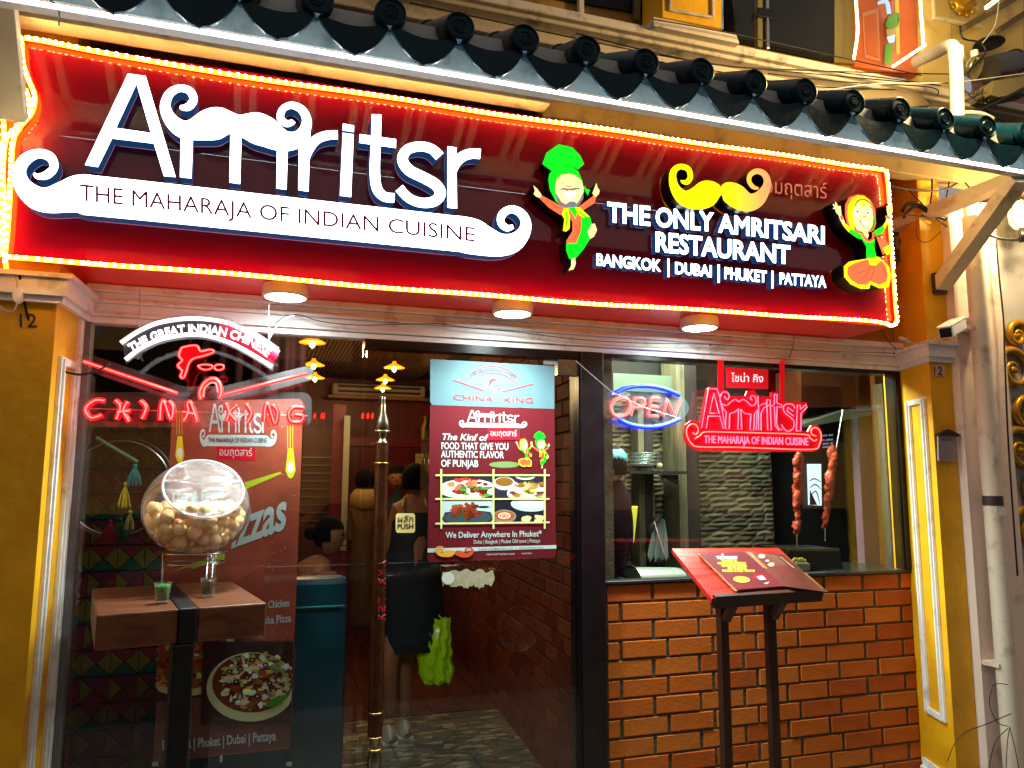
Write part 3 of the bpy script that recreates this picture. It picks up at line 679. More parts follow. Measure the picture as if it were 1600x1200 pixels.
GIRL = [(OR, 'p', [(300, 440), (268, 300), (270, 200), (310, 120), (390, 93), (470, 100), (540, 160), (585, 260), (592, 400), (570, 455), (540, 482), (400, 482)]),
 (YE, 'p', [(360, 480), (318, 430), (294, 310), (300, 210), (340, 135), (405, 104), (465, 112), (520, 150), (552, 220), (500, 250), (380, 300)]),
 (DG, 'p', [(535, 200), (565, 270), (582, 370), (572, 440), (540, 470), (520, 400)]),
 (SK, 'p', [(345, 300), (360, 222), (400, 175), (460, 165), (520, 195), (550, 250), (562, 340), (550, 425), (510, 477), (450, 487), (390, 462), (355, 390)]),
 (BR, 's', [(362, 215, 6), (400, 162, 14), (440, 145, 10), (495, 158, 14), (540, 205, 6)]),
 (YE, 'p', [(430, 190), (445, 172), (470, 182), (478, 205), (460, 226), (436, 218)]),
 (WH, 'p', [(370, 270), (390, 252), (420, 262), (424, 290), (400, 304), (376, 295)]), (WH, 'p', [(484, 280), (500, 262), (528, 270), (534, 296), (512, 312), (488, 302)]),
 ((.35, .42, .55), 'p', [(382, 262), (400, 260), (406, 280), (390, 288), (380, 278)]), ((.35, .42, .55), 'p', [(492, 278), (508, 276), (512, 294), (500, 300), (490, 292)]),
 (BR, 's', [(360, 222, 4), (380, 210, 6), (398, 212, 3)]), (BR, 's', [(508, 222, 3), (525, 224, 6), (536, 240, 4)]),
 (DS, 's', [(445, 318, 8), (462, 328, 16), (480, 318, 8)]), (WH, 'p', [(420, 362), (462, 376), (500, 372), (488, 408), (462, 422), (432, 402)]),
 (SK, 'p', [(430, 480), (490, 480), (505, 520), (490, 560), (455, 520)]),
 (G, 'p', [(440, 550), (480, 590), (520, 595), (570, 560), (560, 620), (565, 680), (590, 760), (480, 772), (478, 640), (440, 580)]),
 (OR, 's', [(402, 482, 22), (445, 540, 24), (500, 585, 24), (545, 560, 24), (548, 490, 22)]),
 (G, 'p', [(310, 458), (430, 515), (445, 570), (380, 552), (292, 490)]), (YE, 'p', [(250, 392), (312, 452), (292, 492), (235, 425)]), (SK, 'p', [(185, 315), (215, 305), (252, 388), (235, 425), (200, 360)]),
 (OR, 'p', [(198, 328), (222, 315), (242, 352), (215, 372)]), (SK, 'p', [(122, 205), (132, 198), (150, 225), (146, 180), (158, 180), (178, 222), (205, 220), (214, 300), (188, 320), (158, 290), (148, 252), (124, 250), (126, 240), (144, 236)]),
 (G, 'p', [(550, 480), (575, 468), (640, 428), (666, 455), (640, 502), (568, 532)]), (YE, 'p', [(640, 430), (670, 385), (698, 402), (666, 456)]), (SK, 'p', [(668, 390), (690, 315), (722, 325), (700, 402)]), (OR, 'p', [(668, 320), (725, 335), (715, 358), (665, 345)]),
 (SK, 'p', [(678, 222), (690, 220), (702, 190), (712, 212), (735, 200), (740, 235), (742, 280), (722, 330), (690, 318), (680, 270)]),
 (OR, 'p', [(568, 538), (640, 560), (700, 620), (720, 660), (640, 732), (600, 625)]), (YE, 'p', [(635, 662), (705, 628), (722, 655), (710, 722), (675, 732)]),
 (YE, 'p', [(232, 850), (280, 805), (330, 793), (480, 770), (620, 780), (700, 850), (722, 950), (700, 1065), (600, 1078), (510, 1035), (495, 1082), (400, 1082), (300, 1035), (235, 960)]),
 (OR, 'p', [(270, 860), (345, 815), (480, 775), (620, 785), (670, 850), (690, 940), (675, 1008), (600, 1042), (505, 1002), (470, 1042), (380, 1038), (300, 985), (268, 930)]),
 (YE, 'p', [(480, 768), (590, 750), (625, 785), (560, 842), (500, 835)]),
 (DO, 's', [(500, 850, 4), (440, 900, 7), (330, 930, 4)]), (DO, 's', [(510, 850, 4), (470, 930, 7), (400, 1000, 4)]), (DO, 's', [(540, 850, 4), (530, 930, 7), (500, 1000, 4)]), (DO, 's', [(600, 820, 4), (640, 880, 7), (665, 960, 4)]), (DO, 's', [(450, 800, 4), (380, 850, 6), (300, 880, 4)])]
def figure_print(mb, data, fmap, tr, depth, base_off, wsc, step=.0005, es=.95, mats=None, flat=False):
    for k, (c, kd, pts) in enumerate(data):
        m_ = (ec(c, es) if not flat else mat('ink_%02x%02x%02x' % tuple(int(v*255) for v in c), c, rough=.5))
        if m_ not in mats: mats.append(m_)
        mi = mats.index(m_)
        big = k < 3 or kd == 'p'
        if kd == 'p': mb.poly([tr(*p) for p in pts], fmap, depth=depth if big else 0, mi=mi, ms=0, off=base_off+k*step)
        else:
            vs, fs = stroke2([p[:2] for p in pts], [p[2] for p in pts], 3); mb.plate([tr(*v) for v in vs], fs, fmap, mi=mi, off=base_off+k*step)
for data, tr, yy, lab in ((MAN, lambda x, y: (820+x/5.454, 215+y/5.454), -.46, 'lit cut-out of a dancing bearded man in a tall green turban'), (GIRL, lambda x, y: (1280+x/6.664, 290+y/6.664), -.47, 'lit cut-out of a dancing woman in green and orange dress')):
    mb = MB(); mats_ = [blk]; figure_print(mb, data, plane(yy), tr, .075, 0, 1, mats=mats_)
    # pale acrylic edge that shows round the silhouette
    mb.build('dancer_cutout', mats_, sg, tagv=(lab,))

# rope light round the board
rl = thing('rope_light', (1.0, -.42, 2.25), 'warm yellow LED rope light framing the maroon signboard', 'rope light')
def rope(path, Y, nm='rope', bump_=0):
    pts = [P(x, y, Y) for x, y in catmull(path, 8)]
    dense = []
    for a, b in zip(pts, pts[1:]):
        n = max(1, int((b-a).length/.012)); dense += [a.lerp(b, i/n) for i in range(n)]
    dense.append(pts[-1])
    dense = [p+V((0, 0, .0025*math.sin(i*.09)+.0015*math.sin(i*.031+1))) for i, p in enumerate(dense)]
    MB().tube(dense, .0075, 6).build('rope', emi('rope_tube', (1, .58, .12), 5), rl, smooth=True)
    return dense
d1 = rope([(38, 60), (70, 66), (160, 84), (300, 107), (500, 137), (800, 181), (1100, 225), (1300, 255), (1372, 264), (1384, 268), (1386, 282)], -.422)
d2 = rope([(1384, 266), (1388, 300), (1391, 360), (1395, 420), (1399, 480), (1401, 498), (1398, 507)], -.42)
d3 = rope([(1400, 504), (1392, 510), (1360, 503), (1200, 491.5), (1000, 478.5), (700, 457.5), (400, 432.5), (200, 416.5), (60, 404), (12, 401)], -.418)
d4 = rope([(30, 56), (34, 70), (36, 100), (44, 125), (54, 150), (50, 175), (30, 200), (20, 225), (16, 300), (12, 360), (8, 400), (10, 420)], -.424)
d5 = rope([(40, 140), (46, 165), (40, 185), (22, 205), (8, 225), (3, 300), (-2, 400)], -.43)
d6 = rope([(0, 160), (6, 200), (3, 260), (8, 330), (2, 400)], -.40)
bd = MB()
for d_ in (d1, d2, d3, d4, d5, d6):
    acc = 0
    for a, b in zip(d_, d_[1:]):
        acc += (b-a).length
        if acc > .0165: acc = 0; bd.box(a+V((-.0042, -.0092, -.0045)), a+V((.0042, -.0005, .0045)))
o = bd.build('diodes', emi('rope_diode', (1, .86, .55), 60), rl); o['kind'] = 'stuff'

# round soffit downlights
def downlight(px, py, label):
    c = PZ(px, py, 2.2185); c.z = 2.263
    t = thing('downlight', c, label, 'light', 'round downlights under the red soffit')
    MB().lathe(c, [(.001, 0), (.079, 0), (.081, -.004), (.081, -.040), (.076, -.046), (.071, -.046), (.071, -.043)], 40).build('housing', mat('downlight_white', (.85, .85, .85), rough=.35), t, smooth=True, auto=30)
    MB().lathe(c, [(.001, -.0445), (.0705, -.0445)], 40).build('diffuser', emi('downlight_lens', (.93, 1, .97), 30), t)
    lamp('downlight_lamp', 'SPOT', c+V((0, 0, -.055)), 56, (.80, 1, .94), t, size=.06, rot=(0, 0, 0), spot=math.radians(160), blend=.9)
downlight(446, 465, 'round white downlight above the arched neon sign, leftmost of three')
downlight(801, 491, 'round white downlight above the door poster, middle of three')
downlight(1093, 513, 'round white downlight above the oval neon sign, rightmost of three')
# ================================================================== BRICK COUNTER WALL
def chamfer(w, d, h, c=.004):
    mb = MB(); x, z = w/2, h/2
    fr = [(-x+c, 0, -z+c), (x-c, 0, -z+c), (x-c, 0, z-c), (-x+c, 0, z-c)]
    md = [(-x, c, -z), (x, c, -z), (x, c, z), (-x, c, z)]
    bk = [(-x, d, -z), (x, d, -z), (x, d, z), (-x, d, z)]
    mb.add(fr+md+bk, [(0, 1, 2, 3)]+[(4+i, 4+(i+1) % 4, (i+1) % 4, i) for i in range(4)]+[(8+i, 8+(i+1) % 4, 4+(i+1) % 4, 4+i) for i in range(4)])
    return mb
BM = [mesh_of(chamfer(.211, .03, .069, .0025), 'brick', q) for q in (brickm, brickm2, brickm3)]
BS = [mesh_of(chamfer(.053, .03, .069, .0025), 'brick', q) for q in (brickm, brickm2, brickm3)]
t = thing('brick_wall', (2.27, .06, 0), 'orange brick counter wall with dark joints under the kitchen window', 'brick wall')
MB().box((1.43, .0055, 0), (3.10, .13, 1.118)).build('mortar', mortar, t)
for r in range(14):
    z = 1.12-.040-.08*r
    if z < .03: break
    xs = []
    x = 1.442
    if r % 2: xs.append((x+.0265, .053)); x += .070
    while x < 3.08:
        w = min(.211, 3.098-x)
        if w > .03: xs.append((x+w/2, w))
        x += .2275
    for (xc, w) in xs:
        src = random.choices(BM if w > .1 else BS, (5, 3, 2))[0]; base = .211 if w > .1 else .053
        inst(src, 'brick', (xc+random.uniform(-.0015, .0015), random.uniform(-.002, .003), z+random.uniform(-.0012, .0012)), t, sc=(w/base, 1, 1), rot=(0, random.uniform(-.005, .005), random.uniform(-.006, .006)))
inner_b = [mesh_of(chamfer(.211, .03, .069, .0025), 'brick', mat('inner_brick_%s' % n, c, rough=.7, spec=.2, noise=(7, .3), bump=(70, .2))) for n, c in (('a', (.46, .19, .09)), ('b', (.40, .15, .08)), ('c', (.50, .23, .12)))]  # darker copies of the front bricks, interior dimness put into their colour
# inner brick partition running back into the room
A0, A1 = V((1.425, .10, 0)), V((1.80, 4.9, 0)); dirA = (A1-A0).normalized(); ang = math.atan2(dirA.y, dirA.x)
t = thing('brick_wall', A0, 'brick partition wall running back into the restaurant seen through the door', 'brick wall')
MB().add([A0+V((.012, 0, 0)), A1+V((.012, 0, 0)), A1+V((.10, 0, 0)), A0+V((.10, 0, 0)), A0+V((.012, 0, 2.62)), A1+V((.012, 0, 2.62)), A1+V((.10, 0, 2.62)), A0+V((.10, 0, 2.62))], [(0,3,2,1),(4,5,6,7),(0,1,5,4),(1,2,6,5),(2,3,7,6),(3,0,4,7)]).build('mortar', mortar, t)
rest = MB(); cnt = 0
for j in range(21):
    for r in range(30):
        z = .085+.084*r; s_ = (j+.5+.5*(r % 2))*.2275
        if s_ > 4.7: continue
        c = A0+dirA*s_; c.z = z
        if j < 10:
            o = inst(random.choices(inner_b, (5, 3, 2))[0], 'brick', c, t, rot=(0, random.uniform(-.004, .004), ang-math.pi+math.pi), sc=(1, 1, 1.05))
            o.rotation_euler[2] = ang+math.pi; cnt += 1
        else:
            n_ = V((-dirA.y, dirA.x, 0)); a = c-dirA*.103-V((0, 0, .034)); b = c+dirA*.103-V((0, 0, .034)); k = n_*.012; u_ = V((0, 0, .068))
            rest.add([a, b, b+u_, a+u_, a-k, b-k, b-k+u_, a-k+u_], [(0, 1, 2, 3), (0, 4, 5, 1), (3, 2, 6, 7), (1, 5, 6, 2), (0, 3, 7, 4)])
o = rest.build('bricks', inner_b[0].materials[0], t); o['kind'] = 'stuff'

# ================================================================== DOOR, WINDOW, FRAMES
t = thing('window', (2.23, 0, 1.12), 'wide kitchen window with black frame above the brick counter wall', 'window')
fr = matteblack
MB().box((1.417, -.012, 1.133), (3.055, -.004, 2.126)).build('pane', glass, t)
MB().box((3.055, -.02, 1.134), (3.092, .05, 2.126)).build('frame', black, t, bevel=.003)
MB().box((1.418, -.012, 1.1205), (3.092, .06, 1.1325)).build('sill', mat('sill_metal', (.16, .15, .16), rough=.3), t, bevel=.002)
MB().box((1.418, -.022, 2.108), (3.054, .05, 2.1265)).build('frame', black, t)
t = thing('door', (.86, 0, .04), 'frameless glass entrance door with tall bronze pull handle', 'door')
MB().box((.386, -.006, .06), (1.302, .004, 2.088)).build('glass_leaf', glass, t)
MB().box((.375, -.03, 2.092), (1.3095, .05, 2.1265)).build('header', black, t)
MB().box((1.21, -.02, 2.02), (1.305, .018, 2.09)).build('patch_hinge', steel, t)
hx = P(597, 700, -.085).x; zt = P(599, 617, -.085).z
brz = mat('bronze_handle', (.38, .22, .13), rough=.28, metal=.85, noise=(15, .35))
gld = mat('brushed_gold', (.62, .50, .30), rough=.35, metal=1)
sil = mat('aged_nickel', (.55, .50, .42), rough=.25, metal=1)
hc = V((hx, -.085, 0))
zz = lambda py: P(597, py, -.085).z
MB().lathe(hc, [(.001, zz(617)), (.008, zz(619)), (.011, zz(625)), (.009, zz(630)), (.012, zz(633)), (.014, zz(645)), (.025, zz(658)), (.029, zz(668)), (.024, zz(674)), (.022, zz(676))], 24).build('handle_finial', sil, t, smooth=True)
MB().lathe(hc, [(.022, zz(676)), (.015, zz(683)), (.016, zz(687)), (.025, zz(692))], 24).build('handle_neck', sil, t, smooth=True)
MB().lathe(hc, [(.001, zz(692)), (.0245, zz(692)), (.0245, zz(724)), (.0255, zz(730)), (.0275, zz(1108)), (.0275, zz(1150)), (.001, zz(1150))], 28).build('handle_bar', brz, t, smooth=True, auto=40)
for y_ in (674, 724, 1112, 1150, 1169): MB().lathe(hc, [(.018, zz(y_+1.5)), (.0285, zz(y_+1.5)), (.0298, zz(y_)), (.0285, zz(y_-1.5)), (.018, zz(y_-1.5))], 24).build('handle_collar', gld, t, smooth=True)
MB().lathe(hc, [(.022, zz(1152)), (.018, zz(1160)), (.020, zz(1172)), (.026, zz(1185)), (.024, zz(1205)), (.012, zz(1225)), (.001, zz(1228))], 24).build('handle_foot', sil, t, smooth=True)
for y_ in (700, 1120): MB().tube([(hx, -.07, zz(y_)), (hx, -.003, zz(y_))], .010, 10).build('standoff', sil, t, smooth=True, auto=40)
eng = mat('engraved_red', (.55, .05, .12), rough=.4)
e_ = MB()
for k, ch in enumerate('AMRITSR'):
    yy = 880+k*14.2
    vs, fs = text2d(ch, .03)
    rot_ = [(603.5-v*12.5, yy-5+u*(11 if ch not in 'I' else 3)) for u, v in vs]      # reads down the bar
    e_.plate(rot_, fs, lambda x, y: V((P(x, y, -.1125).x, -.085-math.sqrt(max(0, .0280**2-min(.026, abs(P(x, y, -.1125).x-hx))**2)), P(x, y, -.1125).z)))
e_.build('engraving', eng, t)
g_ = thing('window', (-.13, 0, 0), 'fixed glass shopfront pane left of the door, behind the round bowl', 'window')
MB().box((-.622, -.006, .03), (.372, .004, 2.124)).build('pane', glass, g_)
MB().box((-.628, -.035, 0), (-.608, .03, 2.126)).build('frame', mat('jamb_grey', (.45, .43, .43), rough=.4), g_, bevel=.002)
MB().box((-.66, -.078, 0), (-.629, .02, 2.126)).build('side_trim', whitep, g_, bevel=.003)
MB().box((-.607, -.02, 0), (.372, .02, .035)).build('bottom_rail', black, g_)
t = thing('door_post', (1.363, 0, 0), 'wide black brown metal post between the door and the kitchen window', 'post')
MB().box((1.310, -.045, 0), (1.4165, .095, 2.1265)).build('post', mat('mullion_brown', (.105, .065, .085), rough=.28, noise=(8, .2)), t, bevel=.004)
MB().box((1.303, -.030, 0), (1.3095, .03, 2.09)).build('seal', black, t)
# push sticker, worn sticker
t = thing('push_sticker', P(633, 818, -.007), 'square yellow PUSH sticker in Thai and English on the door glass', 'sticker')
def rrect(x0, y0, x1, y1, r, n=4):
    out = []
    for cx_, cy_, a0 in ((x1-r, y0+r, -90), (x1-r, y1-r, 0), (x0+r, y1-r, 90), (x0+r, y0+r, 180)):
        for k in range(n+1):
            a = math.radians(a0+90*k/n); out.append((cx_+r*math.cos(a), cy_+r*math.sin(a)))
    return out
MB().poly(rrect(618.5, 802, 648.5, 832.5, 4), plane(-.0075), depth=.001).build('backing', mat('sticker_yellow', (.80, .72, .45), rough=.5, emit=(.8, .72, .45), es=.06), t)
e_ = MB(); e_.text('PUSH', (621, 826.5), (646, 826), 7.5, plane(-.0085), bold=.02); e_.text('ผลัก', (621.5, 817), (646, 816), 11.5, plane(-.0085), mode='bbox', bold=.01)
e_.build('lettering', ink, t)
t = thing('torn_sticker', P(733, 904, -.007), 'worn beige sticker remains on the door glass below the red poster', 'sticker')
wav = [(692+i*3.0, 893+2.2*math.sin(i*.9)-(2 if 6 < i < 22 else 0)) for i in range(27)]
MB().poly(wav+[(773, 903), (770, 912)]+[(x, 1808-y+ (1.5*math.sin(x))) for x, y in wav[::-1][1:]]+[(690, 903)], plane(-.0075), depth=.001).build('backing', mat('residue', (.62, .58, .47), rough=.7, noise=(60, .35), emit=(.6, .55, .45), es=.05), t)
MB().poly([(700+10*math.cos(a/10*6.283), 903.5+10*math.sin(a/10*6.283)) for a in range(10)], plane(-.0092)).build('label', mat('residue_white', (.78, .79, .74), rough=.6), t)
t = thing('paper_note', P(878, 559, -.007), 'small blank grey paper note at the top right corner of the door', 'paper')
MB().poly([(849, 552), (897, 555), (897, 571), (849, 569)], plane(-.0085), depth=.001).build('sheet', mat('grey_paper', (.52, .50, .52), rough=.7, noise=(20, .3)), t)

# ================================================================== POSTERS
LOGOREF = [P(20, 250, YF).x, P(828, 250, YF).x]
zlo = P(800, 404, YF).z; zhi = P(200, 115, YF).z
def logo_to(quad):
    """map logo photo pixels (on the sign plane) to a target quad (tl, tr, br, bl) in photo pixels"""
    x0, x1 = LOGOREF
    def tr(x, y):
        w = P(x, y, YF); u = (w.x-x0)/(x1-x0); v = (w.z-zlo)/(zhi-zlo)
        tl, tr_, br, bl = quad
        ax = bl[0]+(br[0]-bl[0])*u; ay = bl[1]+(br[1]-bl[1])*u; bx = tl[0]+(tr_[0]-tl[0])*u; by = tl[1]+(tr_[1]-tl[1])*u
        return (ax+(bx-ax)*v, ay+(by-ay)*v)
    return tr
def small_logo(quad, fmap, mb, off, textcol=None):
    tr = logo_to(quad); k = 0
    for nm, pr_ in LOGO: draw(mb, pr_, fmap, 0, off0=off+k*.0002, tr=tr, step=.00003); k += 1
    draw(mb, BAR, fmap, 0, off0=off, tr=tr, step=.0001)
    a = tr(124.5, 313); b = tr(742, 377.5); h = tr(124.5, 313)[1]-tr(124.5, 288)[1]
    return a, b, h
ylw = (.92, .78, .62)
pm = lambda n, c, r=.6, es=.0: mat(n, c, rough=r, spec=.2, emit=c if es else None, es=es)
lb = pm('poster_light_blue', (.35, .46, .50)); dr = pm('poster_maroon', (.38, .07, .11)); wp = pm('poster_white', (.72, .79, .79)); rp_ = pm('poster_red', (.80, .05, .15)); gr = pm('poster_grey_ink', (.28, .25, .32)); yf = pm('poster_frame_yellow', (.85, .85, .55))
fP = plane(-.008); FO = .0015
t = thing('poster', P(769, 600, -.008), 'light blue poster sheet with arched lettering at the top of the door glass', 'poster')
MB().poly([(672, 561), (866, 572), (866, 639), (676, 633), (672, 629)], fP, depth=.001, off=.0025).build('sheet', lb, t)
e_ = MB(); f_ = fP; o5 = .0045
def tp(mb, pts, w, fmap, off, mi=0, sub=6): vs, fs = stroke2(pts, w, sub); mb.plate(vs, fs, fmap, off=off, mi=mi)
tp(e_, [(728, 589), (747, 577), (768, 573), (790, 577), (814, 593)], [.8, 1.4, 1.6, 1.4, .8], f_, o5); tp(e_, [(731, 598), (748, 587), (768, 583), (788, 587), (810, 601)], [.8, 1.4, 1.6, 1.4, .8], f_, o5)
tp(e_, [(708, 594), (757, 611)], [1.4, 1.4], f_, o5, sub=1); tp(e_, [(784.5, 612), (832.5, 600)], [1.4, 1.4], f_, o5, sub=1)
e_.poly([(763, 595), (768, 591.5), (773, 592), (778, 593.5), (772, 595), (767, 599), (765, 606), (763.5, 601)], f_, off=o5)
tp(e_, [(772, 616.5), (774, 609), (778, 607), (781, 609), (781.5, 616)], [1.2, 1.2, 1, 1.2, 1.2], f_, o5)
e_.text('CHINA', (708.5, 625), (770.5, 628.2), 8.5, f_, off=o5); e_.text('KING', (787.5, 629), (832, 630.5), 8.5, f_, off=o5)
e_.build('red_print', pm('poster_brick_ink', (.68, .22, .24)), t)
e_ = MB(); st_ = 'THE GREAT INDIAN CHINESE'; vs, fs = text2d(st_, .01)
arcb = lambda u: (735+u*70, 590.5+ (u-.46)**2*39-9.5)
def arctext(vs, base, h):
    out = []
    for u, v in vs:
        x, y = base(u); x1, y1 = base(u+.01); x0, y0 = base(u-.01); dx, dy = x1-x0, y1-y0; l = math.hypot(dx, dy); out.append((x+dy/l*v*h, y-dx/l*v*h))
    return out
e_.plate(arctext(vs, arcb, 5.2), fs, f_, off=o5); tp(e_, [(771, 602), (777, 602.5)], [1, 1], f_, o5, sub=1); tp(e_, [(780, 602.5), (784, 603)], [1, 1], f_, o5, sub=1)
e_.build('grey_print', gr, t)

t = thing('poster', P(769, 755, -.008), 'maroon menu poster with four food photos on the door glass', 'poster')
MB().poly([(672, 633), (866, 639.5), (868.5, 866), (865, 871), (671, 878), (667.5, 874)], fP, depth=.001, off=.0012).build('sheet', dr, t)
e_ = MB(); o5 = .0028
a, b, h = small_logo([(717, 640), (823, 645), (823, 669), (717, 668)], fP, e_, o5)
e_.text('FOOD THAT GIVE YOU', (689.5, 701.5), (794, 703), 10, fP, bold=.018, off=o5, h2=10.3)
e_.text('AUTHENTIC FLAVOR', (689, 714.5), (787, 716), 10.3, fP, bold=.018, off=o5); e_.text('OF PUNJAB', (689, 729), (747, 729.5), 10.4, fP, bold=.02, off=o5)
e_.text('The Kinf of', (689, 687), (761, 688.5), 9.5, fP, bold=.02, slant=.25, off=o5)
e_.text('We Deliver Anywhere In Phuket*', (696, 840.5), (846, 838), 9, fP, bold=.015, off=o5); e_.text('Dubai | Bangkok | Phuket Old town | Pattaya', (740, 849.5), (843.5, 847.5), 6, fP, bold=.0, off=o5)
e_.poly([(668, 857), (869, 851.5), (869, 857), (668, 863.5)], fP, off=.0022); e_.text('/amritsrrestaurant', (760, 867.5), (804, 866.5), 3.2, fP, off=o5); e_.text('amritsr', (815, 866), (831, 865.6), 3.2, fP, off=o5)
e_.build('white_print', wp, t)
e_ = MB(); e_.text('THE MAHARAJA OF INDIAN CUISINE', a, b, h, fP, off=.005, bold=.01); e_.text('E-mail: info@amritsr.com   |   www.amritsr.com', (748, 859), (848, 856), 2.8, fP, off=.0035); e_.build('dark_print', gr, t)
e_ = MB(); e_.poly([(762, 669), (811.5, 670.5), (811, 687), (762.5, 688)], fP, off=.003); e_.build('red_label', rp_, t)
MB().text('อมฤตสาร์', (766, 683.5), (807, 684), 12, fP, mode='bbox', off=.0036).build('thai_print', wp, t)
MB().poly([(764+24*(1+math.cos(k/16*6.283)), 726+5*math.sin(k/16*6.283)) for k in range(16)], fP, off=.002).build('green_glow_print', pm('poster_green', (.45, .55, .32)), t)
mm_ = []; mb = MB(); figure_print(mb, MAN, fP, lambda x, y: (826+x*.0515, 671+y*.0535), 0, .0025, 1, step=.00008, mats=mm_, flat=True)
figure_print(mb, GIRL, fP, lambda x, y: (800+x*.042, 681+y*.045), 0, .0025, 1, step=.00008, mats=mm_, flat=True); mb.build('dancing_couple_print', mm_, t)
def foodpix(quad, seeds, parent, label, fmap, off, bgcol):
    """a printed dish: background, plate ellipse and clusters of food-coloured shapes"""
    tl, tr_, br, bl = quad
    def q(u, v): return (tl[0]*(1-u)*(1-v)+tr_[0]*u*(1-v)+br[0]*u*v+bl[0]*(1-u)*v, tl[1]*(1-u)*(1-v)+tr_[1]*u*(1-v)+br[1]*u*v+bl[1]*(1-u)*v)
    mats_ = [pm('print_bg_%d' % (hash(bgcol) % 9999), bgcol)]; mb = MB(); mb.poly([q(0, 0), q(1, 0), q(1, 1), q(0, 1)], fmap, off=off); k = 1
    cl = lambda a: min(1, max(0, a))
    def blob(cu, cv, ru, rv, col, jag=.0, n=14, rot=0):
        nonlocal k
        m_ = pm('print_%02x%02x%02x' % tuple(int(c*255) for c in col), col)
        if m_ not in mats_: mats_.append(m_)
        pts = []
        for i in range(n):
            a_ = i/n*6.283; r_ = 1+random.uniform(-jag, jag); x, y = ru*r_*math.cos(a_), rv*r_*math.sin(a_)
            pts.append(q(cl(cu+x*math.cos(rot)-y*math.sin(rot)), cl(cv+x*math.sin(rot)+y*math.cos(rot))))
        mb.poly(pts, fmap, off=off+k*.00002, mi=mats_.index(m_)); k += 1
    seeds(blob); mb.build('food_picture', mats_, parent, tagv=(label,))
def jit(c, a=.08): return tuple(min(1, max(0, v+random.uniform(-a, a))) for v in [int(x*12)/12 for x in c])
def qc(c, a=.1): return tuple(round(min(1, max(0, v+random.uniform(-a, a)))*10)/10 for v in c)
def dish1(b):
    b(.5, .6, .58, .45, (.8, .88, .84), n=24); b(.5, .58, .50, .38, (.88, .93, .9), n=24)
    for _ in range(26): b(random.uniform(.15, .85), random.uniform(.15, .8), random.uniform(.05, .11), random.uniform(.07, .16), qc(random.choice([(.6, .2, .1), (.7, .3, .15), (.45, .12, .08), (.8, .45, .25)])), .3)
    for _ in range(9): b(random.uniform(.3, .95), random.uniform(.4, .9), random.uniform(.04, .1), random.uniform(.04, .08), qc((.3, .55, .15)), .3, rot=-.6)
def dish2(b):
    b(.2, .35, .22, .3, (.8, .84, .84), n=20); b(.2, .28, .18, .2, (.55, .35, .12), n=18); b(.62, .02, .2, .16, (.8, .86, .84), n=20); b(.62, .0, .15, .1, (.45, .5, .2), n=16)
    b(.75, .8, .5, .45, (.8, .85, .8), n=24)
    for _ in range(30): b(random.uniform(.35, 1), random.uniform(.3, .95), random.uniform(.04, .1), random.uniform(.04, .1), qc(random.choice([(.75, .6, .3), (.6, .4, .15), (.85, .78, .5), (.4, .25, .1)])), .35, rot=-.5)
def dish3(b):
    b(.5, .85, .62, .42, (.12, .18, .2), n=8); b(.5, .78, .5, .3, (.22, .28, .3), n=8)
    for _ in range(26): b(.48+random.uniform(-.24, .24), .45+random.uniform(-.2, .32), random.uniform(.04, .1), random.uniform(.06, .16), qc(random.choice([(.45, .15, .07), (.6, .25, .1), (.3, .1, .05)])), .4)
    b(.8, .33, .13, .05, (.1, .1, .12), n=6)
def dish4(b):
    b(.75, .2, .42, .35, (.75, .84, .8), n=24); b(.78, .16, .3, .22, (.88, .93, .88), n=24); b(.2, .75, .24, .3, (.55, .5, .45), n=20); b(.2, .72, .2, .22, (.7, .32, .12), n=20)
    for r_ in (.13, .07, .03): b(.2, .72, r_, r_*1.1, (.95, .85, .75), n=16); b(.2, .72, r_*.7, r_*.8, (.7, .32, .12), n=16)
    for _ in range(14): b(random.uniform(.55, 1), random.uniform(.72, .98), .06, .1, qc((.9, .85, .6)), .3, n=5)
foodpix([(690, 743), (771, 743), (771, 778), (690, 778)], dish1, t, 'printed photo of tikka pieces on a white plate', fP, .003, (.16, .14, .2))
foodpix([(772, 743), (850, 744), (850, 778), (772, 778)], dish2, t, 'printed photo of curry bowls and stuffed bread', fP, .003, (.18, .13, .2))
foodpix([(690, 780), (771, 780), (771, 816), (690, 817)], dish3, t, 'printed photo of a dark roast on a slate', fP, .003, (.7, .78, .78))
foodpix([(772, 780), (850, 780), (850, 815), (772, 816)], dish4, t, 'printed photo of orange curry and a pale plate', fP, .003, (.1, .1, .14))
e_ = MB()
for y_ in (742.5, 779.5, 818): e_.poly([(680, y_-1.3), (858, y_-1.3-(2 if y_ > 800 else 0)), (858, y_+1.3-(2 if y_ > 800 else 0)), (680, y_+1.3)], fP, off=.0052)
for x_ in (689, 770.5, 850.5): e_.poly([(x_-1.4, 733), (x_+1.4, 733), (x_+1.4, 826), (x_-1.4, 826)], fP, off=.0056)
e_.build('lattice_print', yf, t)
z3m = lambda x, y: (680+(x-985)/(1610-985)*59, 853+(y-223)/(520-223)*18)
e_ = MB()
for i_, (kd, pts) in enumerate(MOU):
    vs, fs = stroke2([p[:2] for p in pts], [p[2] for p in pts], 3); e_.plate([z3m((x-800)*4, (y-200)*4) for x, y in vs], fs, fP, off=.0055, mi=i_)
e_.build('moustache_print', [pm('pr_amber', (.88, .62, .18)), pm('pr_orange', (.80, .30, .15))], t)

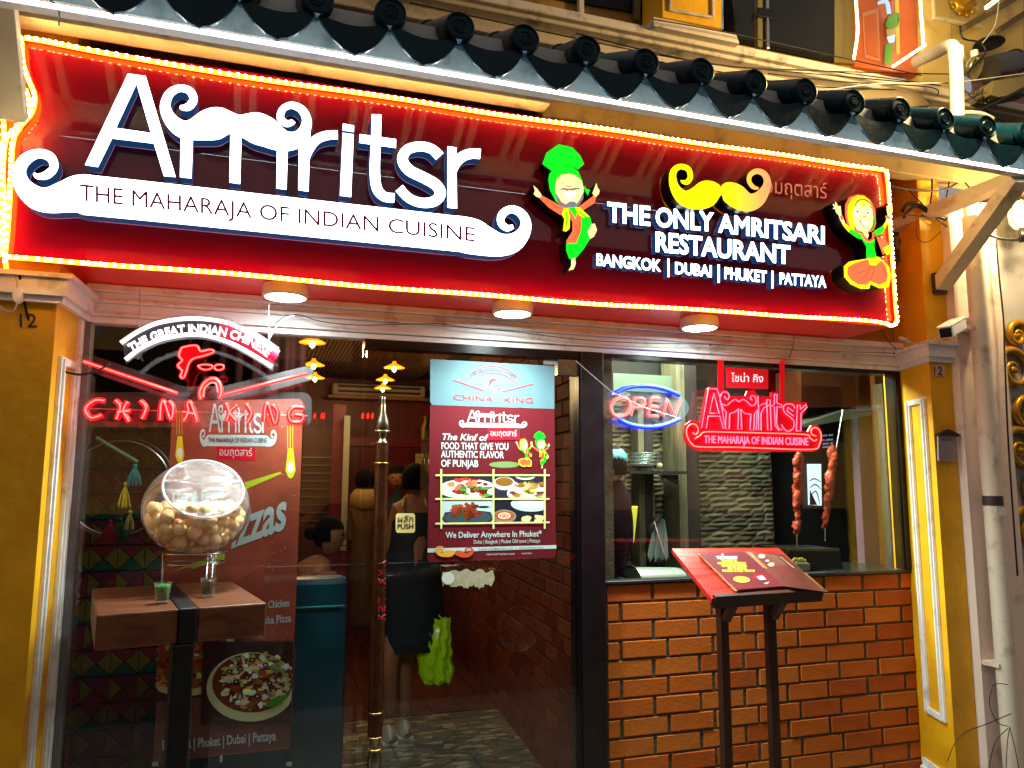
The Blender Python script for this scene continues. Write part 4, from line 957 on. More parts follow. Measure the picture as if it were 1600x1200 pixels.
# tall pizza banner behind the left pane
fB = plane(.05); t = thing('banner', P(360, 1175, .05), 'tall brown pizza banner standing behind the left glass pane', 'banner')
bm_ = mat('banner_brown', (.64, .29, .21), rough=.4, noise=(5, .35), coat=.3)
MB().poly([(270, 627), (468, 623), (474, 629), (464, 900), (453, 1163), (449, 1170), (240, 1191), (255, 900)], fB, depth=.004).build('sheet', bm_, t)
MB().poly([(264, 960), (462.5, 1015), (453, 1162), (448, 1168), (241, 1189), (255, 975)], fB, off=.0006).build('wood_print', mat('banner_wood', (.44, .24, .21), rough=.4, wood=((8, 1, .6), 3, .5)), t)
e_ = MB(); a, b, h = small_logo([(312, 630), (432, 635), (432, 698), (312, 698)], fB, e_, .0012)
e_.text('Hot & Fresh', (270, 790), (350, 778), 17, fB, bold=.03, off=.0014)
e_.text('Chicken', (419, 950), (452, 947), 11, fB, bold=.03, off=.0014); e_.text('Tikka Pizza', (402, 976), (455, 971), 11.5, fB, bold=.03, off=.0014)
e_.text('Bangkok', (254, 1172), (299, 1168), 15, fB, bold=.02, off=.0014); e_.text('| Phuket | Dubai | Pattaya', (303, 1168), (431, 1156), 14, fB, bold=.02, off=.0014)
e_.build('white_print', wp, t)
e_ = MB(); e_.text('THE MAHARAJA OF INDIAN CUISINE', a, b, h, fB, off=.003, bold=.015); e_.build('dark_print', gr, t)
MB().poly([(338.5, 697), (399, 699.5), (399, 719.5), (338.5, 718)], fB, off=.001).build('red_label', rp_, t)
MB().text('อมฤตสาร์', (343, 715), (394, 716), 16, fB, mode='bbox', off=.0016).build('thai_print', wp, t)
vs, fs = text2d('Pizzas', .028); o_ = [(338+(446-338)*u+.10*v*45, 864+(824-864)*u-60*v) for u, v in vs]
for l in islands(o_, fs):
    v2, f2 = sub_mesh(o_, l); MB().plate(v2, f2, fB, off=.0020).build('letter', wp, t)
e_ = MB()
e_.poly([(378, 755), (438, 737), (440, 740), (376, 768)], fB, off=.0012); e_.poly([(268, 893), (352, 861), (350, 876), (300, 889), (296, 886)], fB, off=.0012); e_.build('lime_flash_print', pm('pr_lime', (.72, .78, .15)), t)
for cx_, cy_, s_ in ((454, 727, 1.0), (281, 705, .9)):
    e_ = MB(); e_.poly([(cx_-4*s_, cy_-26*s_), (cx_+4*s_, cy_-26*s_), (cx_+8*s_, cy_+8*s_), (cx_+4*s_, cy_+18*s_), (cx_, cy_+21*s_), (cx_-4*s_, cy_+18*s_), (cx_-8*s_, cy_+8*s_)], fB, off=.0012)
    for dx in (-5, -1, 3): e_.poly([(cx_+dx, cy_-62), (cx_+dx+.8, cy_-62), (cx_+dx+.8, cy_-26), (cx_+dx, cy_-26)], fB, off=.0011)
    e_.build('bulb_print', pm('pr_yellow', (.88, .86, .12)), t)
    MB().poly([(cx_+5*s_*math.cos(k/12*6.283), cy_+3+9*s_*math.sin(k/12*6.283)) for k in range(12)], fB, off=.0016).build('bulb_core_print', pm('pr_core', (.95, .97, .98)), t)
e_ = MB()
for _ in range(70):
    x, y = random.uniform(395, 462), random.uniform(640, 1010); r_ = random.uniform(.6, 1.8); a_ = random.uniform(0, 3)
    if y < 800 and x < 430: continue
    e_.poly([(x+r_*1.8*math.cos(a_), y+r_*1.8*math.sin(a_)), (x-r_*.5*math.sin(a_), y+r_*.5*math.cos(a_)), (x-r_*1.8*math.cos(a_), y-r_*1.8*math.sin(a_)), (x+r_*.5*math.sin(a_), y-r_*.5*math.cos(a_))], fB, off=.0009)
e_.build('gold_fleck_print', pm('pr_gold', (.88, .58, .22)), t)
def pizza1(b):
    b(.45, .4, .62, .56, (.80, .74, .48), n=30); b(.42, .36, .56, .48, (.6, .3, .12), n=30)
    for _ in range(110): b(.42+random.uniform(-.5, .5), .36+random.uniform(-.42, .4), random.uniform(.02, .07), random.uniform(.02, .06), qc(random.choice([(.6, .18, .1), (.75, .5, .25), (.85, .75, .5), (.4, .12, .08), (.5, .5, .25), (.8, .2, .1)])), .4, n=8)
def pizza2(b):
    b(.55, .55, .5, .42, (.80, .80, .60), n=34); b(.56, .50, .45, .36, (.45, .18, .1), n=34)
    for _ in range(240):
        a_ = random.uniform(0, 6.28); r_ = random.random()**.5; b(.60+.38*r_*math.cos(a_), .46+.34*r_*math.sin(a_), random.uniform(.015, .05), random.uniform(.015, .045), qc(random.choice([(.86, .84, .66), (.92, .92, .82), (.75, .65, .4), (.6, .3, .15), (.5, .15, .1), (.6, .65, .35)])), .4, n=8)
    for u, v in ((.42, .33), (.50, .43), (.38, .48), (.75, .50), (.62, .66), (.70, .28), (.3, .36), (.55, .22)):
        b(u, v, .035, .03, (.14, .07, .1), n=14); b(u, v, .014, .012, (.8, .75, .6), n=10)
    b(.84, .72, .14, .05, (.3, .55, .12), .2, n=14, rot=-.5)
foodpix([(247, 1000), (378, 998), (372, 1082), (242, 1098)], pizza1, t, 'printed photo of a pizza with tomato topping', fB, .0010, (.26, .13, .12))
def clip_pz(b): pizza2(b)
foodpix([(318, 1002), (458, 1002), (454, 1130), (314, 1132)], clip_pz, t, 'printed photo of a pizza in a pale dish with olives', fB, .0048, (.24, .13, .13))
MB().poly([(296, 1100), (297, 1092), (299, 1092)], fB, off=.001).build('dot_print', wp, t)
for x_ in (243, 452):
    MB().box(P(x_, 1188, .052)+V((-.01, 0, -.02)), P(x_, 1188, .052)+V((.01, .12, -.005))).build('foot', steel, t)
MB().tube([P(362, 624, .075), P(345, 1190, .075)], .008, 8).build('pole', steel, t)
# ================================================================== NEON SIGNS
red_t = emi('neon_red_tube', (1, .0, .07), 2.6); red_c = emi('neon_red_core', (1, .42, .36), 1.6); wht_t = emi('neon_white_tube', (1, .97, .97), 1.3)
blu_t = emi('neon_blue_tube', (.02, .05, 1), 3); blu_c = emi('neon_blue_core', (.12, .30, 1), 2.5); pnk_c = emi('neon_pink_core', (1, .38, .52), 1.4)
red_b = mat('neon_red_backing', (.62, .0, .05), rough=.3, emit=(.75, 0, .06), es=.5)
def neon(path, tr, Y, r, outer, inner, parent, name='tube', sub=5, closed=False, core=.45):
    q = [tr(*p) for p in path]
    if closed: q = q+[q[0]]
    q = catmull(q, sub); pts = [P(x, y, Y) for x, y in q]
    o_ = MB().tube(pts, r, 8); o_.tube([p+V((0, -r*.82, 0)) for p in pts], r*core, 6, mi=1); return o_.build(name, [outer, inner], parent, smooth=True)
zk = lambda x, y: (120+x/4.21, 480+y/4.21)
YN = -.16
ck = thing('neon_sign', P(310, 560, YN), 'arched white and red neon sign hanging over the left pane', 'neon sign')
top = [(290, 235), (400, 162), (520, 108), (650, 82), (760, 74), (880, 82), (1000, 106), (1120, 162), (1230, 225), (1330, 297)]
bot = [(320, 345), (420, 270), (540, 215), (680, 185), (800, 180), (920, 203), (1040, 248), (1150, 308), (1285, 390)]
neon(top, zk, YN-.02, .0072, wht_t, wht_t, ck); neon(bot, zk, YN-.02, .0072, wht_t, wht_t, ck)
tq = catmull(top, 4); bq = catmull(bot, 4)
e_ = MB(); e_.poly([zk(x+3, y-30) for x, y in tq]+[zk(x+4, y+30) for x, y in bq[::-1]], plane(YN), depth=.006, back=True); e_.build('acrylic_backing', acry, ck)
pk = MB(); pk.poly([zk(x, y+14) for x, y in tq[int(len(tq)*.6):]]+[zk(x, y-8) for x, y in bq[::-1][:int(len(bq)*.42)]], plane(YN-.002)); pk.build('pink_film', mat('pink_film', (.60, .05, .18), rough=.4, emit=(.7, .05, .2), es=.35), ck)
gy_ = MB(); gy_.poly([zk(x, y+14) for x, y in tq[2:int(len(tq)*.6)+1]]+[zk(x, y-8) for x, y in bq[::-1][int(len(bq)*.42)-1:-2]], plane(YN-.002)); gy_.build('grey_film', mat('grey_film', (.20, .17, .22), rough=.4), ck)
vs, fs = text2d('THE GREAT INDIAN CHINESE', .022)
bl = catmull([(356, 294), (480, 228), (600, 186), (720, 167), (840, 167), (960, 186), (1080, 222), (1170, 268), (1252, 326)], 8)
cum = [0]
for p_, q_ in zip(bl, bl[1:]): cum.append(cum[-1]+math.hypot(q_[0]-p_[0], q_[1]-p_[1]))
def base_(u):
    s_ = u*cum[-1]; i = 0
    while i < len(bl)-2 and cum[i+1] < s_: i += 1
    g = (s_-cum[i])/(cum[i+1]-cum[i]); return zk(bl[i][0]+(bl[i+1][0]-bl[i][0])*g, bl[i][1]+(bl[i+1][1]-bl[i][1])*g)
out = arctext(vs, base_, 12.5)
for l in islands(out, fs):
    v2, f2 = sub_mesh(out, l); MB().plate(v2, f2, plane(YN-.018), depth=.014).build('letter', wht_t, ck)
hat = [(690, 268), (745, 256), (790, 256), (815, 292), (880, 280), (897, 298), (830, 322), (765, 340), (735, 375), (718, 430), (700, 466), (682, 455), (692, 420), (664, 385), (692, 352), (672, 318)]
neon(hat, zk, YN-.01, .0052, red_t, red_c, ck, closed=True); MB().poly([zk(*p) for p in hat], plane(YN-.004), depth=.004).build('hat_film', red_b, ck)
neon([(795, 385), (840, 378), (885, 384), (886, 402), (850, 412), (815, 404)], zk, YN-.01, .0038, red_t, red_c, ck, closed=True)
neon([(905, 388), (930, 378), (962, 384), (962, 406), (930, 414), (908, 406)], zk, YN-.01, .0038, red_t, red_c, ck, closed=True)
neon([(815, 605), (808, 560), (830, 510), (870, 475), (910, 472), (940, 505), (950, 555), (938, 600)], zk, YN-.01, .0075, red_t, red_c, ck); neon([(832, 590), (840, 535), (880, 498), (915, 505), (928, 560)], zk, YN-.022, .0030, red_c, red_c, ck)
neon([(45, 357), (660, 566)], zk, YN-.01, .0062, red_t, red_c, ck, sub=1); neon([(975, 572), (1510, 435)], zk, YN-.01, .0062, red_t, red_c, ck, sub=1)
CKL = [('C', [[(182, 618), (130, 612), (72, 650), (62, 690), (100, 728), (165, 710)]]), ('H', [[(255, 612), (288, 655), (262, 738)], [(335, 622), (308, 680), (345, 752)], [(268, 690), (352, 682)]]), ('I', [[(420, 615), (456, 662), (430, 735)]]),
 ('N', [[(548, 742), (556, 640), (575, 622), (618, 738), (634, 660), (604, 618)]]), ('A', [[(704, 748), (735, 690), (728, 640), (750, 630), (792, 752)], [(700, 688), (782, 704)]]),
 ('K', [[(978, 632), (1002, 690), (985, 748)], [(1055, 645), (1008, 692), (1052, 752)]]), ('I', [[(1112, 636), (1148, 695), (1122, 758)]]), ('N', [[(1232, 755), (1240, 660), (1260, 642), (1302, 768), (1320, 690), (1288, 645)]]), ('G', [[(1495, 662), (1430, 658), (1394, 700), (1410, 750), (1470, 754), (1488, 716), (1436, 706)]])]
for ch, sts in CKL:
    mb = MB()
    for s_ in sts:
        q = [zk(*p) for p in catmull(s_, 5)]; pts = [P(x, y, YN-.01) for x, y in q]; mb.tube(pts, .0088, 8); mb.tube([p+V((0, -.0078, 0)) for p in pts], .0028, 6, mi=1)
    mb.build('neon_letter', [red_t, red_c], ck, smooth=True)
MB().poly(rrect(*zk(5, 560), *zk(1545, 790), 14), plane(YN+.002), depth=.005, back=True).build('clear_plate', acry, ck)
MB().poly([zk(10, 320), zk(60, 300), zk(700, 520), zk(960, 520), zk(1500, 390), zk(1560, 400), zk(1540, 480), zk(980, 630), zk(640, 620), zk(20, 400)], plane(YN+.008), depth=.004, back=True).build('clear_plate', acry, ck)
e_ = MB()
for a_, b_ in (((218, 452), (218, 512)), ((420, 472), (420, 545))): e_.tube([P(*a_, YN), P(*b_, YN)], .0016, 6)
e_.tube([P(x, y, YN) for x, y in catmull([(420, 530), (440, 500), (460, 493)], 4)], .0016, 6)
e_.tube([P(x, y, YN+.006) for x, y in ((135, 638), (480, 650))], .0018, 6)
e_.build('hanging_wires', wirem, ck)
t = thing('power_cable', P(60, 500, -.31), 'black power cable drooping from the cornice to the arched neon sign', 'cable')
MB().tube([P(x, y, -.345+.18*(k/30)) for k, (x, y) in enumerate(catmull([(30, 425), (34, 450), (45, 500), (62, 540), (88, 573), (120, 585), (150, 580), (172, 568)], 4))], .0042, 8).build('cable', cablem, t, smooth=True)
t = thing('socket_adapter', P(27, 460, -.34), 'small white plug adapter hanging on a wire at the left pillar', 'plug')
MB().poly([(22, 449), (32, 449), (35, 456), (33, 470), (26, 474), (19, 468), (18, 456)], plane(-.345), depth=.02, back=True).build('body', whitep, t, bevel=.002)
MB().tube([P(x, y, -.34) for x, y in catmull([(26, 474), (22, 484), (10, 487), (-6, 474)], 4)], .003, 6).build('wire', wirem, t)
MB().tube([P(x, y, -.34) for x, y in catmull([(27, 449), (24, 430), (8, 415)], 4)], .003, 6).build('wire', wirem, t)

# red neon sign in the kitchen window
za = lambda x, y: (1060+x/6.667, 590+y/6.667)
YA = -.07
an = thing('neon_sign', P(1180, 660, YA), 'red neon restaurant sign with moustache outline in the kitchen window', 'neon sign')
hull = [(62, 570), (75, 490), (130, 450), (190, 450), (232, 480), (300, 112), (330, 100), (415, 100), (440, 125), (500, 130), (545, 195), (620, 195), (700, 190), (720, 135), (790, 130), (835, 200), (890, 195), (965, 200), (968, 150), (1035, 145), (1045, 235), (1100, 255), (1340, 255), (1335, 330), (1295, 400), (1285, 555), (1350, 560), (1385, 500), (1450, 490), (1495, 560), (1500, 640), (1475, 735), (1420, 770), (1000, 772), (200, 758), (110, 705), (70, 650)]
MB().poly([za(*p) for p in hull], plane(YA+.006), depth=.012, back=True).build('backing', red_b, an)
AS = [[(240, 525), (312, 118), (402, 118), (430, 200), (492, 532)], [(290, 530), (312, 402), (432, 402), (468, 532)], [(325, 372), (368, 160), (425, 372), (325, 372)],
 [(478, 195), (505, 230), (530, 200), (515, 160), (470, 150), (438, 190), (440, 260), (500, 290), (540, 260), (590, 226), (632, 250), (672, 226), (715, 250), (768, 295), (808, 262), (800, 200), (765, 190), (750, 215), (768, 235)],
 [(440, 260), (470, 330), (498, 360), (488, 532), (530, 535), (535, 375), (590, 358), (628, 325)], [(628, 325), (618, 538), (660, 540), (652, 330), (690, 372), (752, 382)], [(755, 380), (745, 545), (785, 548), (792, 380), (820, 335), (812, 545)],
 [(835, 300), (835, 545), (862, 548), (862, 370), (890, 315), (948, 285)], [(828, 190), (832, 300), (880, 275), (915, 268)], [(920, 232), (930, 545), (968, 548), (955, 232), (920, 232)], [(1000, 175), (1030, 175), (1025, 265), (1080, 285), (1075, 310), (1028, 300), (1022, 470), (1042, 530), (1080, 545)], [(1000, 175), (1000, 270), (975, 300), (1000, 305), (1008, 500), (1050, 552)],
 [(1215, 320), (1190, 280), (1130, 275), (1095, 305), (1105, 360), (1170, 415), (1205, 460), (1195, 530), (1140, 560), (1090, 520), (1078, 490)], [(1195, 350), (1140, 310), (1130, 345), (1200, 400)], [(1228, 555), (1240, 285), (1268, 285), (1270, 330), (1330, 280), (1338, 310), (1278, 370), (1275, 555), (1228, 555)]]
for s_ in AS: neon(s_, za, YA-.004, .0026, pnk_c, pnk_c, an, sub=3 if len(s_) > 9 else 1)
neon([(150, 575), (185, 592), (208, 545), (180, 490), (125, 488), (85, 540), (95, 620), (140, 690), (220, 722), (600, 725), (1000, 740), (1400, 748), (1465, 705), (1488, 620), (1470, 550), (1425, 520), (1385, 545), (1390, 590), (1435, 608)], za, YA-.004, .0028, red_c, red_c, an, sub=3)
neon([(170, 636), (225, 605), (275, 566), (500, 568), (900, 578), (1320, 592), (1370, 628), (1420, 662), (1440, 640)], za, YA-.004, .0026, red_c, red_c, an, sub=3)
MB().text('THE MAHARAJA OF INDIAN CUISINE', za(272, 680), za(1355, 705), 11.5, plane(YA-.002), bold=.008, depth=.003).build('lettering', pnk_c, an)
for x0, x1, yb in ((1122, 1131, 610), (1219, 1226, 632)):
    MB().poly([(x0, 563), (x1, 563), (x1-1, yb), (x0, yb)], plane(YA+.02), depth=.004, back=True).build('hanging_strap', red_b, an)
t = thing('thai_name_plate', P(1167, 590, -.03), 'small red plate with white Thai lettering above the red neon sign', 'sign')
MB().poly([(1134, 574), (1200.5, 577), (1200.5, 607.5), (1136.5, 605)], plane(-.03), depth=.004, back=True).build('plate', mat('thai_plate_red', (.78, .04, .12), rough=.4, emit=(.7, .03, .1), es=.35), t)
MB().text('ไชน่า คิง', (1142.5, 596.5), (1192.5, 597.5), 14.5, plane(-.032), mode='bbox', bold=.006).build('lettering', emi('white_letter', (.95, .93, .93), .7), t)
# OPEN sign
zo = lambda x, y: (900+x/3.2, 520+y/3.2)
YO = -.05
t = thing('neon_sign', P(1013, 637, YO), 'oval blue and pink OPEN neon sign left in the kitchen window', 'neon sign')
el = lambda cx, cy, rx, ry, n=36, rot=.06: [(cx+rx*math.cos(a)*math.cos(rot)-ry*math.sin(a)*math.sin(rot), cy+rx*math.cos(a)*math.sin(rot)+ry*math.sin(a)*math.cos(rot)) for a in [k/n*6.2832 for k in range(n)]]
MB().poly([zo(*p) for p in el(363, 366, 203, 98)], plane(YO+.012), depth=.006, back=True).build('clear_plate', glassmat('open_plate', (.9, .92, .95), refl=1.6, body=.05, bodycol=(.4, .5, .55)), t)
neon([(198, 300), (250, 276), (310, 266), (380, 268), (450, 284), (518, 312)], zo, YO, .0100, blu_t, blu_c, t, name='arc_tube'); neon([(208, 428), (260, 455), (330, 470), (400, 470), (460, 455), (520, 430)], zo, YO, .0100, blu_t, blu_c, t, name='arc_tube')
otube = emi('open_tube', (1, .22, .26), 1.4); ocore = emi('open_core', (1, .62, .55), 1.2)
OL = [[[(222, 322), (190, 335), (172, 370), (188, 408), (222, 412), (252, 398), (268, 360), (252, 326), (222, 322)]], [[(268, 408), (292, 322), (335, 325), (342, 348), (325, 368), (282, 370)]], [[(415, 326), (372, 324), (356, 410), (405, 414)], [(366, 366), (405, 368)]], [[(430, 412), (452, 328), (488, 414), (518, 335)]]]
for l in OL:
    mb = MB()
    for s_ in l:
        for dx, dy in ((0, 0), (7, 6)):
            pts = [P(*zo(x+dx, y+dy), YO) for x, y in catmull(s_, 5 if len(s_) > 6 else 1)]; mb.tube(pts, .0058, 8); mb.tube([p+V((0, -.0050, 0)) for p in pts], .0018, 6, mi=1)
    mb.build('neon_letter', [otube, ocore], t, smooth=True)
MB().tube([P(x, y, -.09) for x, y in ((900, 564), (955, 612), (1005, 636), (1063, 654))], .0018, 6).build('wire', wirem, t)

# ================================================================== MENU STAND
t = thing('menu_stand', (1.8, -.5, 0), 'dark wooden menu stand with sloping red top before the brick wall', 'menu stand')
pA, pB = V((1.59, -.30, 1.292)), V((2.10, -.30, 1.283)); pC, pD = V((2.0, -.69, 1.158)), V((1.515, -.70, 1.154))
up_ = (pB-pA).cross(pD-pA).normalized(); up_ = up_ if up_.z > 0 else -up_
ddn = -up_*.016
mb = MB(); mb.add([pA, pB, pC, pD, pA+ddn, pB+ddn, pC+ddn, pD+ddn], [(3, 2, 1, 0), (4, 5, 6, 7), (0, 1, 5, 4), (1, 2, 6, 5), (2, 3, 7, 6), (3, 0, 4, 7)])
dk = mat('stand_wood_dark', (.24, .12, .07), rough=.5, wood=((6, 6, 1), 3, .5))
mb.build('desk_top', mat('stand_top_red', (.86, .18, .13), rough=.28, coat=.4, wood=((1.2, 14, 4), 3, .4)), t)
MB().bar(pD+ddn+V((.01, 0, .004)), pC+ddn+V((-.01, 0, .004)), .02, .045, up=up_).build('front_lip', dk, t)
lx = [P(1131, 1050, -.52).x, P(1206, 1050, -.52).x]
for k, x_ in enumerate(lx):
    MB().box((x_-.017, -.537, 0), (x_+.017, -.503, 1.19)).build('leg', dk, t, bevel=.002)
    MB().bar((x_, -.525, 1.04), (x_+.10, -.525, 1.16), .028, .026).build('brace', dk, t)
    MB().bar((x_, -.545, 1.05), (x_-.02, -.65, 1.145), .028, .024).build('brace', dk, t)
MB().box((lx[0]+.022, -.535, 1.165), (lx[1]-.022, -.505, 1.195)).build('rail', dk, t)
MB().box((lx[0]-.05, -.70, 0), (lx[0]+.05, -.34, .035)).build('foot', dk, t); MB().box((lx[1]-.05, -.70, 0), (lx[1]+.05, -.34, .035)).build('foot', dk, t)
# open menu book resting on the desk
nu = up_
fM = lambda off: (lambda x, y: PN(x, y, pA+nu*off, nu))
t = thing('menu_book', P(1190, 900, -.5), 'open maroon menu book with yellow print lying on the sloping stand', 'menu')
zm = lambda x, y: (1040+x/6.154, 840+y/6.154)
pg = mat('menu_pages', (.80, .74, .55), rough=.6)
mb = MB()
for k in range(7):
    o_ = .002+k*.0026; sh = 3-k*.9
    mb.poly([zm(318-sh*3, 150), zm(755, 135), zm(1125, 468), zm(680-sh*3, 512+sh)], fM(o_), depth=.0016, dvec=tuple(-nu), back=True)
mb.build('page_block', pg, t)
mcol = mat('menu_maroon', (.42, .17, .20), rough=.32, coat=.3)
MB().poly([zm(322, 148), zm(760, 133), zm(1130, 466), zm(688, 500)], fM(.0222), depth=.0012, dvec=tuple(-nu), back=True).build('left_page', mcol, t)
# right page lifts off the desk edge in a gentle curve
q = []
for k in range(9):
    u = k/8; lift = .022+.012*math.sin(u*2.6)
    a = zm(760+(1135-760)*u, 133+(160-133)*u); b = zm(1130+(1565-1130)*u, 466+(525-466)*u); q.append((fM(lift)(*a), fM(lift)(*b)))
mb = MB(); vv = [p for pr_ in q for p in pr_]; mb.add(vv, [(2*i, 2*i+1, 2*i+3, 2*i+2) for i in range(8)]); mb.build('right_page', mat('menu_brown', (.38, .20, .17), rough=.3, coat=.3), t, smooth=True)
def pagemap(x, y):
    def xat(u):
        a = zm(760+375*u, 133+27*u); b = zm(1130+435*u, 466+59*u); return a[0]+(b[0]-a[0])*(y-a[1])/(b[1]-a[1])
    u = min(range(81), key=lambda i: abs(xat(i/80)-x))/80
    return fM(.0232+.012*math.sin(u*2.6))(x, y)
fl_ = fM(.0236)
e_ = MB(); yl = [('The Kinf of', 225, 18), ('FOOD THAT GIVE YOU', 252, 20), ('AUTHENTIC FLAVOR', 276, 20), ('OF PUNJAB', 300, 20), ('PHUKET & OLD TOWN!', 325, 20)]
xs_ = [(535, 690), (505, 775), (540, 785), (600, 780), (550, 860)]
for (s_, y_, h_), (a_, b_) in zip(yl, xs_): e_.text(s_, zm(a_, y_+4), zm(b_, y_+4), h_/6.154, fl_, bold=.05, slant=-.35)
e_.poly([zm(730+80*math.cos(k/18*6.283)+14*math.sin(k/18*6.283), 402+30*math.sin(k/18*6.283)) for k in range(18)], fl_)
e_.build('yellow_print', pm('menu_yellow', (.86, .78, .25)), t)
e_ = MB(); e_.text('THE MAHARAJA', zm(490, 206), zm(690, 204), 4.2, fl_, bold=.04); e_.poly([zm(530, 170), zm(548, 150), zm(560, 170)], fl_); e_.poly([zm(480, 182), zm(690, 178), zm(690, 184), zm(480, 188)], fl_)
e_.poly([zm(870+k_, 375+j_) for k_, j_ in ((0, 0), (60, -12), (100, 30), (40, 35))], fM(.0242)); e_.poly([zm(940, 436), zm(1000, 428), zm(975, 448)], fl_); e_.build('white_print', wp, t)
MB().poly([zm(905+62*math.cos(k/18*6.283), 378+30*math.sin(k/18*6.283)) for k in range(18)], fM(.0239)).build('red_print', rp_, t)
e_ = MB()
for k in range(9): e_.text('=== == ==== =', zm(955+k*13, 165+k*13), zm(1085+k*11, 178+k*12), 1.2, pagemap)
for cx_, cy_, r_ in ((925, 178, 36), (978, 222, 20), (1015, 258, 32)): e_.poly([zm(cx_+r_*math.cos(k/12*6.283), cy_+r_*.6*math.sin(k/12*6.283)) for k in range(12)], pagemap)
e_.poly([zm(1100, 180), zm(1106, 180), zm(1240, 292), zm(1232, 292)], pagemap); e_.build('pale_print', pm('menu_pale', (.80, .66, .55)), t)
e_ = MB(); e_.poly([zm(780, 140), zm(830, 150), zm(985, 300), zm(935, 290)], pagemap); e_.poly([zm(1325, 340), zm(1350, 338), zm(1520, 490), zm(1490, 485)], pagemap); e_.build('gold_band_print', mat('menu_gold', (.58, .40, .16), rough=.4, noise=(150, .6)), t)

# ================================================================== HIGH TABLE, BOWL, GLASSES
ZT2 = 1.185
def PT(x, y): return PZ(x, y, ZT2)
cA, cB, cC, cD = PT(151, 961), PT(417, 942), PT(407, 906), PT(180, 917)
t = thing('table', ((cA+cC)/2)*1, 'tall bar table of thick dark wood with a black steel strap and leg', 'table')
ROOTLOC[t.name] = V(((cA+cC)/2).to_tuple()); t.location = ROOTLOC[t.name]
exx = (cB-cA).normalized(); eyy = V((-exx.y, exx.x, 0)); Wd = (cB-cA).length; Dp = (((cD-cA).dot(eyy))+((cC-cB).dot(eyy)))/2
tw = mat('table_wood', (.42, .24, .15), rough=.35, wood=((1.5, 14, 14), 3, .55), bump=(30, .1))
def tb(u0, u1, v0, v1, z0, z1, name, m_, bev=.005):
    pts = [cA+exx*u0+eyy*v0, cA+exx*u1+eyy*v0, cA+exx*u1+eyy*v1, cA+exx*u0+eyy*v1]
    mb = MB(); mb.add([V((p.x, p.y, z0)) for p in pts]+[V((p.x, p.y, z1)) for p in pts], [(0,3,2,1),(4,5,6,7),(0,1,5,4),(1,2,6,5),(2,3,7,6),(3,0,4,7)]); return mb.build(name, m_, t, bevel=bev)
sx0, sx1 = Wd*.46, Wd*.57
th = .098
tb(0, sx0-.001, 0, Dp*.49, ZT2-th, ZT2, 'top_plank', tw); tb(0, sx0-.001, Dp*.50, Dp, ZT2-th, ZT2, 'top_plank', tw)
tb(sx1+.001, Wd, 0, Dp*.56, ZT2-th, ZT2, 'top_plank', tw); tb(sx1+.001, Wd, Dp*.57, Dp, ZT2-th, ZT2, 'top_plank', tw)
tb(sx0, sx1, -.006, Dp, ZT2-th, ZT2+.0015, 'strap', matteblack)
tb(sx0-.012, sx1-.004, -.008, .07, 0.012, ZT2-th-.001, 'leg', matteblack)
tb(sx0-.15, sx1+.15, -.06, Dp, 0.0, .011, 'base_plate', matteblack)
# wire stand
bc = PT(303, 921)
dep = (bc-CAM).dot(FW); s_px = dep/FPX
ws = thing('wire_stand', bc, 'chrome wire stand holding up the round glass bowl', 'stand')
rR = 46*s_px; hS = 57*s_px
mb = MB(); ring = lambda r, z, n=40: [bc+V((r*math.cos(a/n*6.2832), r*math.sin(a/n*6.2832), z)) for a in range(n+1)]
MB().tube(ring(rR, hS), .0034, 8).build('ring', steel, ws, smooth=True); MB().tube(ring(rR*.96, hS*.72), .0028, 8).build('ring', steel, ws, smooth=True)
for k in range(3):
    for da in (-.09, .09):
        a = math.radians(-60+120*k)+da
        e1 = V((math.cos(a), math.sin(a), 0)); MB().tube([bc+e1*rR*1.02+V((0, 0, hS)), bc+e1*rR*1.0+V((0, 0, .014)), bc+e1*rR*1.08+V((0, 0, .004)), bc+e1*rR*1.2+V((0, 0, .004))], .0030, 8).build('leg', steel, ws, smooth=True)
# glass bowl with tilted mouth
Rb = 82*s_px; cb = bc+V((-.006, 0, hS+Rb*.86-.004))
gb = thing('glass_bowl', cb-V((0, 0, Rb*.9)), 'round clear glass bowl with tilted mouth, wrapped in film, full of puri balls', 'bowl')
ax = V((.22, -.78, .60)).normalized()
prof = []; th0 = math.radians(46)
for k in range(26):
    a = math.pi-(math.pi-th0)*k/25; prof.append((Rb*math.sin(a), Rb*math.cos(a)))
mb = MB().lathe(cb, prof, 56, tuple(ax)); mb.v = [V((v.x, v.y, cb.z+(v.z-cb.z)*.92)) for v in mb.v]
mb.build('bowl', bowlg, gb, smooth=True)
rm = Rb*math.sin(th0); cm = cb+ax*Rb*math.cos(th0); u_ = ax.orthogonal().normalized(); w_ = ax.cross(u_)
rp2 = [cm+(u_*math.cos(a/48*6.2832)+w_*math.sin(a/48*6.2832))*rm for a in range(49)]; rp2 = [V((p.x, p.y, cb.z+(p.z-cb.z)*.92)) for p in rp2]
MB().tube(rp2, .0048, 8).build('rim', glassmat('rim_glass', (.95, .93, .95), refl=2.6, body=.30, bodycol=(.9, .85, .88)), gb, smooth=True)
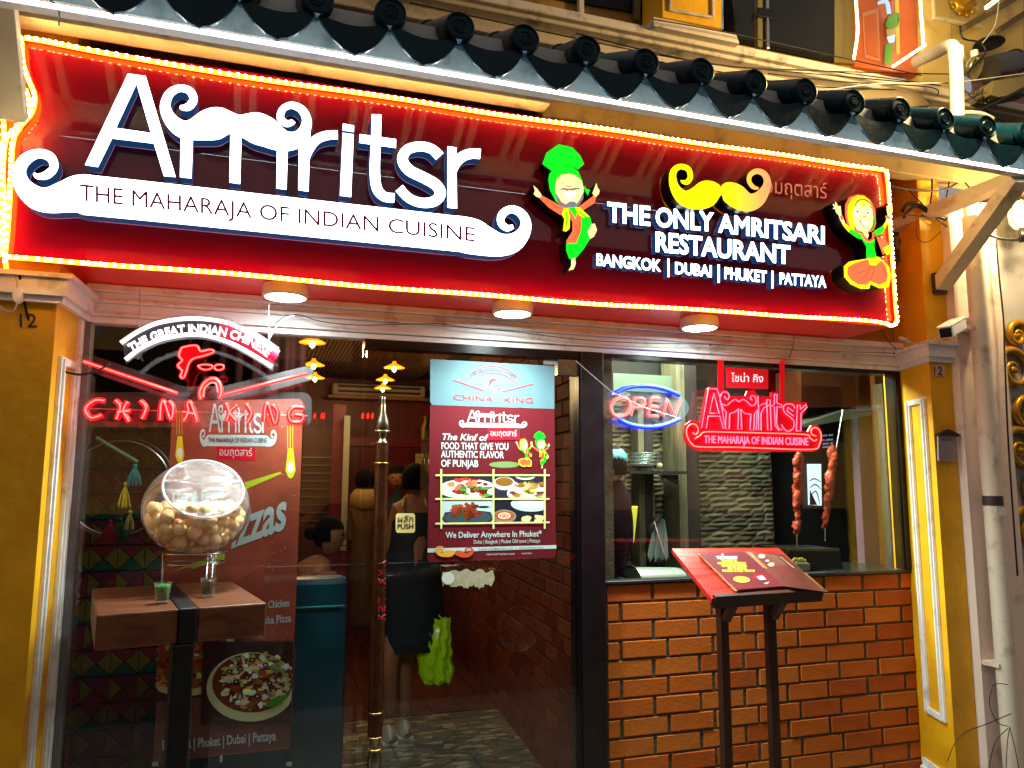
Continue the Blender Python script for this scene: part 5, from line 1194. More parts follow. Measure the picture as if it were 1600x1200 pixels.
# stretched cling film over the mouth
fm = glassmat('cling_film', (.96, .96, .97), refl=1.6, body=.16, bodycol=(.9, .88, .9), rough=.12); nt = fm.node_tree
g_ = [n for n in nt.nodes if n.type == 'BSDF_GLOSSY'][0]; tc = nt.nodes.new('ShaderNodeTexCoord'); mp = nt.nodes.new('ShaderNodeMapping'); mp.inputs['Scale'].default_value = (16, 30, 70); mp.inputs['Rotation'].default_value = (0, .5, .3); nn = nt.nodes.new('ShaderNodeTexNoise'); nn.inputs['Scale'].default_value = 1; nn.inputs['Detail'].default_value = 5
nt.links.new(tc.outputs['Object'], mp.inputs[0]); nt.links.new(mp.outputs[0], nn.inputs['Vector']); bp = nt.nodes.new('ShaderNodeBump'); bp.inputs['Distance'].default_value = .02; bp.inputs['Strength'].default_value = 1; nt.links.new(nn.outputs[0], bp.inputs['Height']); nt.links.new(bp.outputs[0], g_.inputs['Normal'])
rq = nt.nodes.new('ShaderNodeMapRange'); rq.inputs[1].default_value = .50; rq.inputs[2].default_value = .75; rq.inputs[3].default_value = .05; rq.inputs[4].default_value = .60; nt.links.new(nn.outputs[0], rq.inputs[0])
for n_m in [n for n in nt.nodes if n.type == 'MIX_SHADER' and not n.inputs[0].is_linked]: nt.links.new(rq.outputs[0], n_m.inputs[0])
mb = MB(); mb.add([cm]+rp2[:-1], [(0, 1+i, 1+(i+1) % 48) for i in range(48)]); mb.v = [mb.v[0]-ax*.004]+mb.v[1:]; mb.build('cling_film', fm, gb, smooth=True)
# puri balls
purim = mat('puri_crust', (.96, .78, .55), rough=.6, noise=(45, .25), bump=(60, .3))
pme = []
for k in range(3):
    mb = MB().ball((0, 0, 0), 1, 14); mb.v = [v*(1+.05*math.sin(v.x*5+k)+.04*math.cos(v.y*6+k*2)) for v in mb.v]; pme.append(mesh_of(mb, 'puri_ball', purim, True))
placed = []; tries = 0; rb0 = 10.5*s_px
while len(placed) < 120 and tries < 30000:
    tries += 1; r_ = rb0*random.uniform(.85, 1.1)
    p = V((random.uniform(-1, 1), random.uniform(-1, 1), random.uniform(-.88, .02)))*Rb
    if (V((p.x, p.y, p.z/.92))).length > Rb-r_-.003: continue
    if all((p-q).length > (r_+r2)*.83 for q, r2 in placed): placed.append((p, r_))
for p, r_ in placed:
    o = bpy.data.objects.new('puri_ball', random.choice(pme)); COL.objects.link(o); o.location = cb+p; o.scale = (r_, r_, r_*random.uniform(.8, 1)); o.rotation_euler = (random.random()*3, random.random()*3, random.random()*3)
    ROOTLOC[o.name] = V(o.location); tag(o, 'crisp golden puri ball in the round glass bowl', 'puri ball', 'crisp puri balls filling the glass bowl')
gl_ = glassmat('shot_glass', (.96, .97, .96), refl=2.2, body=.05, bodycol=(.8, .85, .8))
def shot(px, py, lab, fill, w=13.5, h=33):
    b = PT(px, py); k = (b-CAM).dot(FW)/FPX; r = w*k; hh = h*k/1.02
    t = thing('shot_glass', b, lab, 'glass'); MB().lathe(b, [(.001, .001), (r*.68, .001), (r*.72, .008), (r*1.0, hh), (r*.93, hh), (r*.66, .012), (.001, .012)], 12).build('glass', gl_, t)
    MB().lathe(b, [(.001, hh*.16), (r*.62, hh*.16), (r*.78, hh*.55), (r*.86, hh*.84), (r*.5, hh*.93), (.001, hh*.88)], 16).build('filling', fill, t, smooth=True)
shot(253, 943, 'shot glass of bright green sauce on the wooden bar table', mat('green_chutney', (.06, .55, .12), rough=.4, bump=(150, 1), noise=(90, .4)))
shot(325, 933, 'shot glass of dark brown sauce on the wooden bar table', mat('tamarind_sauce', (.22, .10, .07), rough=.25, noise=(60, .4)), w=12.5, h=30)
# ================================================================== RESTAURANT INTERIOR
# pendants with warm bulbs
shade_m = mat('amber_shade', (.9, .5, .1), rough=.3, emit=(1, .52, .08), es=1.3); bulb_m = emi('warm_bulb', (1, .88, .55), 14)
for k, (px, py, Y) in enumerate([(488, 537, 1.2), (490, 572, 2.1), (492, 592, 2.8), (616, 576, 2.1), (602, 595, 2.8), (598, 608, 3.4), (463, 607, 3.5)]):
    b = P(px, py, Y)
    lab = ['amber pendant lamp nearest the glass at the right end of the arched sign', 'amber pendant lamp right of the red neon stick, upper of two', 'amber pendant lamp right of the red neon stick, lower of two', 'amber pendant lamp by the light blue poster, highest above the door handle', 'amber pendant lamp above the door handle, middle of three', 'amber pendant lamp just over the tip of the door handle', 'small faint amber pendant lamp deep in the room by the neon stick'][k]
    t = thing('pendant_lamp', b, lab, 'lamp', 'amber pendant lamps in the restaurant')
    MB().tube([b+V((0, 0, .05)), V((b.x, b.y, 2.63))], .003, 5).build('cord', cablem, t)
    MB().lathe(b, [(.012, .05), (.016, .035), (.07, .008), (.072, .004), (.016, .028), (.010, .04)], 24).build('shade', shade_m, t, smooth=True)
    MB().ball(b+V((0, 0, -.004)), .015, 12, sc=(1, 1, 1.3)).build('bulb', bulb_m, t, smooth=True)
    lamp('pendant_light', 'POINT', b+V((0, 0, -.03)), 4.5 if k < 6 else 1.2, (1, .66, .30), t, size=.03)
# air conditioner, back door, screen, notice
t = thing('air_conditioner', P(590, 612, 4.8), 'long cream air conditioner high on the back wall of the restaurant', 'air conditioner')
a, b = P(519, 598, 4.75), P(664, 627, 4.75)
MB().box((a.x, 4.72, b.z+.03), (b.x, 4.99, a.z)).build('body', mat('ac_cream', (.75, .62, .45), rough=.4), t, bevel=.02)
for k in range(3): MB().box((a.x+.06, 4.70, b.z+.06+.05*k), (b.x-.06, 4.719, b.z+.08+.05*k)).build('louver', mat('ac_dark', (.12, .08, .08), rough=.5), t)
MB().box((a.x-.04, 4.70, b.z), (b.x+.04, 4.99, b.z+.025)).build('shelf', mat('shelf_wood', (.65, .42, .22), rough=.4), t)
dm = mat('door_crimson', (.42, .05, .09), rough=.35)
t = thing('inner_door', P(600, 900, 4.9), 'dark crimson panelled door in the back wall of the restaurant', 'door')
a, b = P(545, 697, 4.93), P(652, 1000, 4.93)
MB().box((a.x, 4.93, .045), (b.x, 4.998, a.z)).build('leaf', dm, t, bevel=.005)
MB().box((a.x-.09, 4.90, .045), (a.x-.001, 4.999, a.z+.09)).build('frame', mat('door_frame_red', (.55, .12, .10), rough=.35), t); MB().box((b.x+.001, 4.90, .045), (b.x+.09, 4.999, a.z+.09)).build('frame', mat('door_frame_red', (.55, .12, .10)), t)
MB().box((a.x, 4.90, a.z+.001), (b.x, 4.999, a.z+.09)).build('frame', mat('door_frame_red', (.55, .12, .10)), t)
for z0, z1 in ((.25, 1.0), (1.12, 1.9)): MB().box((a.x+.12, 4.915, z0), (b.x-.12, 4.929, z1)).build('door_panel', mat('door_panel_red', (.50, .08, .10), rough=.3), t, bevel=.004)
t = thing('notice', P(656, 730, 4.6), 'cream framed notice hanging at the back right of the restaurant', 'notice')
a, b = P(649, 709, 4.6), P(668, 740, 4.6); MB().box((a.x, 4.58, b.z), (b.x, 4.6, a.z)).build('sheet', mat('notice_cream', (.80, .70, .48), rough=.6), t)
MB().text('== =', (654, 716), (664, 716), 3, plane(4.575), bold=.02).build('lettering', ink, t)
# louvred rack at left back
t = thing('slatted_shutter', P(490, 800, 3.6), 'brown shutter with thin gold slats on the far side of the room', 'shutter')
a, b = P(468, 690, 3.6), P(517, 822, 3.6); MB().box((a.x-.1, 3.6, b.z-.3), (b.x, 3.65, a.z+.2)).build('board', mat('shutter_brown', (.30, .13, .10), rough=.5), t)
for k in range(9): MB().box((a.x-.1, 3.585, b.z+.04+k*.066), (b.x-.01, 3.599, b.z+.05+k*.066)).build('slat', gld, t)
t = thing('door_frame_post', P(528, 800, 3.4), 'tall dark red post with pale strip beside the slatted shutter', 'post')
a, b = P(519, 690, 3.4), P(534, 860, 3.4); MB().box((a.x, 3.4, .05), (b.x, 3.46, 2.2)).build('post', dm, t); a, b = P(537, 690, 3.3), P(541, 860, 3.3); MB().box((a.x, 3.3, b.z), (b.x, 3.33, 2.1)).build('strip', mat('pale_strip', (.65, .65, .55), rough=.4), t)
# bottle shelves on the right partition
t = thing('bottle_shelf', (1.62, 3.5, 1.5), 'wall shelf of small bottles along the brick partition near the back', 'shelf')
shm = mat('shelf_dark', (.28, .13, .07), rough=.5); bots = []
for z_ in (1.62, 1.98):
    MB().box((1.50, 2.7, z_-.02), (1.70, 4.6, z_)).build('board', shm, t)
bt = [mat('bottle_amber', (.55, .30, .08), rough=.15, coat=.5), mat('bottle_green', (.12, .28, .12), rough=.15, coat=.5), mat('bottle_dark', (.10, .05, .04), rough=.12, coat=.5), mat('bottle_pale', (.75, .62, .30), rough=.2, coat=.5)]
bme_ = [mesh_of(MB().lathe((0, 0, 0), [(.001, 0), (.035, 0), (.036, .14), (.012, .19), (.012, .25), (.001, .251)], 12), 'bottle', q, True) for q in bt]
for z_ in (1.62, 1.98):
    for k in range(17):
        o = bpy.data.objects.new('bottle', random.choice(bme_)); COL.objects.link(o); o.location = (1.545+random.uniform(-.01, .02), 2.76+k*.105, z_+.001); o.scale = (1, 1, random.uniform(.75, 1.1)); ROOTLOC[o.name] = V(o.location)
        tag(o, 'small liquor bottle on the %s shelf of the brick partition' % ('lower' if z_ < 1.8 else 'upper'), 'bottle', 'bottles on the partition shelves')
t = thing('red_lantern', P(560, 654, 4.2), 'small glowing red digits panel hanging in the dark back of the room', 'display')
for cx_ in (492, 503, 506, 567, 575, 582): MB().poly([(cx_-2, 648), (cx_+1, 644), (cx_+2, 650), (cx_+1, 654), (cx_-2, 654)], plane(4.2), depth=.01).build('segment', emi('led_red', (1, .08, .05), 1.2), t)
# left patterned wall of coloured triangles
t = thing('patterned_wall', (-.9, 1.3, .05), 'wall clad in coloured triangular tiles behind the left glass pane', 'wall')
MB().box((-1.15, 1.31, .05), (-.40, 1.36, 2.6)).build('backing', mat('pattern_backing', (.10, .04, .06), rough=.8), t)
TC = [mat('tri_red', (.38, .05, .12), rough=.45, noise=(8, .2)), mat('tri_green', (.03, .24, .19), rough=.45, noise=(8, .2)), mat('tri_gold', (.36, .29, .07), rough=.45, noise=(8, .2)), mat('tri_plum', (.30, .06, .18), rough=.45, noise=(8, .2))]
sz = P(0, 0, 1.3); w_ = .128
def trime(pts, m_): mb = MB(); mb.plate(pts, [(0, 1, 2)], lambda x, z: V((x, 0, z)), depth=.012); return mesh_of(mb, 'triangle_tile', m_)
shp = [[(.004, .004), (w_-.004, .004), (w_/2, w_/2-.004)], [(.004, w_-.004), (w_-.004, w_-.004), (w_/2, w_/2+.004)], [(.002, .008), (.002, w_-.008), (w_/2-.004, w_/2)], [(w_-.002, .008), (w_-.002, w_-.008), (w_/2+.004, w_/2)]]
TM = [[trime(s_, c_) for c_ in TC] for s_ in shp]
for i in range(5):
    for j in range(15):
        for k in range(4):
            c_ = {0: 1, 1: 0, 2: 2, 3: 2}[k] if (j % 2 == 0) else {0: 0, 1: 3, 2: 2, 3: 0}[k]
            inst(TM[k][c_], 'triangle_tile', (-1.06+i*w_, 1.30, .08+j*w_), t)
dk2 = thing('curtain', (-.25, 1.5, .3), 'dark plum curtain hanging beside the patterned wall', 'curtain')
mb = MB(); n_ = 40
for i in range(n_+1):
    x = -.40+i/n_*.62; y = 1.45+.025*math.sin(i*1.1); mb.v += [V((x, y, .4)), V((x, y, 2.6))]
mb.f = [(2*i, 2*i+2, 2*i+3, 2*i+1) for i in range(n_)]; mb.m = [0]*n_
mb.build('cloth', mat('plum_cloth', (.20, .08, .17), rough=.8, wood=((20, 1, 3), 4, .6)), dk2, smooth=True)
# wheel decoration with tassels
wc = P(186, 762, .55)
t = thing('wheel_decoration', wc, 'round metal hoop hung with teal and yellow tassels behind the left pane', 'decoration')
R_ = .20
def hoop(r, ry=1.0, c=wc, y=0): return [c+V((r*math.cos(a/48*6.2832), y, r*ry*math.sin(a/48*6.2832))) for a in range(49)]
MB().tube(hoop(R_), .006, 8).build('hoop', steel, t, smooth=True); MB().tube(hoop(R_*1.08, y=.04), .004, 8).build('hoop', dsteel, t, smooth=True)
MB().tube([P(150, 684, .45), P(215, 722, .45)], .008, 8).build('stick', mat('pale_stick', (.4, .5, .35), rough=.5), t)
tm = [mat('tassel_teal', (.10, .55, .55), rough=.8), mat('tassel_yellow', (.80, .68, .12), rough=.8), mat('tassel_cream', (.62, .55, .25), rough=.8), mat('tassel_green', (.03, .28, .15), rough=.8), mat('tassel_red', (.5, .05, .15), rough=.8)]
for (x, y, l_, w2, mi) in ((211, 728, 30, 11, 0), (196, 757, 36, 9, 1), (203, 800, 28, 7, 2), (188, 812, 34, 14, 3), (172, 815, 30, 12, 4)):
    mb = MB(); a = P(x, y, .5); mb.ball(a, .010, 8)
    for _ in range(26):
        dx, dy = random.uniform(-1, 1)*w2*.0028, random.uniform(-.012, .012); mb.tube([a, a+V((dx*.7, dy*.6, -l_*.0014)), a+V((dx, dy, -l_*.0028*random.uniform(.85, 1)))], .0022, 4)
    mb.build('tassel', tm[mi], t)
mb = MB()
for k in range(30): mb.ball(P(184+3*math.sin(k), 735+k*2.6, .52), .006, 6)
mb.build('bead_string', mat('beads_dark', (.25, .2, .22), rough=.3), t)
# glossy teal banquette behind the glass
t = thing('banquette', (-.2, .45, .05), 'high teal upholstered banquette with its back to the shop window', 'sofa')
tl = mat('teal_vinyl', (.02, .19, .23), rough=.3, noise=(3, .5))
zb_ = P(520, 900, .33).z
MB().box((-.36, .30, .05), (.375, .40, zb_)).build('backrest', tl, t, bevel=.03); MB().box((-.36, .401, .05), (.375, .85, .47)).build('seat', tl, t, bevel=.03)
MB().box((-.36, .285, .05), (.375, .2995, .35)).build('kickboard', mat('teal_dark', (.015, .10, .12), rough=.4), t)
MB().tube([V((-.34, .292, zb_-.12)), V((.36, .292, zb_-.12))], .004, 6).build('reflected_trim', mat('teal_reflected_trim', (.15, .42, .45), rough=.3), t)  # added trim line in place of the car's reflected chrome
# ---- people
skn = mat('skin_brown', (.58, .36, .23), rough=.55); skl = mat('skin_tan', (.60, .40, .26), rough=.55); hair = mat('black_hair', (.03, .025, .03), rough=.85, spec=.15, wood=((1, 1, 8), 6, .5))
def head(p, r, face, par, skm, hairm, bun=False, hood=None, hairlow=.0):
    """head with neck joint, nose, ears; face = horizontal direction looked at"""
    f = V(face).normalized(); s_ = f.cross(V((0, 0, 1))).normalized()
    mb = MB().ball(p, r, 20, sc=(.86, .95, 1.18)); c = V(p)
    for i, v in enumerate(mb.v):
        d = v-c; fr = d.dot(f)
        if fr > 0 and d.z < 0: mb.v[i] = v-f*fr*.10*(-d.z/r)*1.2+s_*(-d.dot(s_)*.22*(-d.z/r))
    mb.add([c+f*r*.88+V((0, 0, .25*r)), c+f*r*.84+s_*r*.13-V((0, 0, .18*r)), c+f*r*1.12-V((0, 0, .14*r)), c+f*r*.84-s_*r*.13-V((0, 0, .18*r))], [(0, 1, 2), (0, 2, 3), (1, 3, 2)])
    o = mb.build('head', skm, par, smooth=True)
    for sg_ in (-1, 1):
        MB().ball(c+s_*sg_*r*.86+V((0, 0, -.05*r)), r*.2, 10, sc=(.5, .7, 1.3)).build('ear', skm, par, smooth=True)
        MB().ball(c+f*r*.80+s_*sg_*r*.33+V((0, 0, .12*r)), r*.10, 8).build('eye', mat('eye_dark', (.05, .03, .03), rough=.2), par, smooth=True)
    MB().ball(c+f*r*.80-V((0, 0, .55*r)), r*.2, 10, sc=(1, 1, .32)).build('mouth', mat('lips', (.45, .18, .15), rough=.5), par, smooth=True)
    hb = MB().ball(c-f*r*.10+V((0, 0, .12*r)), r*1.08, 20, sc=(.9, .98, 1.12))
    keep = [];
    for ff in hb.f:
        m_ = sum((hb.v[i] for i in ff), V())/len(ff)-c
        if not (m_.dot(f) > .12*r and m_.z < .62*r) and not (m_.dot(f) > -.25*r and m_.z < -.1*r) and m_.z > -(.70+hairlow)*r: keep.append(ff)
    hb.f = keep; hb.m = [0]*len(keep); hb.build('hair', hairm, par, smooth=True)
    if bun: MB().ball(c-f*r*1.25+V((0, 0, .18*r)), r*.42, 14).build('hair_bun', hairm, par, smooth=True)
def hand(w, dirv, side_, par, skm, sc=1.0, curl=.6, palmn=V((0, 1, 0))):
    """palm, four curled fingers and a thumb starting at wrist w"""
    d = V(dirv).normalized(); s_ = d.cross(palmn).normalized()*side_; n = s_.cross(d)
    vs = [w, w+d*.045*sc, w+d*.085*sc]; es = [(0, 1), (1, 2)]; rs = [(.022*sc, .016*sc), (.034*sc, .014*sc), (.036*sc, .012*sc)]
    skin('palm', vs, es, rs, skm, par, sub=1)
    for k, ln in enumerate((.066, .074, .070, .056)):
        b = w+d*.082*sc+s_*(.027-.018*k)*sc; q1 = b+d*ln*.45*sc+n*.010*sc; q2 = q1+(d*(1-curl)+n*curl).normalized()*ln*.32*sc; q3 = q2+(d*(.4-curl)+n).normalized()*ln*.26*sc
        skin('finger', [b, q1, q2, q3], [(0, 1), (1, 2), (2, 3)], [.0088*sc, .008*sc, .0075*sc, .0065*sc], skm, par, sub=1)
    b = w+d*.028*sc+s_*.026*sc; q1 = b+(d*.6+s_*.8+n*.3).normalized()*.034*sc; q2 = q1+(d+n*.5).normalized()*.028*sc
    skin('thumb', [b, q1, q2], [(0, 1), (1, 2)], [.011*sc, .0095*sc, .008*sc], skm, par, sub=1)
# person walking in, seen from behind
by, fz_ = 1.72, .05
px_ = lambda x, y, Y=by: P(x, y, Y)
hd = px_(648, 752); t = thing('person', (hd.x, by, fz_), 'person in a dark dress seen from behind carrying a lime green bag inside the door', 'person')
nk = px_(649, 775); ch = px_(648, 800); wa = px_(645, 850); hp = px_(640, 925); hs = .082
body_v = [hp, wa, ch, nk+V((0, 0, -.01)), nk+V((0, 0, .06)), px_(622, 798), px_(610, 850), px_(612, 905), px_(672, 798), px_(676, 862), px_(670, 928),
          px_(618, 960), px_(607, 1045, by-.10), px_(612, 1120, by-.05), px_(655, 960), px_(628, 1035), px_(633, 1085, by+.02), px_(633, 1122, by+.03), px_(630, 1133, by-.08)]
body_e = [(0, 1), (1, 2), (2, 3), (3, 4), (2, 5), (5, 6), (6, 7), (2, 8), (8, 9), (9, 10), (0, 11), (11, 12), (12, 13), (0, 14), (14, 15), (15, 16), (16, 17)]
body_v = body_v[:18]
skin('body', body_v, body_e, [(.17, .12), (.13, .10), (.16, .11), .06, .052, .062, .040, .028, .062, .042, .028, .095, .058, .036, .095, .062, .052, .036], skn, t)
head(hd, .088, (.1, 1, 0), t, skn, hair)
drs = mat('dark_dress', (.06, .07, .12), rough=.7, noise=(10, .4))
mb = MB(); prof = [(800, .135, .10), (815, .160, .118), (850, .150, .12), (900, .185, .145), (960, .20, .155), (1013, .215, .165)]
rows = []
for (py, rx, ry) in prof:
    c = px_(642 if py > 820 else 648, py); rows.append([c+V((rx*math.cos(a/24*6.2832)*(1+.03*math.sin(a*1.7)*(py > 880)), ry*math.sin(a/24*6.2832), 0)) for a in range(24)])
k0 = 0; mb.v = [v for r in rows for v in r]
for i_, r in enumerate(rows):
    for j, v in enumerate(r): v.x += .006*math.sin(j*1.9+i_*.7)*(i_ > 1); v.y += .007*math.sin(j*1.3+i_)*(i_ > 1)
mb.v = [v for r in rows for v in r]
for i in range(len(rows)-1):
    for j in range(24): mb.f.append((i*24+j, i*24+(j+1) % 24, (i+1)*24+(j+1) % 24, (i+1)*24+j)); mb.m.append(0)
mb.build('dress', drs, t, smooth=True)
for sx_ in (629, 667): MB().tube([px_(sx_, 792, by-.10), px_(sx_+(4 if sx_ < 650 else -4), 776, by-.03), px_(sx_, 790, by+.10)], .008, 6).build('strap', mat('cream_strap', (.7, .6, .4), rough=.6), t)
hand(px_(670, 926), px_(668, 960)-px_(670, 926), 1, t, skn, sc=1.0)
shoe = mat('silver_shoe', (.75, .75, .70), rough=.3, metal=.3); sole = mat('white_sole', (.85, .85, .82), rough=.6)
for (sx_, sy_, yy) in ((631, 1140, by-.02), (607, 1130, by-.10)):
    c = V((px_(sx_, 1140, yy).x, yy, .05)); mb = MB()
    pr2 = [(-.105, .012, .02), (-.09, .034, .06), (-.05, .042, .085), (.02, .045, .07), (.08, .046, .045), (.13, .036, .03), (.155, .015, .018)]
    for (dy, w2, h2) in pr2: mb.v += [c+V((w2*math.cos(a/10*3.1416), dy, .018+h2*math.sin(a/10*3.1416))) for a in range(11)]
    for i in range(6):
        for j in range(10): mb.f.append((i*11+j, i*11+j+1, (i+1)*11+j+1, (i+1)*11+j)); mb.m.append(0)
    mb.f.append(tuple(range(11))); mb.m.append(0)
    mb.build('shoe', shoe, t, smooth=True); MB().box(c+V((-.045, -.095, 0)), c+V((.045, .15, .018))).build('shoe_sole', sole, t, bevel=.006)
# the green bag: crumpled plastic
t = thing('plastic_bag', px_(681, 1070, by-.10), 'bright lime green plastic bag held in the hand of the walking person', 'bag')
gb_ = mat('lime_bag', (.66, .80, .03), rough=.28, coat=.5, emit=(.45, .7, .02), es=.04, bump=(14, .7))
out_l = [(668, 966), (662, 985), (657, 1010), (653, 1028), (657, 1052), (661, 1064)]; out_r = [(703, 967), (704, 985), (705, 1010), (706, 1035), (709, 1052), (704, 1068)]
mb = MB(); rows = []
for i, (l, r) in enumerate(zip(catmull(out_l, 3), catmull(out_r, 3))):
    a, b = P(*l, by-.10), P(*r, by-.10); c = (a+b)/2; hw_ = (b-a).length/2; th_ = .02+.05*min(1, i/6); th_ *= (1 if i < 14 else .7)
    rows.append([c+V((hw_*math.cos(q/28*6.2832), th_*math.sin(q/28*6.2832)*(1+.25*math.sin(q*2.1+i*.5)), .006*math.sin(q*1.7))) for q in range(28)])
mb.v = [v for r in rows for v in r]
for i in range(len(rows)-1):
    for j in range(28): mb.f.append((i*28+j, i*28+(j+1) % 28, (i+1)*28+(j+1) % 28, (i+1)*28+j)); mb.m.append(0)
mb.f.append(tuple((len(rows)-1)*28+j for j in range(28))); mb.m.append(0)
mb.v = [v+V((.006*math.sin(v.z*70+v.x*40), .007*math.sin(v.z*95+v.x*130), 0)) for v in mb.v]
mb.build('bag', gb_, t, smooth=True, auto=50); MB().tube([P(668, 968, by-.10), P(670, 958, by-.08), P(674, 952, by-.04), P(684, 960, by-.08), P(692, 968, by-.10)], .006, 6).build('handle', gb_, t, smooth=True)
# seated woman in profile
Yw = 1.75; pw = lambda x, y, Y=Yw: P(x, y, Y)
hd = pw(517, 838); t = thing('person', (pw(500, 900).x, Yw, .5), 'seated woman with dark bun looking down behind the banquette', 'person')
sh_ = pw(487, 893)
skin('body', [pw(487, 960), pw(488, 915), pw(492, 885), pw(505, 868), pw(470, 893, Yw+.05), pw(462, 940, Yw+.1), pw(504, 895, Yw-.12), pw(516, 935, Yw-.15), pw(540, 935, Yw-.12)],
     [(0, 1), (1, 2), (2, 3), (2, 4), (4, 5), (2, 6), (6, 7), (7, 8)], [(.16, .12), (.15, .11), .085, .05, .06, .042, .06, .042, .03], skl, t)
skin('top', [pw(487, 965), pw(487, 940), pw(487, 915)], [(0, 1), (1, 2)], [(.185, .15), (.18, .145), (.168, .13)], mat('dark_top', (.08, .05, .07), rough=.7), t)
MB().tube([pw(474, 915, Yw-.14), pw(480, 893, Yw-.12), pw(492, 884, Yw-.05)], .006, 6).build('strap', mat('orange_strap', (.7, .3, .15), rough=.6), t)
head(hd, .098, (1, -.35, 0), t, skl, hair, bun=True)
# person in a beige hooded scarf
Yh = 3.0; t = thing('person', (P(566, 900, Yh).x, Yh, .05), 'person in a beige hooded top standing deep in the restaurant', 'person'); ph = lambda x, y: P(x, y, Yh)
skin('body', [ph(566, 900), ph(566, 850), ph(568, 800), ph(570, 778), ph(571, 768), ph(552, 800), ph(548, 850), ph(584, 800), ph(586, 850), ph(560, 985), ph(573, 985)],
     [(0, 1), (1, 2), (2, 3), (3, 4), (2, 5), (5, 6), (2, 7), (7, 8), (0, 9), (0, 10)], [(.12, .10), (.12, .10), (.13, .10), .06, .05, .055, .04, .055, .04, .07, .07], mat('beige_top', (.36, .26, .14), rough=.8), t)
head(ph(571, 752), .082, (.3, 1, 0), t, skn, hair); MB().lathe(ph(571, 771), [(.05, .04), (.085, .03), (.115, -.01), (.125, -.09), (.10, -.12)], 20).build('hood', mat('beige_hood', (.62, .50, .28), rough=.85), t, smooth=True)
# little plant / dark man at the counter
Yd = 3.4; t = thing('person', (P(622, 900, Yd).x, Yd, .05), 'man in a dark green shirt at the back beside the bronze handle', 'person'); pd_ = lambda x, y: P(x, y, Yd)
skin('body', [pd_(620, 900), pd_(620, 850), pd_(620, 800), pd_(621, 775), pd_(621, 762), pd_(604, 800), pd_(602, 850), pd_(637, 800), pd_(638, 850), pd_(614, 985), pd_(627, 985)],
     [(0, 1), (1, 2), (2, 3), (3, 4), (2, 5), (5, 6), (2, 7), (7, 8), (0, 9), (0, 10)], [(.13, .10), (.13, .10), (.15, .11), .06, .05, .055, .04, .055, .04, .07, .07], mat('dark_green_shirt', (.03, .13, .11), rough=.8), t)
head(pd_(621, 748), .09, (-.3, -1, 0), t, skn, hair)

# ================================================================== KITCHEN
YK = 1.15
stones = thing('stone_wall', (2.35, YK, .2), 'rough grey green stacked stone wall at the back of the kitchen', 'stone wall')
xk0, xk1, xk2 = P(985, 700, YK).x-.12, P(1207, 700, YK).x, 3.11
MB().box((xk0-.30, YK+.02, .05), (xk1, YK+.12, 2.62)).build('backing', mat('stone_gap', (.10, .09, .07), rough=.95), stones)
SMt = [mat('stone_a', (.40, .38, .29), rough=.75, noise=(9, .45), bump=(30, .8)), mat('stone_b', (.32, .31, .25), rough=.75, noise=(11, .5), bump=(30, .8)), mat('stone_c', (.47, .43, .31), rough=.75, noise=(8, .4), bump=(30, .8)), mat('stone_d', (.34, .27, .20), rough=.75, noise=(8, .4), bump=(30, .8))]
sms = []
for k in range(8):
    mb = MB(); nx = 4; vs = []
    for iz in (0, 1, 2):
        for ix in range(nx+1):
            ed = ix in (0, nx) or iz in (0, 2)
            vs.append((-.5+ix/nx+random.uniform(-.02, .02), (-.004 if ed else -.012-random.uniform(0, .010)), -.5+iz/2+random.uniform(-.10, .10)*(1 if iz != 1 else .5)))
    mb.add(vs, [(iz*(nx+1)+ix, iz*(nx+1)+ix+1, (iz+1)*(nx+1)+ix+1, (iz+1)*(nx+1)+ix) for iz in (0, 1) for ix in range(nx)]); sms.append([mesh_of(mb, 'stone', q) for q in SMt])
n_st = 0; rest = MB(); z = 1.06
while z < 2.12:
    h_ = random.uniform(.024, .038); x = xk0-.02-random.uniform(0, .1)
    while x < xk1-.02:
        w2 = min(random.uniform(.08, .21), xk1-x); 
        if w2 > .03 and n_st < 298: inst(random.choice(random.choice(sms)), 'stone', (x+w2/2, YK+.022, z+h_/2), stones, sc=(w2*1.0, 1, h_*1.08), rot=(0, random.uniform(-.02, .02), 0)); n_st += 1
        x += w2
    z += h_
# wooden posts, dark recess, side board
pstm = mat('kitchen_post', (.34, .31, .22), rough=.6, wood=((6, 6, .8), 5, .6)); pdm = mat('kitchen_post_dark', (.13, .10, .09), rough=.6, wood=((6, 6, .8), 5, .5))
def kpost(x0, x1, Y0, Y1, zt, lab, m_, zb_=.9):
    a, b = P(x0, 750, Y0).x, P(x1, 750, Y0).x; o = MB().box((a, Y0, zb_), (b, Y1, zt)).build('wood_post', m_, bevel=.004); tag(o, lab, 'post'); return o
kpost(998, 1008, 1.02, 1.12, 2.13, 'narrow pale wood post under the oval neon sign', pstm); kpost(1008.5, 1022, 1.04, 1.12, 2.13, 'dark wood post under the oval neon sign holding the shelf', pdm)
kpost(1061, 1074, .93, 1.12, 2.5, 'tall pale timber post under the left end of the red neon sign', pstm); kpost(1074.5, 1093, .95, 1.12, 2.5, 'tall dark timber post beside the stone wall', pdm)
t = thing('kitchen_shelf', P(1010, 735, .95), 'dark kitchen shelf holding stacked steel trays behind the window', 'shelf')
a, b = P(972, 737, .9), P(1060, 735, .9)
MB().box((a.x, .80, a.z-.012), (b.x, 1.1, a.z+.004)).build('board', pdm, t); 
c_ = P(1046, 742, .9); MB().poly([(1030, 742), (1060, 742), (1060, 757)], plane(.85), depth=.02, back=True).build('bracket', pdm, t)
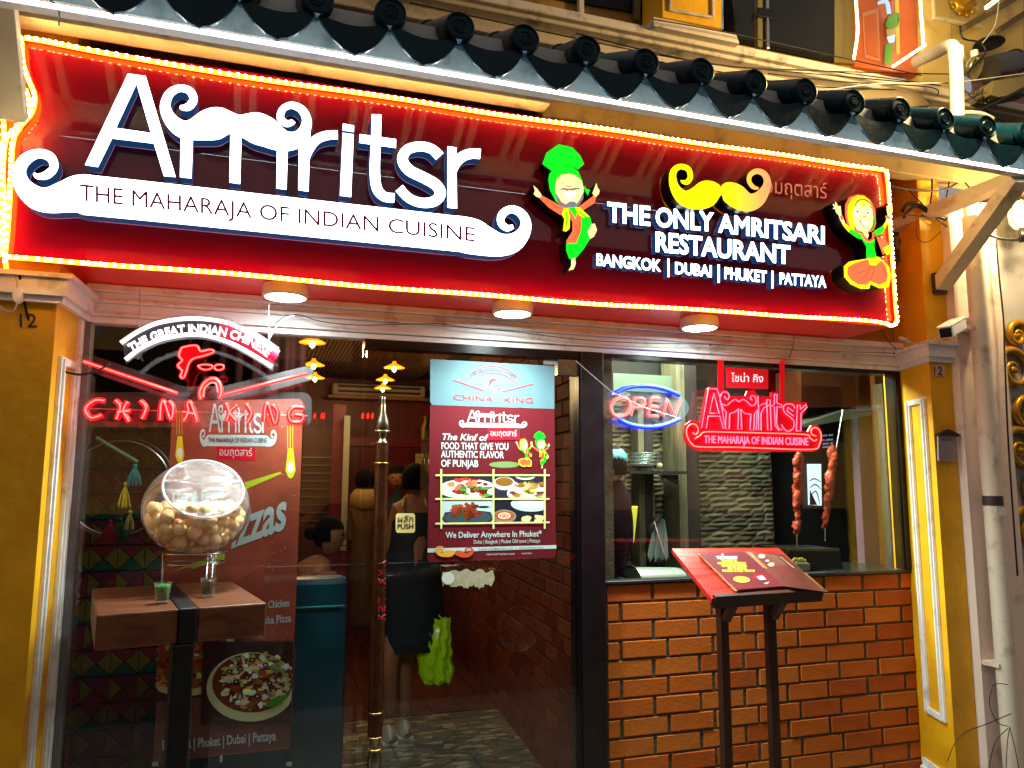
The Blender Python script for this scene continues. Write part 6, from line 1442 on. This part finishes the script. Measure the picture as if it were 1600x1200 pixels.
for k in range(4):
    c = P(1004+k*1.5, 730-k*5.4, .92); t = thing('steel_dish', c, ['lowest', 'second lowest', 'second highest', 'topmost'][k]+' shallow steel dish in the stack on the kitchen shelf', 'dish', 'steel dishes stacked on the kitchen shelf')
    MB().lathe(c, [(.001, 0), (.05, 0), (.085, .022), (.088, .021), (.052, -.004), (.001, -.004)], 28).build('dish', mat('dish_steel', (.70, .74, .72), rough=.25, metal=.8), t, smooth=True)
o = MB().lathe(P(1028, 728, .92), [(.001, -.02), (.018, -.02), (.018, .02), (.001, .02)], 16, (1, 0, 0)).build('plastic_tub', mat('tub_pale', (.6, .58, .45), rough=.4), smooth=True, auto=40); tag(o, 'small pale tub lying beside the stacked steel dishes', 'tub')
# chef
Yc = .62; t = thing('person', (P(950, 900, Yc).x, Yc, .05), 'cook in maroon shirt and teal hairnet turned away in the kitchen window', 'person'); pc = lambda x, y, Y=Yc: P(x, y, Y)
skin('body', [pc(948, 960), pc(950, 880), pc(954, 800), pc(958, 762), pc(960, 745), pc(925, 785), pc(915, 850), pc(975, 785), pc(978, 850), pc(960, 905), pc(940, 1090), pc(960, 1090)],
     [(0, 1), (1, 2), (2, 3), (3, 4), (2, 5), (5, 6), (2, 7), (7, 8), (8, 9), (0, 10), (0, 11)], [(.125, .10), (.12, .10), (.145, .11), .08, .05, .06, .045, .052, .044, .032, .07, .07], mat('maroon_shirt', (.10, .018, .045), rough=.9, spec=.1, noise=(12, .3)), t)
head(pc(954, 728), .083, (-1, .5, 0), t, skn, hair)
MB().ball(pc(956, 718), .088, 22, sc=(.95, 1, .82)).build('hairnet', mat('hairnet_teal', (.30, .58, .58), rough=.5, bump=(70, 1), noise=(50, .35)), t, smooth=True)
# yellow board, counter, domed lid, broom bundle
o = MB().poly([(979, 791), (997, 791), (991, 848), (973, 851)], plane(.75), depth=.02, back=True).build('chopping_board', mat('yellow_board', (.86, .80, .22), rough=.4, bump=(20, .3)), bevel=.003); tag(o, 'tall yellow chopping board standing behind the cook', 'chopping board')
kc = thing('kitchen_counter', (2.2, .4, .9), 'dark steel kitchen counter just inside the window', 'counter')
MB().box((1.60, .16, 1.00), (4.2, .92, 1.07)).build('worktop', mat('counter_steel', (.25, .29, .28), rough=.3, metal=.5), kc, bevel=.004); MB().box((1.62, .2, .05), (4.18, .88, .999)).build('cabinet', mat('cabinet_dark', (.08, .09, .09), rough=.5), kc)
lc = P(1022, 885, .42); lc.z = 1.075
t = thing('griddle_lid', lc, 'pale domed steel griddle lid on the counter inside the window', 'lid')
mb = MB(); n_ = 12
for i in range(n_+1):
    a_ = math.pi*i/n_; mb.v += [lc+V((-.12, -.10*math.cos(a_), .055*math.sin(a_)+.01)), lc+V((.13, -.10*math.cos(a_), .045*math.sin(a_)+.01))]
mb.f = [(2*i, 2*i+1, 2*i+3, 2*i+2) for i in range(n_)]+[tuple(2*i for i in range(n_+1))[::-1], tuple(2*i+1 for i in range(n_+1))]; mb.m = [0]*len(mb.f)
mb.build('dome', mat('lid_steel', (.68, .72, .66), rough=.3, metal=.6), t, smooth=True, auto=50); MB().tube([lc+V((-.125, -.10*math.cos(a_), .055*math.sin(a_)+.014)) for a_ in [math.pi*i/12 for i in range(13)]], .006, 6).build('rim', steel, t, smooth=True)
MB().box(lc+V((-.17, -.13, -.004)), lc+V((.17, .13, .008))).build('tray', mat('tray_dark', (.2, .24, .24), rough=.3, metal=.5), t, bevel=.003)
t = thing('whisk_broom', P(1030, 885, .85), 'bundle of grey straw with a dark head leaning on the wall', 'broom')
mb = MB(); 
for k in range(46):
    u = k/45; a = P(1022+u*16, 808+abs(u-.5)*8, .95+random.uniform(-.02, .02)); b = P(1012+u*32, 872+random.uniform(-6, 6), .88+random.uniform(-.03, .03)); mb.tube([a, a.lerp(b, .5)+V((0, -.01, .01)), b], .0022, 4)
mb.build('bristles', mat('grey_straw', (.38, .42, .40), rough=.7), t); MB().tube([P(1013, 836, .9), P(1020, 820, .9), P(1032, 806, .9)], .014, 8).build('head', pdm, t, smooth=True); MB().tube([P(1022, 815, .89), P(1040, 872, .82)], .005, 6).build('handle', steel, t)
MB().tube([P(1022, 810, .93), P(1021, 760, 1.0)], .006, 6).build('stick', pstm, t)
# hood light panels, ceiling box
t = thing('ceiling_light', P(1000, 560, .9), 'pale greenish light panel high in the kitchen behind the oval sign', 'light')
a = P(958, 576, .98); b = P(1055, 640, .98)
MB().box((a.x, .98, b.z+.10), (b.x, 1.02, min(a.z, 2.2))).build('panel', mat('hood_panel', (.26, .31, .25), rough=.4, emit=(.75, .9, .68), es=.06), t)
kl = lamp('kitchen_tube_lamp', 'AREA', (2.15, .66, 2.52), 45, (.86, 1, .84), None, size=.7); kl.rotation_euler = (0, 0, 0)
t = thing('tube_light', (2.15, .66, 2.56), 'white fluorescent tube on the kitchen ceiling', 'light'); MB().tube([V((1.8, .66, 2.57)), V((2.5, .66, 2.57))], .014, 10).build('tube', emi('tube_emit', (.85, 1, .85), 3), t); kl.parent = t; kl.location = V((0, 0, -.05))
t = thing('extractor_hood', P(1320, 640, .9), 'grey extractor hood edge catching light at the right of the kitchen', 'hood')
a = P(1255, 640, .75); b = P(1372, 653, .75)
MB().poly([(1250, 664), (1320, 640), (1372, 640), (1372, 647), (1258, 668)], plane(.75), depth=.3, back=True).build('canopy', mat('hood_grey', (.52, .56, .46), rough=.35, metal=.4), t, bevel=.003)
MB().poly([(1252, 575), (1371, 578), (1371, 636), (1252, 636)], plane(.80), depth=.25, back=True).build('upper_panel', mat('hood_brown', (.35, .15, .06), rough=.4, noise=(4, .3)), t)
# dark back area right of the stones with a bright doorway picture and kitchen text
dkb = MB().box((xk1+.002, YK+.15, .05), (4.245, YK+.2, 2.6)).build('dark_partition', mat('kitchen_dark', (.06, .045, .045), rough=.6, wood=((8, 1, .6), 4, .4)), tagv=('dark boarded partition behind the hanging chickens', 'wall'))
t = thing('bright_screen', P(1272, 757, 1.28), 'small bright portrait screen with black sketch between the hanging chickens', 'screen')
MB().poly([(1263, 725), (1283, 725), (1284, 790), (1265, 789)], plane(1.27), depth=.015, back=True).build('panel', emi('screen_white', (.78, .88, .92), .9), t)
e_ = MB()
for pts in ([(1265, 752), (1272, 748), (1283, 753)], [(1265, 762), (1274, 757), (1283, 765)], [(1266, 775), (1275, 768), (1281, 788)]): tp(e_, pts, [1.2, 2.0, 1.0], plane(1.268), .001)
e_.poly([(1265, 765), (1277, 789), (1265, 789)], plane(1.268), off=.001); e_.build('sketch', ink, t)
t = thing('wall_lettering', P(1290, 690, 1.25), 'small white handwritten words on the dark kitchen wall beside the red neon', 'lettering')
e_ = MB()
for s_, y_ in (('== ==', 683), ('= ===', 690), ('== =', 696), ('=== =', 701)): e_.text(s_, (1285, y_), (1301, y_-1), 4.5, plane(1.26), slant=.2, bold=.02, depth=.001)
e_.build('writing', emi('chalk_white', (.75, .75, .85), .35), t)
# hanging chickens on skewers
chm = mat('tandoori_chicken', (.66, .22, .05), rough=.6, noise=(22, .5), bump=(40, 1), coat=.3)
for px0, y0, y1, lean, lab in ((1247, 712, 832, -2, 'orange marinated chicken on a skewer left of the bright screen'), (1303, 706, 822, -14, 'orange marinated chicken on a skewer right of the bright screen')):
    t = thing('hanging_chicken', P(px0, y1, .55), lab, 'chicken'); mb = MB(); random.seed(px0)
    for k in range(34):
        u = k/33; c = P(px0+lean*u*1.0+random.uniform(-4, 4)*(1-u*.3), y0+(y1-y0)*u, .55+random.uniform(-.02, .02)); r_ = (.028*(1-u*.35))*random.uniform(.7, 1.15); mb.ball(c, r_, 10, sc=(random.uniform(.7, 1), .8, random.uniform(1, 1.6)))
    mb.v = [v+V((.005*math.sin(v.z*190+v.y*90), 0, .004*math.sin(v.x*210))) for v in mb.v]
    o = mb.build('meat', chm, t, smooth=True); rm_ = o.modifiers.new('remesh', 'REMESH'); rm_.mode = 'VOXEL'; rm_.voxel_size = .005; rm_.use_smooth_shade = True
    MB().tube([P(px0+14 if px0 > 1300 else px0, 640 if px0 > 1300 else 700, .55), P(px0+(2 if px0 > 1300 else 0), y0+5, .55), P(px0+lean, y1-30, .55), P(px0+lean, y1+24, .55)], .0032, 6).build('skewer', steel, t)
random.seed(11)
t = thing('trough', P(1270, 870, .4), 'long dark metal trough with a pale food tray on the right of the counter', 'trough')
MB().poly([(1232, 857), (1312, 857), (1318, 889), (1228, 889)], plane(.42), depth=.25, back=True).build('body', mat('trough_dark', (.10, .10, .07), rough=.4, metal=.3), t, bevel=.004); MB().poly([(1232, 857), (1312, 857), (1312, 861), (1232, 861)], plane(.415), depth=.01).build('edge', mat('trough_edge', (.35, .33, .20), rough=.35, metal=.4), t)
o = MB().poly([(1236, 880), (1266, 880), (1266, 892), (1236, 892)], plane(.22), depth=.1, back=True).build('food_tray', mat('tray_grey', (.45, .5, .45), rough=.4), bevel=.003); tag(o, 'small grey tray of chopped yellow food at the window sill', 'tray')
mb = MB()
for k in range(24): mb.ball(P(1238+random.uniform(0, 22), 877+random.uniform(-4, 3), .25), .008, 6)
o = mb.build('chopped_food', mat('yellow_food', (.62, .60, .18), rough=.6), smooth=True); tag(o, 'heap of chopped yellow food in the small grey tray', 'food', None, 'stuff')
t = thing('gas_pipe', P(965, 700, .8), 'bent steel pipe behind the cook', 'pipe'); MB().tube([P(x, y, .85) for x, y in catmull([(938, 685), (948, 696), (962, 702), (964, 720), (964, 750)], 4)], .006, 8).build('pipe', steel, t, smooth=True)
ps = MB().box((P(1342, 700, .80).x, .80, 1.071), (P(1372, 700, .80).x, .86, 2.6)).build('pink_reflection', mat('pink_reflection_paint', (.55, .38, .40), rough=.35, wood=((6, 6, .5), 2, .25))); tag(ps, 'dull pink upright strip painted in place of a reflection beside the bark post', 'panel')  # added box whose pink colour stands in for a reflection
ps = MB().box((P(1373, 700, .70).x, .70, 1.071), (P(1384, 700, .70).x, .74, 2.6)).build('amber_panel', mat('amber_panel', (.50, .27, .08), rough=.4, wood=((6, 6, .5), 3, .4))); tag(ps, 'narrow amber panel beside the bark post in the kitchen', 'panel')
o = MB().box((P(1384, 700, .35).x, .35, 1.071), (P(1400, 700, .35).x, .42, 2.12)).build('wood_post', mat('bark_post', (.36, .28, .10), rough=.6, wood=((8, 8, 1), 5, .6), bump=(20, .6))); tag(o, 'rough bark covered post at the right edge of the kitchen window', 'post')
# ================================================================== UPPER STOREY
led2 = mat('ledge_paint', (.88, .80, .70), rough=.65, dirt=(9, 0, (.42, .36, .30)), bump=(25, .25))
t = thing('ledge', (1.5, -.1, 3.4), 'cream moulded ledge running above the dark roof tiles', 'ledge')
for y_, (pt, pb) in ((-.20, (38, 52)), (-.17, (53, 64)), (-.10, (65, 96))):
    za_, zb2 = P(1000, pt, y_).z, P(1000, pb, y_).z; MB().box((-1.4, y_, zb2+.001), (4.4, .15, za_)).build('moulding_band', led2, t, bevel=.006)
t = thing('pilaster_base', P(1085, 30, -.24), 'yellow framed pilaster base standing on the cream ledge', 'pilaster')
y_ = -.23
def upq(pts, Y, dep, m_, nm, par, bev=.003, **k): return MB().poly(pts, plane(Y), depth=dep, back=True, **k).build(nm, m_, par, bevel=bev)
upq([(1021, 26), (1150, 52), (1156, 68), (1021, 40)], -.24, .2, led2, 'base_stone', t); upq([(1035, -60), (1128, -60), (1127, 44), (1035, 26)], -.22, .2, yellowp, 'body', t)
for a_, b_, c_, d_ in (((1046, -60), (1050, -60), (1050, 12), (1046, 12)), ((1046, 12), (1113, 24), (1113, 28), (1046, 16)), ((1113, -60), (1118, -60), (1117, 28), (1113, 27)), ): upq([a_, b_, c_, d_], -.235, .012, creamp, 'panel_moulding', t)
t = thing('dark_shopfront', P(900, 10, -.02), 'dark upper storey window left of the yellow pilaster', 'window'); upq([(640, -80), (1034, -80), (1034, 26), (640, -40)], .0, .05, mat('dark_window', (.04, .03, .05), rough=.4, spec=.2), 'pane', t, bev=0)
upq([(905, -60), (913, -60), (913, 22), (905, 21)], -.03, .03, creamp, 'mullion', t); upq([(995, -60), (1005, -60), (1000, 32), (992, 30)], -.03, .03, mat('khaki', (.4, .36, .2), rough=.6), 'mullion', t)
t = thing('glass_balustrade', P(1290, 60, -.16), 'clear glass balustrade with steel clamp above the roof tiles at right', 'balustrade')
upq([(1140, -60), (1443, -60), (1440, 116), (1152, 58)], -.16, .008, glassmat('balustrade_glass', (.9, .95, .9), refl=.7), 'pane', t, bev=0)
upq([(1184, -60), (1192, -60), (1192, 74), (1184, 72)], -.17, .03, mat('khaki', (.4, .36, .2)), 'post', t); upq([(1197, -60), (1201, -60), (1203, 76), (1199, 75)], -.18, .02, steel, 'post', t)
upq([(1185, 11), (1213, 14), (1213, 29), (1185, 25)], -.185, .02, black, 'clamp', t)
t = thing('upper_doorway', P(1250, 60, .05), 'dark opening with brown frame behind the glass balustrade', 'opening'); upq([(1130, -80), (1303, -80), (1303, 98), (1130, 62)], .0, .05, mat('dark_brown_wall', (.10, .06, .035), rough=.6, spec=.1, noise=(3, .5)), 'panel', t, bev=0)
upq([(1122, -80), (1129, -80), (1131, 45), (1126, 44)], -.02, .03, mat('blue_strip', (.55, .7, .85), rough=.4), 'strip', t)
upq([(1304, -80), (1335, -80), (1335, 100), (1304, 97)], -.01, .05, mat('olive_panel', (.45, .34, .12), rough=.5), 'side_panel', t)
od = mat('orange_door', (.78, .34, .10), rough=.35, noise=(3, .25))
t = thing('orange_door', P(1385, 60, -.02), 'orange panelled upper door behind glass with green and white figure decal', 'door')
upq([(1336, -80), (1440, -80), (1440, 118), (1336, 104)], -.02, .05, od, 'leaf', t)
upq([(1348, 20), (1373, 12), (1376, 96), (1352, 90)], -.028, .006, mat('pink_frame', (.80, .48, .34), rough=.4), 'inner_frame', t); upq([(1351, 25), (1370, 19), (1373, 90), (1355, 84)], -.034, .005, od, 'door_panel', t)
dec = MB(); dm_ = [mat('decal_green', (.35, .55, .08), rough=.4), mat('decal_blue', (.62, .72, .90), rough=.4, emit=(.6, .7, .95), es=.5), mat('decal_skin', (.75, .58, .35), rough=.4), mat('decal_yellow', (.85, .65, .10), rough=.4)]
dp_ = plane(-.045)
dec.poly([(1383, 40), (1388, 26), (1396, 20), (1406, 20), (1406, 34), (1402, 42), (1390, 46)], dp_, mi=0); dec.poly([(1384, 46), (1400, 42), (1398, 66), (1388, 66)], dp_, mi=2); dec.poly([(1385, 58), (1399, 54), (1397, 66), (1389, 68)], dp_, mi=1, off=.001)
dec.poly([(1384, 68), (1396, 70), (1392, 100), (1382, 100)], dp_, mi=0); tp(dec, [(1371, 6), (1378, 3), (1386, 4), (1389, 22)], [4, 6, 7, 7], dp_, .001, mi=1, sub=3); dec.poly([(1398, -20), (1404, -20), (1406, 84), (1401, 84)], dp_, mi=3)
dec.build('figure_decal', dm_, t)
wl = emi('warm_white_tube', (1, .93, .72), 12)
t = thing('led_tube', P(1337, 40, -.12), 'glowing white LED line running vertically left of the orange upper door', 'light'); MB().tube([P(x, y, -.12) for x, y in catmull([(1336, -40), (1338, 10), (1340, 50), (1334, 93)], 4)], .006, 8).build('tube', wl, t)
t = thing('led_tube', P(1440, 30, -.12), 'glowing white LED line bending down right of the orange upper door', 'light'); MB().tube([P(x, y, -.12) for x, y in ((1436, -40), (1439, 20), (1443, 68))], .006, 8).build('tube', wl, t); MB().tube([P(x, y, -.12) for x, y in ((1446, 70), (1395, 104))], .006, 8).build('tube', wl, t)
ycr = mat('cream_yellow_wall', (.80, .68, .38), rough=.6, dirt=(5, 0, (.55, .45, .22)))
t = thing('cream_pilaster', P(1475, 60, -.05), 'cream framed pilaster with gilded medallion at the top right', 'pilaster')
upq([(1441, -90), (1486, -90), (1486, 160), (1441, 150)], -.05, .12, ycr, 'body', t); upq([(1455, -90), (1458, -90), (1463, 26), (1460, 26)], -.07, .02, creamp, 'panel_moulding', t); upq([(1460, 24), (1535, 38), (1535, 43), (1460, 29)], -.07, .02, creamp, 'panel_moulding', t); upq([(1487, -90), (1600, -90), (1600, 120), (1487, 90)], -.04, .12, ycr, 'wing', t)
c_ = P(1502, 2, -.10); MB().lathe(c_, [(.001, -.05), (.03, -.045), (.045, -.03), (.06, -.035), (.075, -.02), (.085, 0)], 24, (0, 1, 0)).build('medallion', goldm, t, smooth=True)
for k in range(10): a_ = k/10*6.283; MB().ball(c_+V((.085*math.cos(a_), -.01, .085*math.sin(a_))), .018, 10, sc=(1, .5, 1)).build('medallion_leaf', goldm, t, smooth=True)
# floodlights, junction box, tube lamp, tangled cables at right
t = thing('floodlight', P(1530, 110, -.4), 'grey reflector floodlight with pale socket among cables at the top right', 'floodlight')
c_ = P(1524, 105, -.42); MB().lathe(c_, [(.001, .05), (.02, .045), (.05, .02), (.062, -.01), (.058, -.008), (.04, .012), (.001, .02)], 24, (-.3, .7, .4)).build('reflector', mat('reflector_grey', (.50, .46, .34), rough=.25, metal=.6), t, smooth=True); MB().tube([c_+V((0, 0, .04)), c_+V((0, 0, .085))], .018, 12).build('socket', pvc, t, smooth=True, auto=40)
t = thing('loudspeaker', P(1560, 105, -.4), 'dark cylindrical horn fixture right of the grey floodlight', 'loudspeaker'); MB().tube([P(1545, 108, -.42), P(1583, 98, -.36)], .062, 22).build('horn', mat('horn_dark', (.12, .11, .09), rough=.4), t, smooth=True, auto=40); MB().tube([P(1583, 98, -.36), P(1586, 97, -.355)], .066, 22).build('rim', black, t, smooth=True, auto=40)
t = thing('dark_disc', P(1545, 68, -.35), 'flat dark round fixture above the floodlight', 'fixture'); MB().lathe(P(1545, 68, -.3), [(.001, .01), (.07, .006), (.075, -.004), (.06, -.012), (.001, -.012)], 24).build('disc', matteblack, t, smooth=True, auto=40)
t = thing('junction_box', P(1575, 140, -.45), 'khaki metal junction box tilted among cables above the tiles', 'box'); upq([(1552, 126), (1616, 116), (1622, 140), (1562, 152), (1548, 148)], -.45, .12, mat('khaki_box', (.40, .35, .20), rough=.5), 'body', t)
t = thing('tube_lamp', P(1555, 5, -.3), 'glowing warm tube lamp on a dark pole at the top right corner', 'light'); MB().tube([P(1541, 12, -.3), P(1562, -4, -.3)], .010, 10).build('tube', emi('warm_tube', (1, .85, .45), 7), t, smooth=True)
MB().bar(P(1505, 44, -.28), P(1640, -34, -.28), .03, .03).build('pole', mat('rusty_pole', (.34, .27, .14), rough=.6), t); MB().bar(P(1560, 48, -.22), P(1640, -5, -.22), .03, .03).build('pole', mat('rusty_pole', (.34, .27, .14)), t)
lamp('tube_light', 'POINT', P(1552, 10, -1.0), 42, (1, .74, .34), t, size=.12)
MB().box((P(1545, 20, .05).x, .13, 2.9), (6, .2, 5)).build('pink_wall', mat('pink_wall_paint', (.66, .46, .46), rough=.7), tagv=('dusky pink neighbour wall at the top right corner', 'wall', None, None))
random.seed(5)
t = thing('cable_bundle', P(1520, 180, -.4), 'tangle of thin black cables and ties above the roof tiles at right', 'cables'); mb = MB()
for k in range(26):
    x0, y0 = random.uniform(1500, 1560), random.uniform(140, 178); x1, y1 = x0+random.uniform(-25, 45), y0+random.uniform(-25, 22)
    mb.tube([P(x, y, -.42+random.uniform(-.03, .03)) for x, y in catmull([(x0, y0), ((x0+x1)/2+random.uniform(-6, 6), (y0+y1)/2+random.uniform(-8, 4)), (x1, y1)], 3)], random.choice([.0016, .0025, .004]), 5)
o = mb.build('strands', cablem, t); o['kind'] = 'stuff'
for pts, r_, c_ in (([(1440, 182), (1480, 178), (1530, 172), (1600, 138)], .008, cablem), ([(1500, 40), (1505, 60), (1530, 66), (1540, 80), (1530, 95), (1512, 112)], .005, cablem), ([(1260, 146), (1360, 132), (1450, 130), (1500, 128), (1620, 112)], .003, wirem), ([(1562, -10), (1556, 35), (1545, 55), (1534, 68)], .003, wirem), ([(1430, 182), (1520, 176), (1552, 186)], .012, pvc)):
    MB().tube([P(x, y, -.46) for x, y in catmull(pts, 5)], r_, 6).build('cable', c_, t, smooth=True)
t = thing('overhead_cables', P(1200, 110, -.5), 'thin dark wires crossing above the tiles from the left to the cable tangle', 'cables')
for pts in ([(640, 4), (900, 60), (1100, 98), (1300, 118), (1460, 132)], [(900, 52), (1110, 100), (1300, 112), (1470, 134)], [(1110, 100), (1200, 108), (1500, 116), (1620, 110)], [(1200, 115), (1320, 128), (1452, 136), (1465, 150)], [(950, 85), (1100, 108), (1240, 132), (1330, 138), (1400, 140)], [(1020, 30), (1152, 54), (1440, 118)]):
    MB().tube([P(x, y, -.28) for x, y in catmull(pts, 5)], .0028, 6).build('cable', cablem, t, smooth=True)
o = MB().poly([(1330, 150), (1345, 141), (1400, 136), (1440, 146), (1455, 165), (1400, 168)], plane(-.18), depth=.03, back=True).build('crumpled_sheet', mat('sheet_beige', (.62, .54, .40), rough=.7, bump=(10, 1)), bevel=.003); tag(o, 'pale crumpled sheet lying under the wires on the roof', 'sheet')
# cables under the eave at right, meter, camera, lamp
t = thing('electric_meter', P(1412, 385, -.02), 'grey electricity meter on the ochre wall right of the signboard', 'meter')
upq([(1397, 362), (1433, 365), (1433, 410), (1397, 408)], -.10, .1, mat('meter_grey', (.30, .27, .18), rough=.5), 'case', t, bev=.004); upq([(1400, 368), (1424, 370), (1423, 390), (1400, 388)], -.108, .007, mat('meter_face', (.50, .45, .30), rough=.3), 'face', t); upq([(1406, 373), (1418, 374), (1418, 382), (1406, 381)], -.112, .003, ink, 'counter', t); upq([(1409, 395), (1416, 395), (1416, 403), (1409, 402)], -.105, .004, mat('meter_label', (.6, .55, .38), rough=.4), 'label', t)
t = thing('wall_cables', P(1440, 340, -.05), 'black cables looping over the ochre wall beside the signboard', 'cables')
for pts, r_ in (([(1380, 288), (1420, 296), (1470, 298), (1500, 283)], .005), ([(1432, 250), (1448, 262), (1456, 280), (1455, 310), (1450, 330)], .004), ([(1484, 280), (1478, 310), (1470, 330), (1455, 341), (1440, 336)], .0035), ([(1410, 330), (1420, 318), (1440, 322), (1460, 336), (1490, 345), (1525, 350)], .009), ([(1412, 340), (1430, 322), (1455, 334), (1500, 350), (1560, 372), (1610, 374)], .007), ([(1420, 296), (1440, 318), (1462, 340), (1500, 375), (1530, 430), (1540, 445)], .0035), ([(1390, 338), (1420, 336), (1450, 340)], .0025), ([(1432, 345), (1434, 372), (1450, 378), (1470, 362)], .002), ([(1496, 468), (1500, 520), (1503, 700), (1510, 1000), (1528, 1200)], .0001), ([(1556, 360), (1560, 420), (1568, 500), (1570, 560), (1576, 700), (1590, 900)], .004), ([(1508, 285), (1520, 300), (1534, 320)], .004), ([(1376, 515), (1390, 535), (1400, 545)], .002)):
    if r_ > .001: MB().tube([P(x, y, -.38 if x > 1545 or pts[0][0] == 1508 else -.33) for x, y in catmull(pts, 6)], r_, 8).build('cable', cablem, t, smooth=True)
t = thing('loose_wires', P(1530, 1130, -.47), 'thin loose black wires tangled at the foot of the drainpipe', 'wires')
for pts in ([(1480, 1190), (1500, 1150), (1545, 1130), (1580, 1115)], [(1550, 1072), (1560, 1068), (1575, 1070)], [(1550, 1075), (1546, 1100), (1558, 1128), (1575, 1135)], [(1545, 1200), (1555, 1160), (1575, 1138)], [(1572, 1200), (1574, 1160), (1578, 1135)], [(1592, 1200), (1585, 1165), (1578, 1138)]):
    MB().tube([P(x, y, -.475) for x, y in catmull(pts, 6)], .0019, 6).build('wire', cablem, t, smooth=True)
t = thing('security_camera', P(1480, 515, -.45), 'white bullet security camera on the pink pillar', 'security camera')
ca, cb_ = P(1477, 520, -.50), P(1500, 506, -.42); dd = (cb_-ca).normalized()
MB().bar(ca, cb_, .058, .052).build('body', whitep, t, bevel=.008); MB().bar(ca-dd*.003, ca+dd*.012, .050, .044).build('lens_window', black, t, bevel=.004); MB().lathe(ca-dd*.004, [(.001, 0), (.014, 0), (.014, .004)], 16, tuple(dd)).build('lens', mat('lens_glass', (.08, .05, .06), rough=.05), t)
MB().bar(ca-dd*.012+V((0, 0, .03)), cb_-dd*.01+V((0, 0, .03)), .064, .006).build('sun_shield', whitep, t, bevel=.002)
MB().tube([cb_, P(1506, 503, -.40), P(1508, 503, -.352)], .010, 10).build('arm', whitep, t, smooth=True); MB().tube([P(1508, 503, -.365), P(1508, 503, -.346)], .024, 20).build('mount', whitep, t, smooth=True, auto=40)
MB().tube([P(x, y, -.35) for x, y in catmull([(1466, 523), (1455, 528), (1448, 534), (1430, 537), (1412, 528)], 4)], .003, 6).build('wire', wirem, t); MB().tube([P(1405, 527, -.345), P(1423, 536, -.345)], .007, 10).build('connector', wirem, t, smooth=True)
t = thing('wall_lamp', P(1590, 350, -.45), 'glowing cream glass wall lamp at the right edge', 'lamp')
c_ = P(1594, 335, -.40); MB().lathe(c_, [(.001, -.075), (.03, -.068), (.048, -.04), (.052, 0), (.045, .04), (.034, .06)], 24).build('shade', emi('lamp_shade_glow', (1, .86, .48), 3.2), t, smooth=True)
for a_ in range(6): 
    q_ = a_/6*6.283; MB().tube([c_+V((.054*math.cos(q_)*r_, .054*math.sin(q_)*r_, z_)) for r_, z_ in ((.55, -.075), (.92, -.04), (1.03, 0), (.9, .04), (.7, .062))], .0025, 5).build('rib', mat('brass_dark', (.4, .3, .12), rough=.4, metal=.8), t)
MB().tube([c_+V((0, 0, -.14)), c_+V((0, 0, -.07))], .016, 12).build('stem', black, t, smooth=True); MB().lathe(c_, [(.036, .06), (.04, .07), (.02, .09), (.001, .10)], 16).build('cap', black, t, smooth=True)
lamp('wall_lamp_light', 'POINT', c_+V((-.08, -.14, -.02)), 20, (1, .72, .34), t, size=.05)
# ================================================================== STREET SIDE (seen only as reflections)
t = thing('parked_car', (1.2, -4.75, -.124), 'dark teal parked car reflected in the door glass', 'car')
body = mat('car_teal', (.03, .22, .26), rough=.15, coat=1); Yc0 = -3.95
sec = [(-1.1, .55, .78), (-.95, .45, .86), (-.2, .38, .90), (.6, .36, .92), (2.0, .36, .93), (2.9, .40, .88), (3.25, .50, .75)]
mb = MB(); rows = []
for (x, zl, zh) in sec: rows.append([V((x, Yc0-.04, zl-.25)), V((x, Yc0, zl)), V((x, Yc0+.03, (zl+zh)/2)), V((x, Yc0-.01, zh-.08)), V((x, Yc0-.10, zh)), V((x, Yc0-1.5, zh)), V((x, Yc0-1.6, zl)), V((x, Yc0-1.56, zl-.25))])
mb.v = [v for r in rows for v in r]
for i in range(len(rows)-1):
    for j in range(7): mb.f.append((i*8+j, (i+1)*8+j, (i+1)*8+j+1, i*8+j+1)); mb.m.append(0)
mb.f += [tuple(range(8)), tuple(48+j for j in range(8))[::-1]]; mb.m += [0, 0]
mb.build('body', body, t, smooth=True, auto=50)
mb = MB(); mb.add([(.1, Yc0-.16, .90), (2.4, Yc0-.16, .90), (2.0, Yc0-.35, 1.36), (.6, Yc0-.35, 1.36), (.1, Yc0-1.42, .90), (2.4, Yc0-1.42, .90), (2.0, Yc0-1.25, 1.36), (.6, Yc0-1.25, 1.36)], [(0, 1, 2, 3), (1, 5, 6, 2), (5, 4, 7, 6), (4, 0, 3, 7), (3, 2, 6, 7)]); mb.build('cabin', mat('car_glass', (.02, .03, .04), rough=.05), t)
MB().tube([V((-.9, Yc0+.005, .83)), V((2.9, Yc0+.005, .84))], .006, 6).build('chrome_strip', steel, t)
for x_ in (.05, 2.35):
    w0 = V((x_, Yc0-.02, .20)); w1 = MB().lathe(w0, [(.001, .05), (.20, .045), (.205, .03), (.32, .03), (.325, -.15), (.001, -.15)], 36, (0, 1, 0)).build('wheel', mat('tyre_rubber', (.03, .03, .03), rough=.7), t, smooth=True, auto=30)
    MB().lathe(w0, [(.001, .075), (.05, .07), (.09, .055), (.20, .05), (.21, .06), (.20, .06)], 36, (0, 1, 0)).build('hubcap', steel, w1, smooth=True)
    MB().lathe(w0, [(.40, .036), (.001, .036)], 40, (0, 1, 0)).build('wheel_arch', matteblack, t)
t = thing('shophouse', (1, -12, -.12), 'dark row of shop buildings across the street with dim windows', 'building')
MB().box((-14, -13, -.12), (16, -12, 6.5)).build('wall', mat('street_wall', (.10, .08, .07), rough=.8, noise=(2, .4)), t)
for i in range(9):
    for j in (0, 1): MB().box((-12+i*3, -11.995, 1.0+j*2.9), (-10.4+i*3, -11.97, 2.6+j*2.9)).build('window', emi('dim_window', (1, .72, .4), .03 if (i+j) % 3 else .2), t)
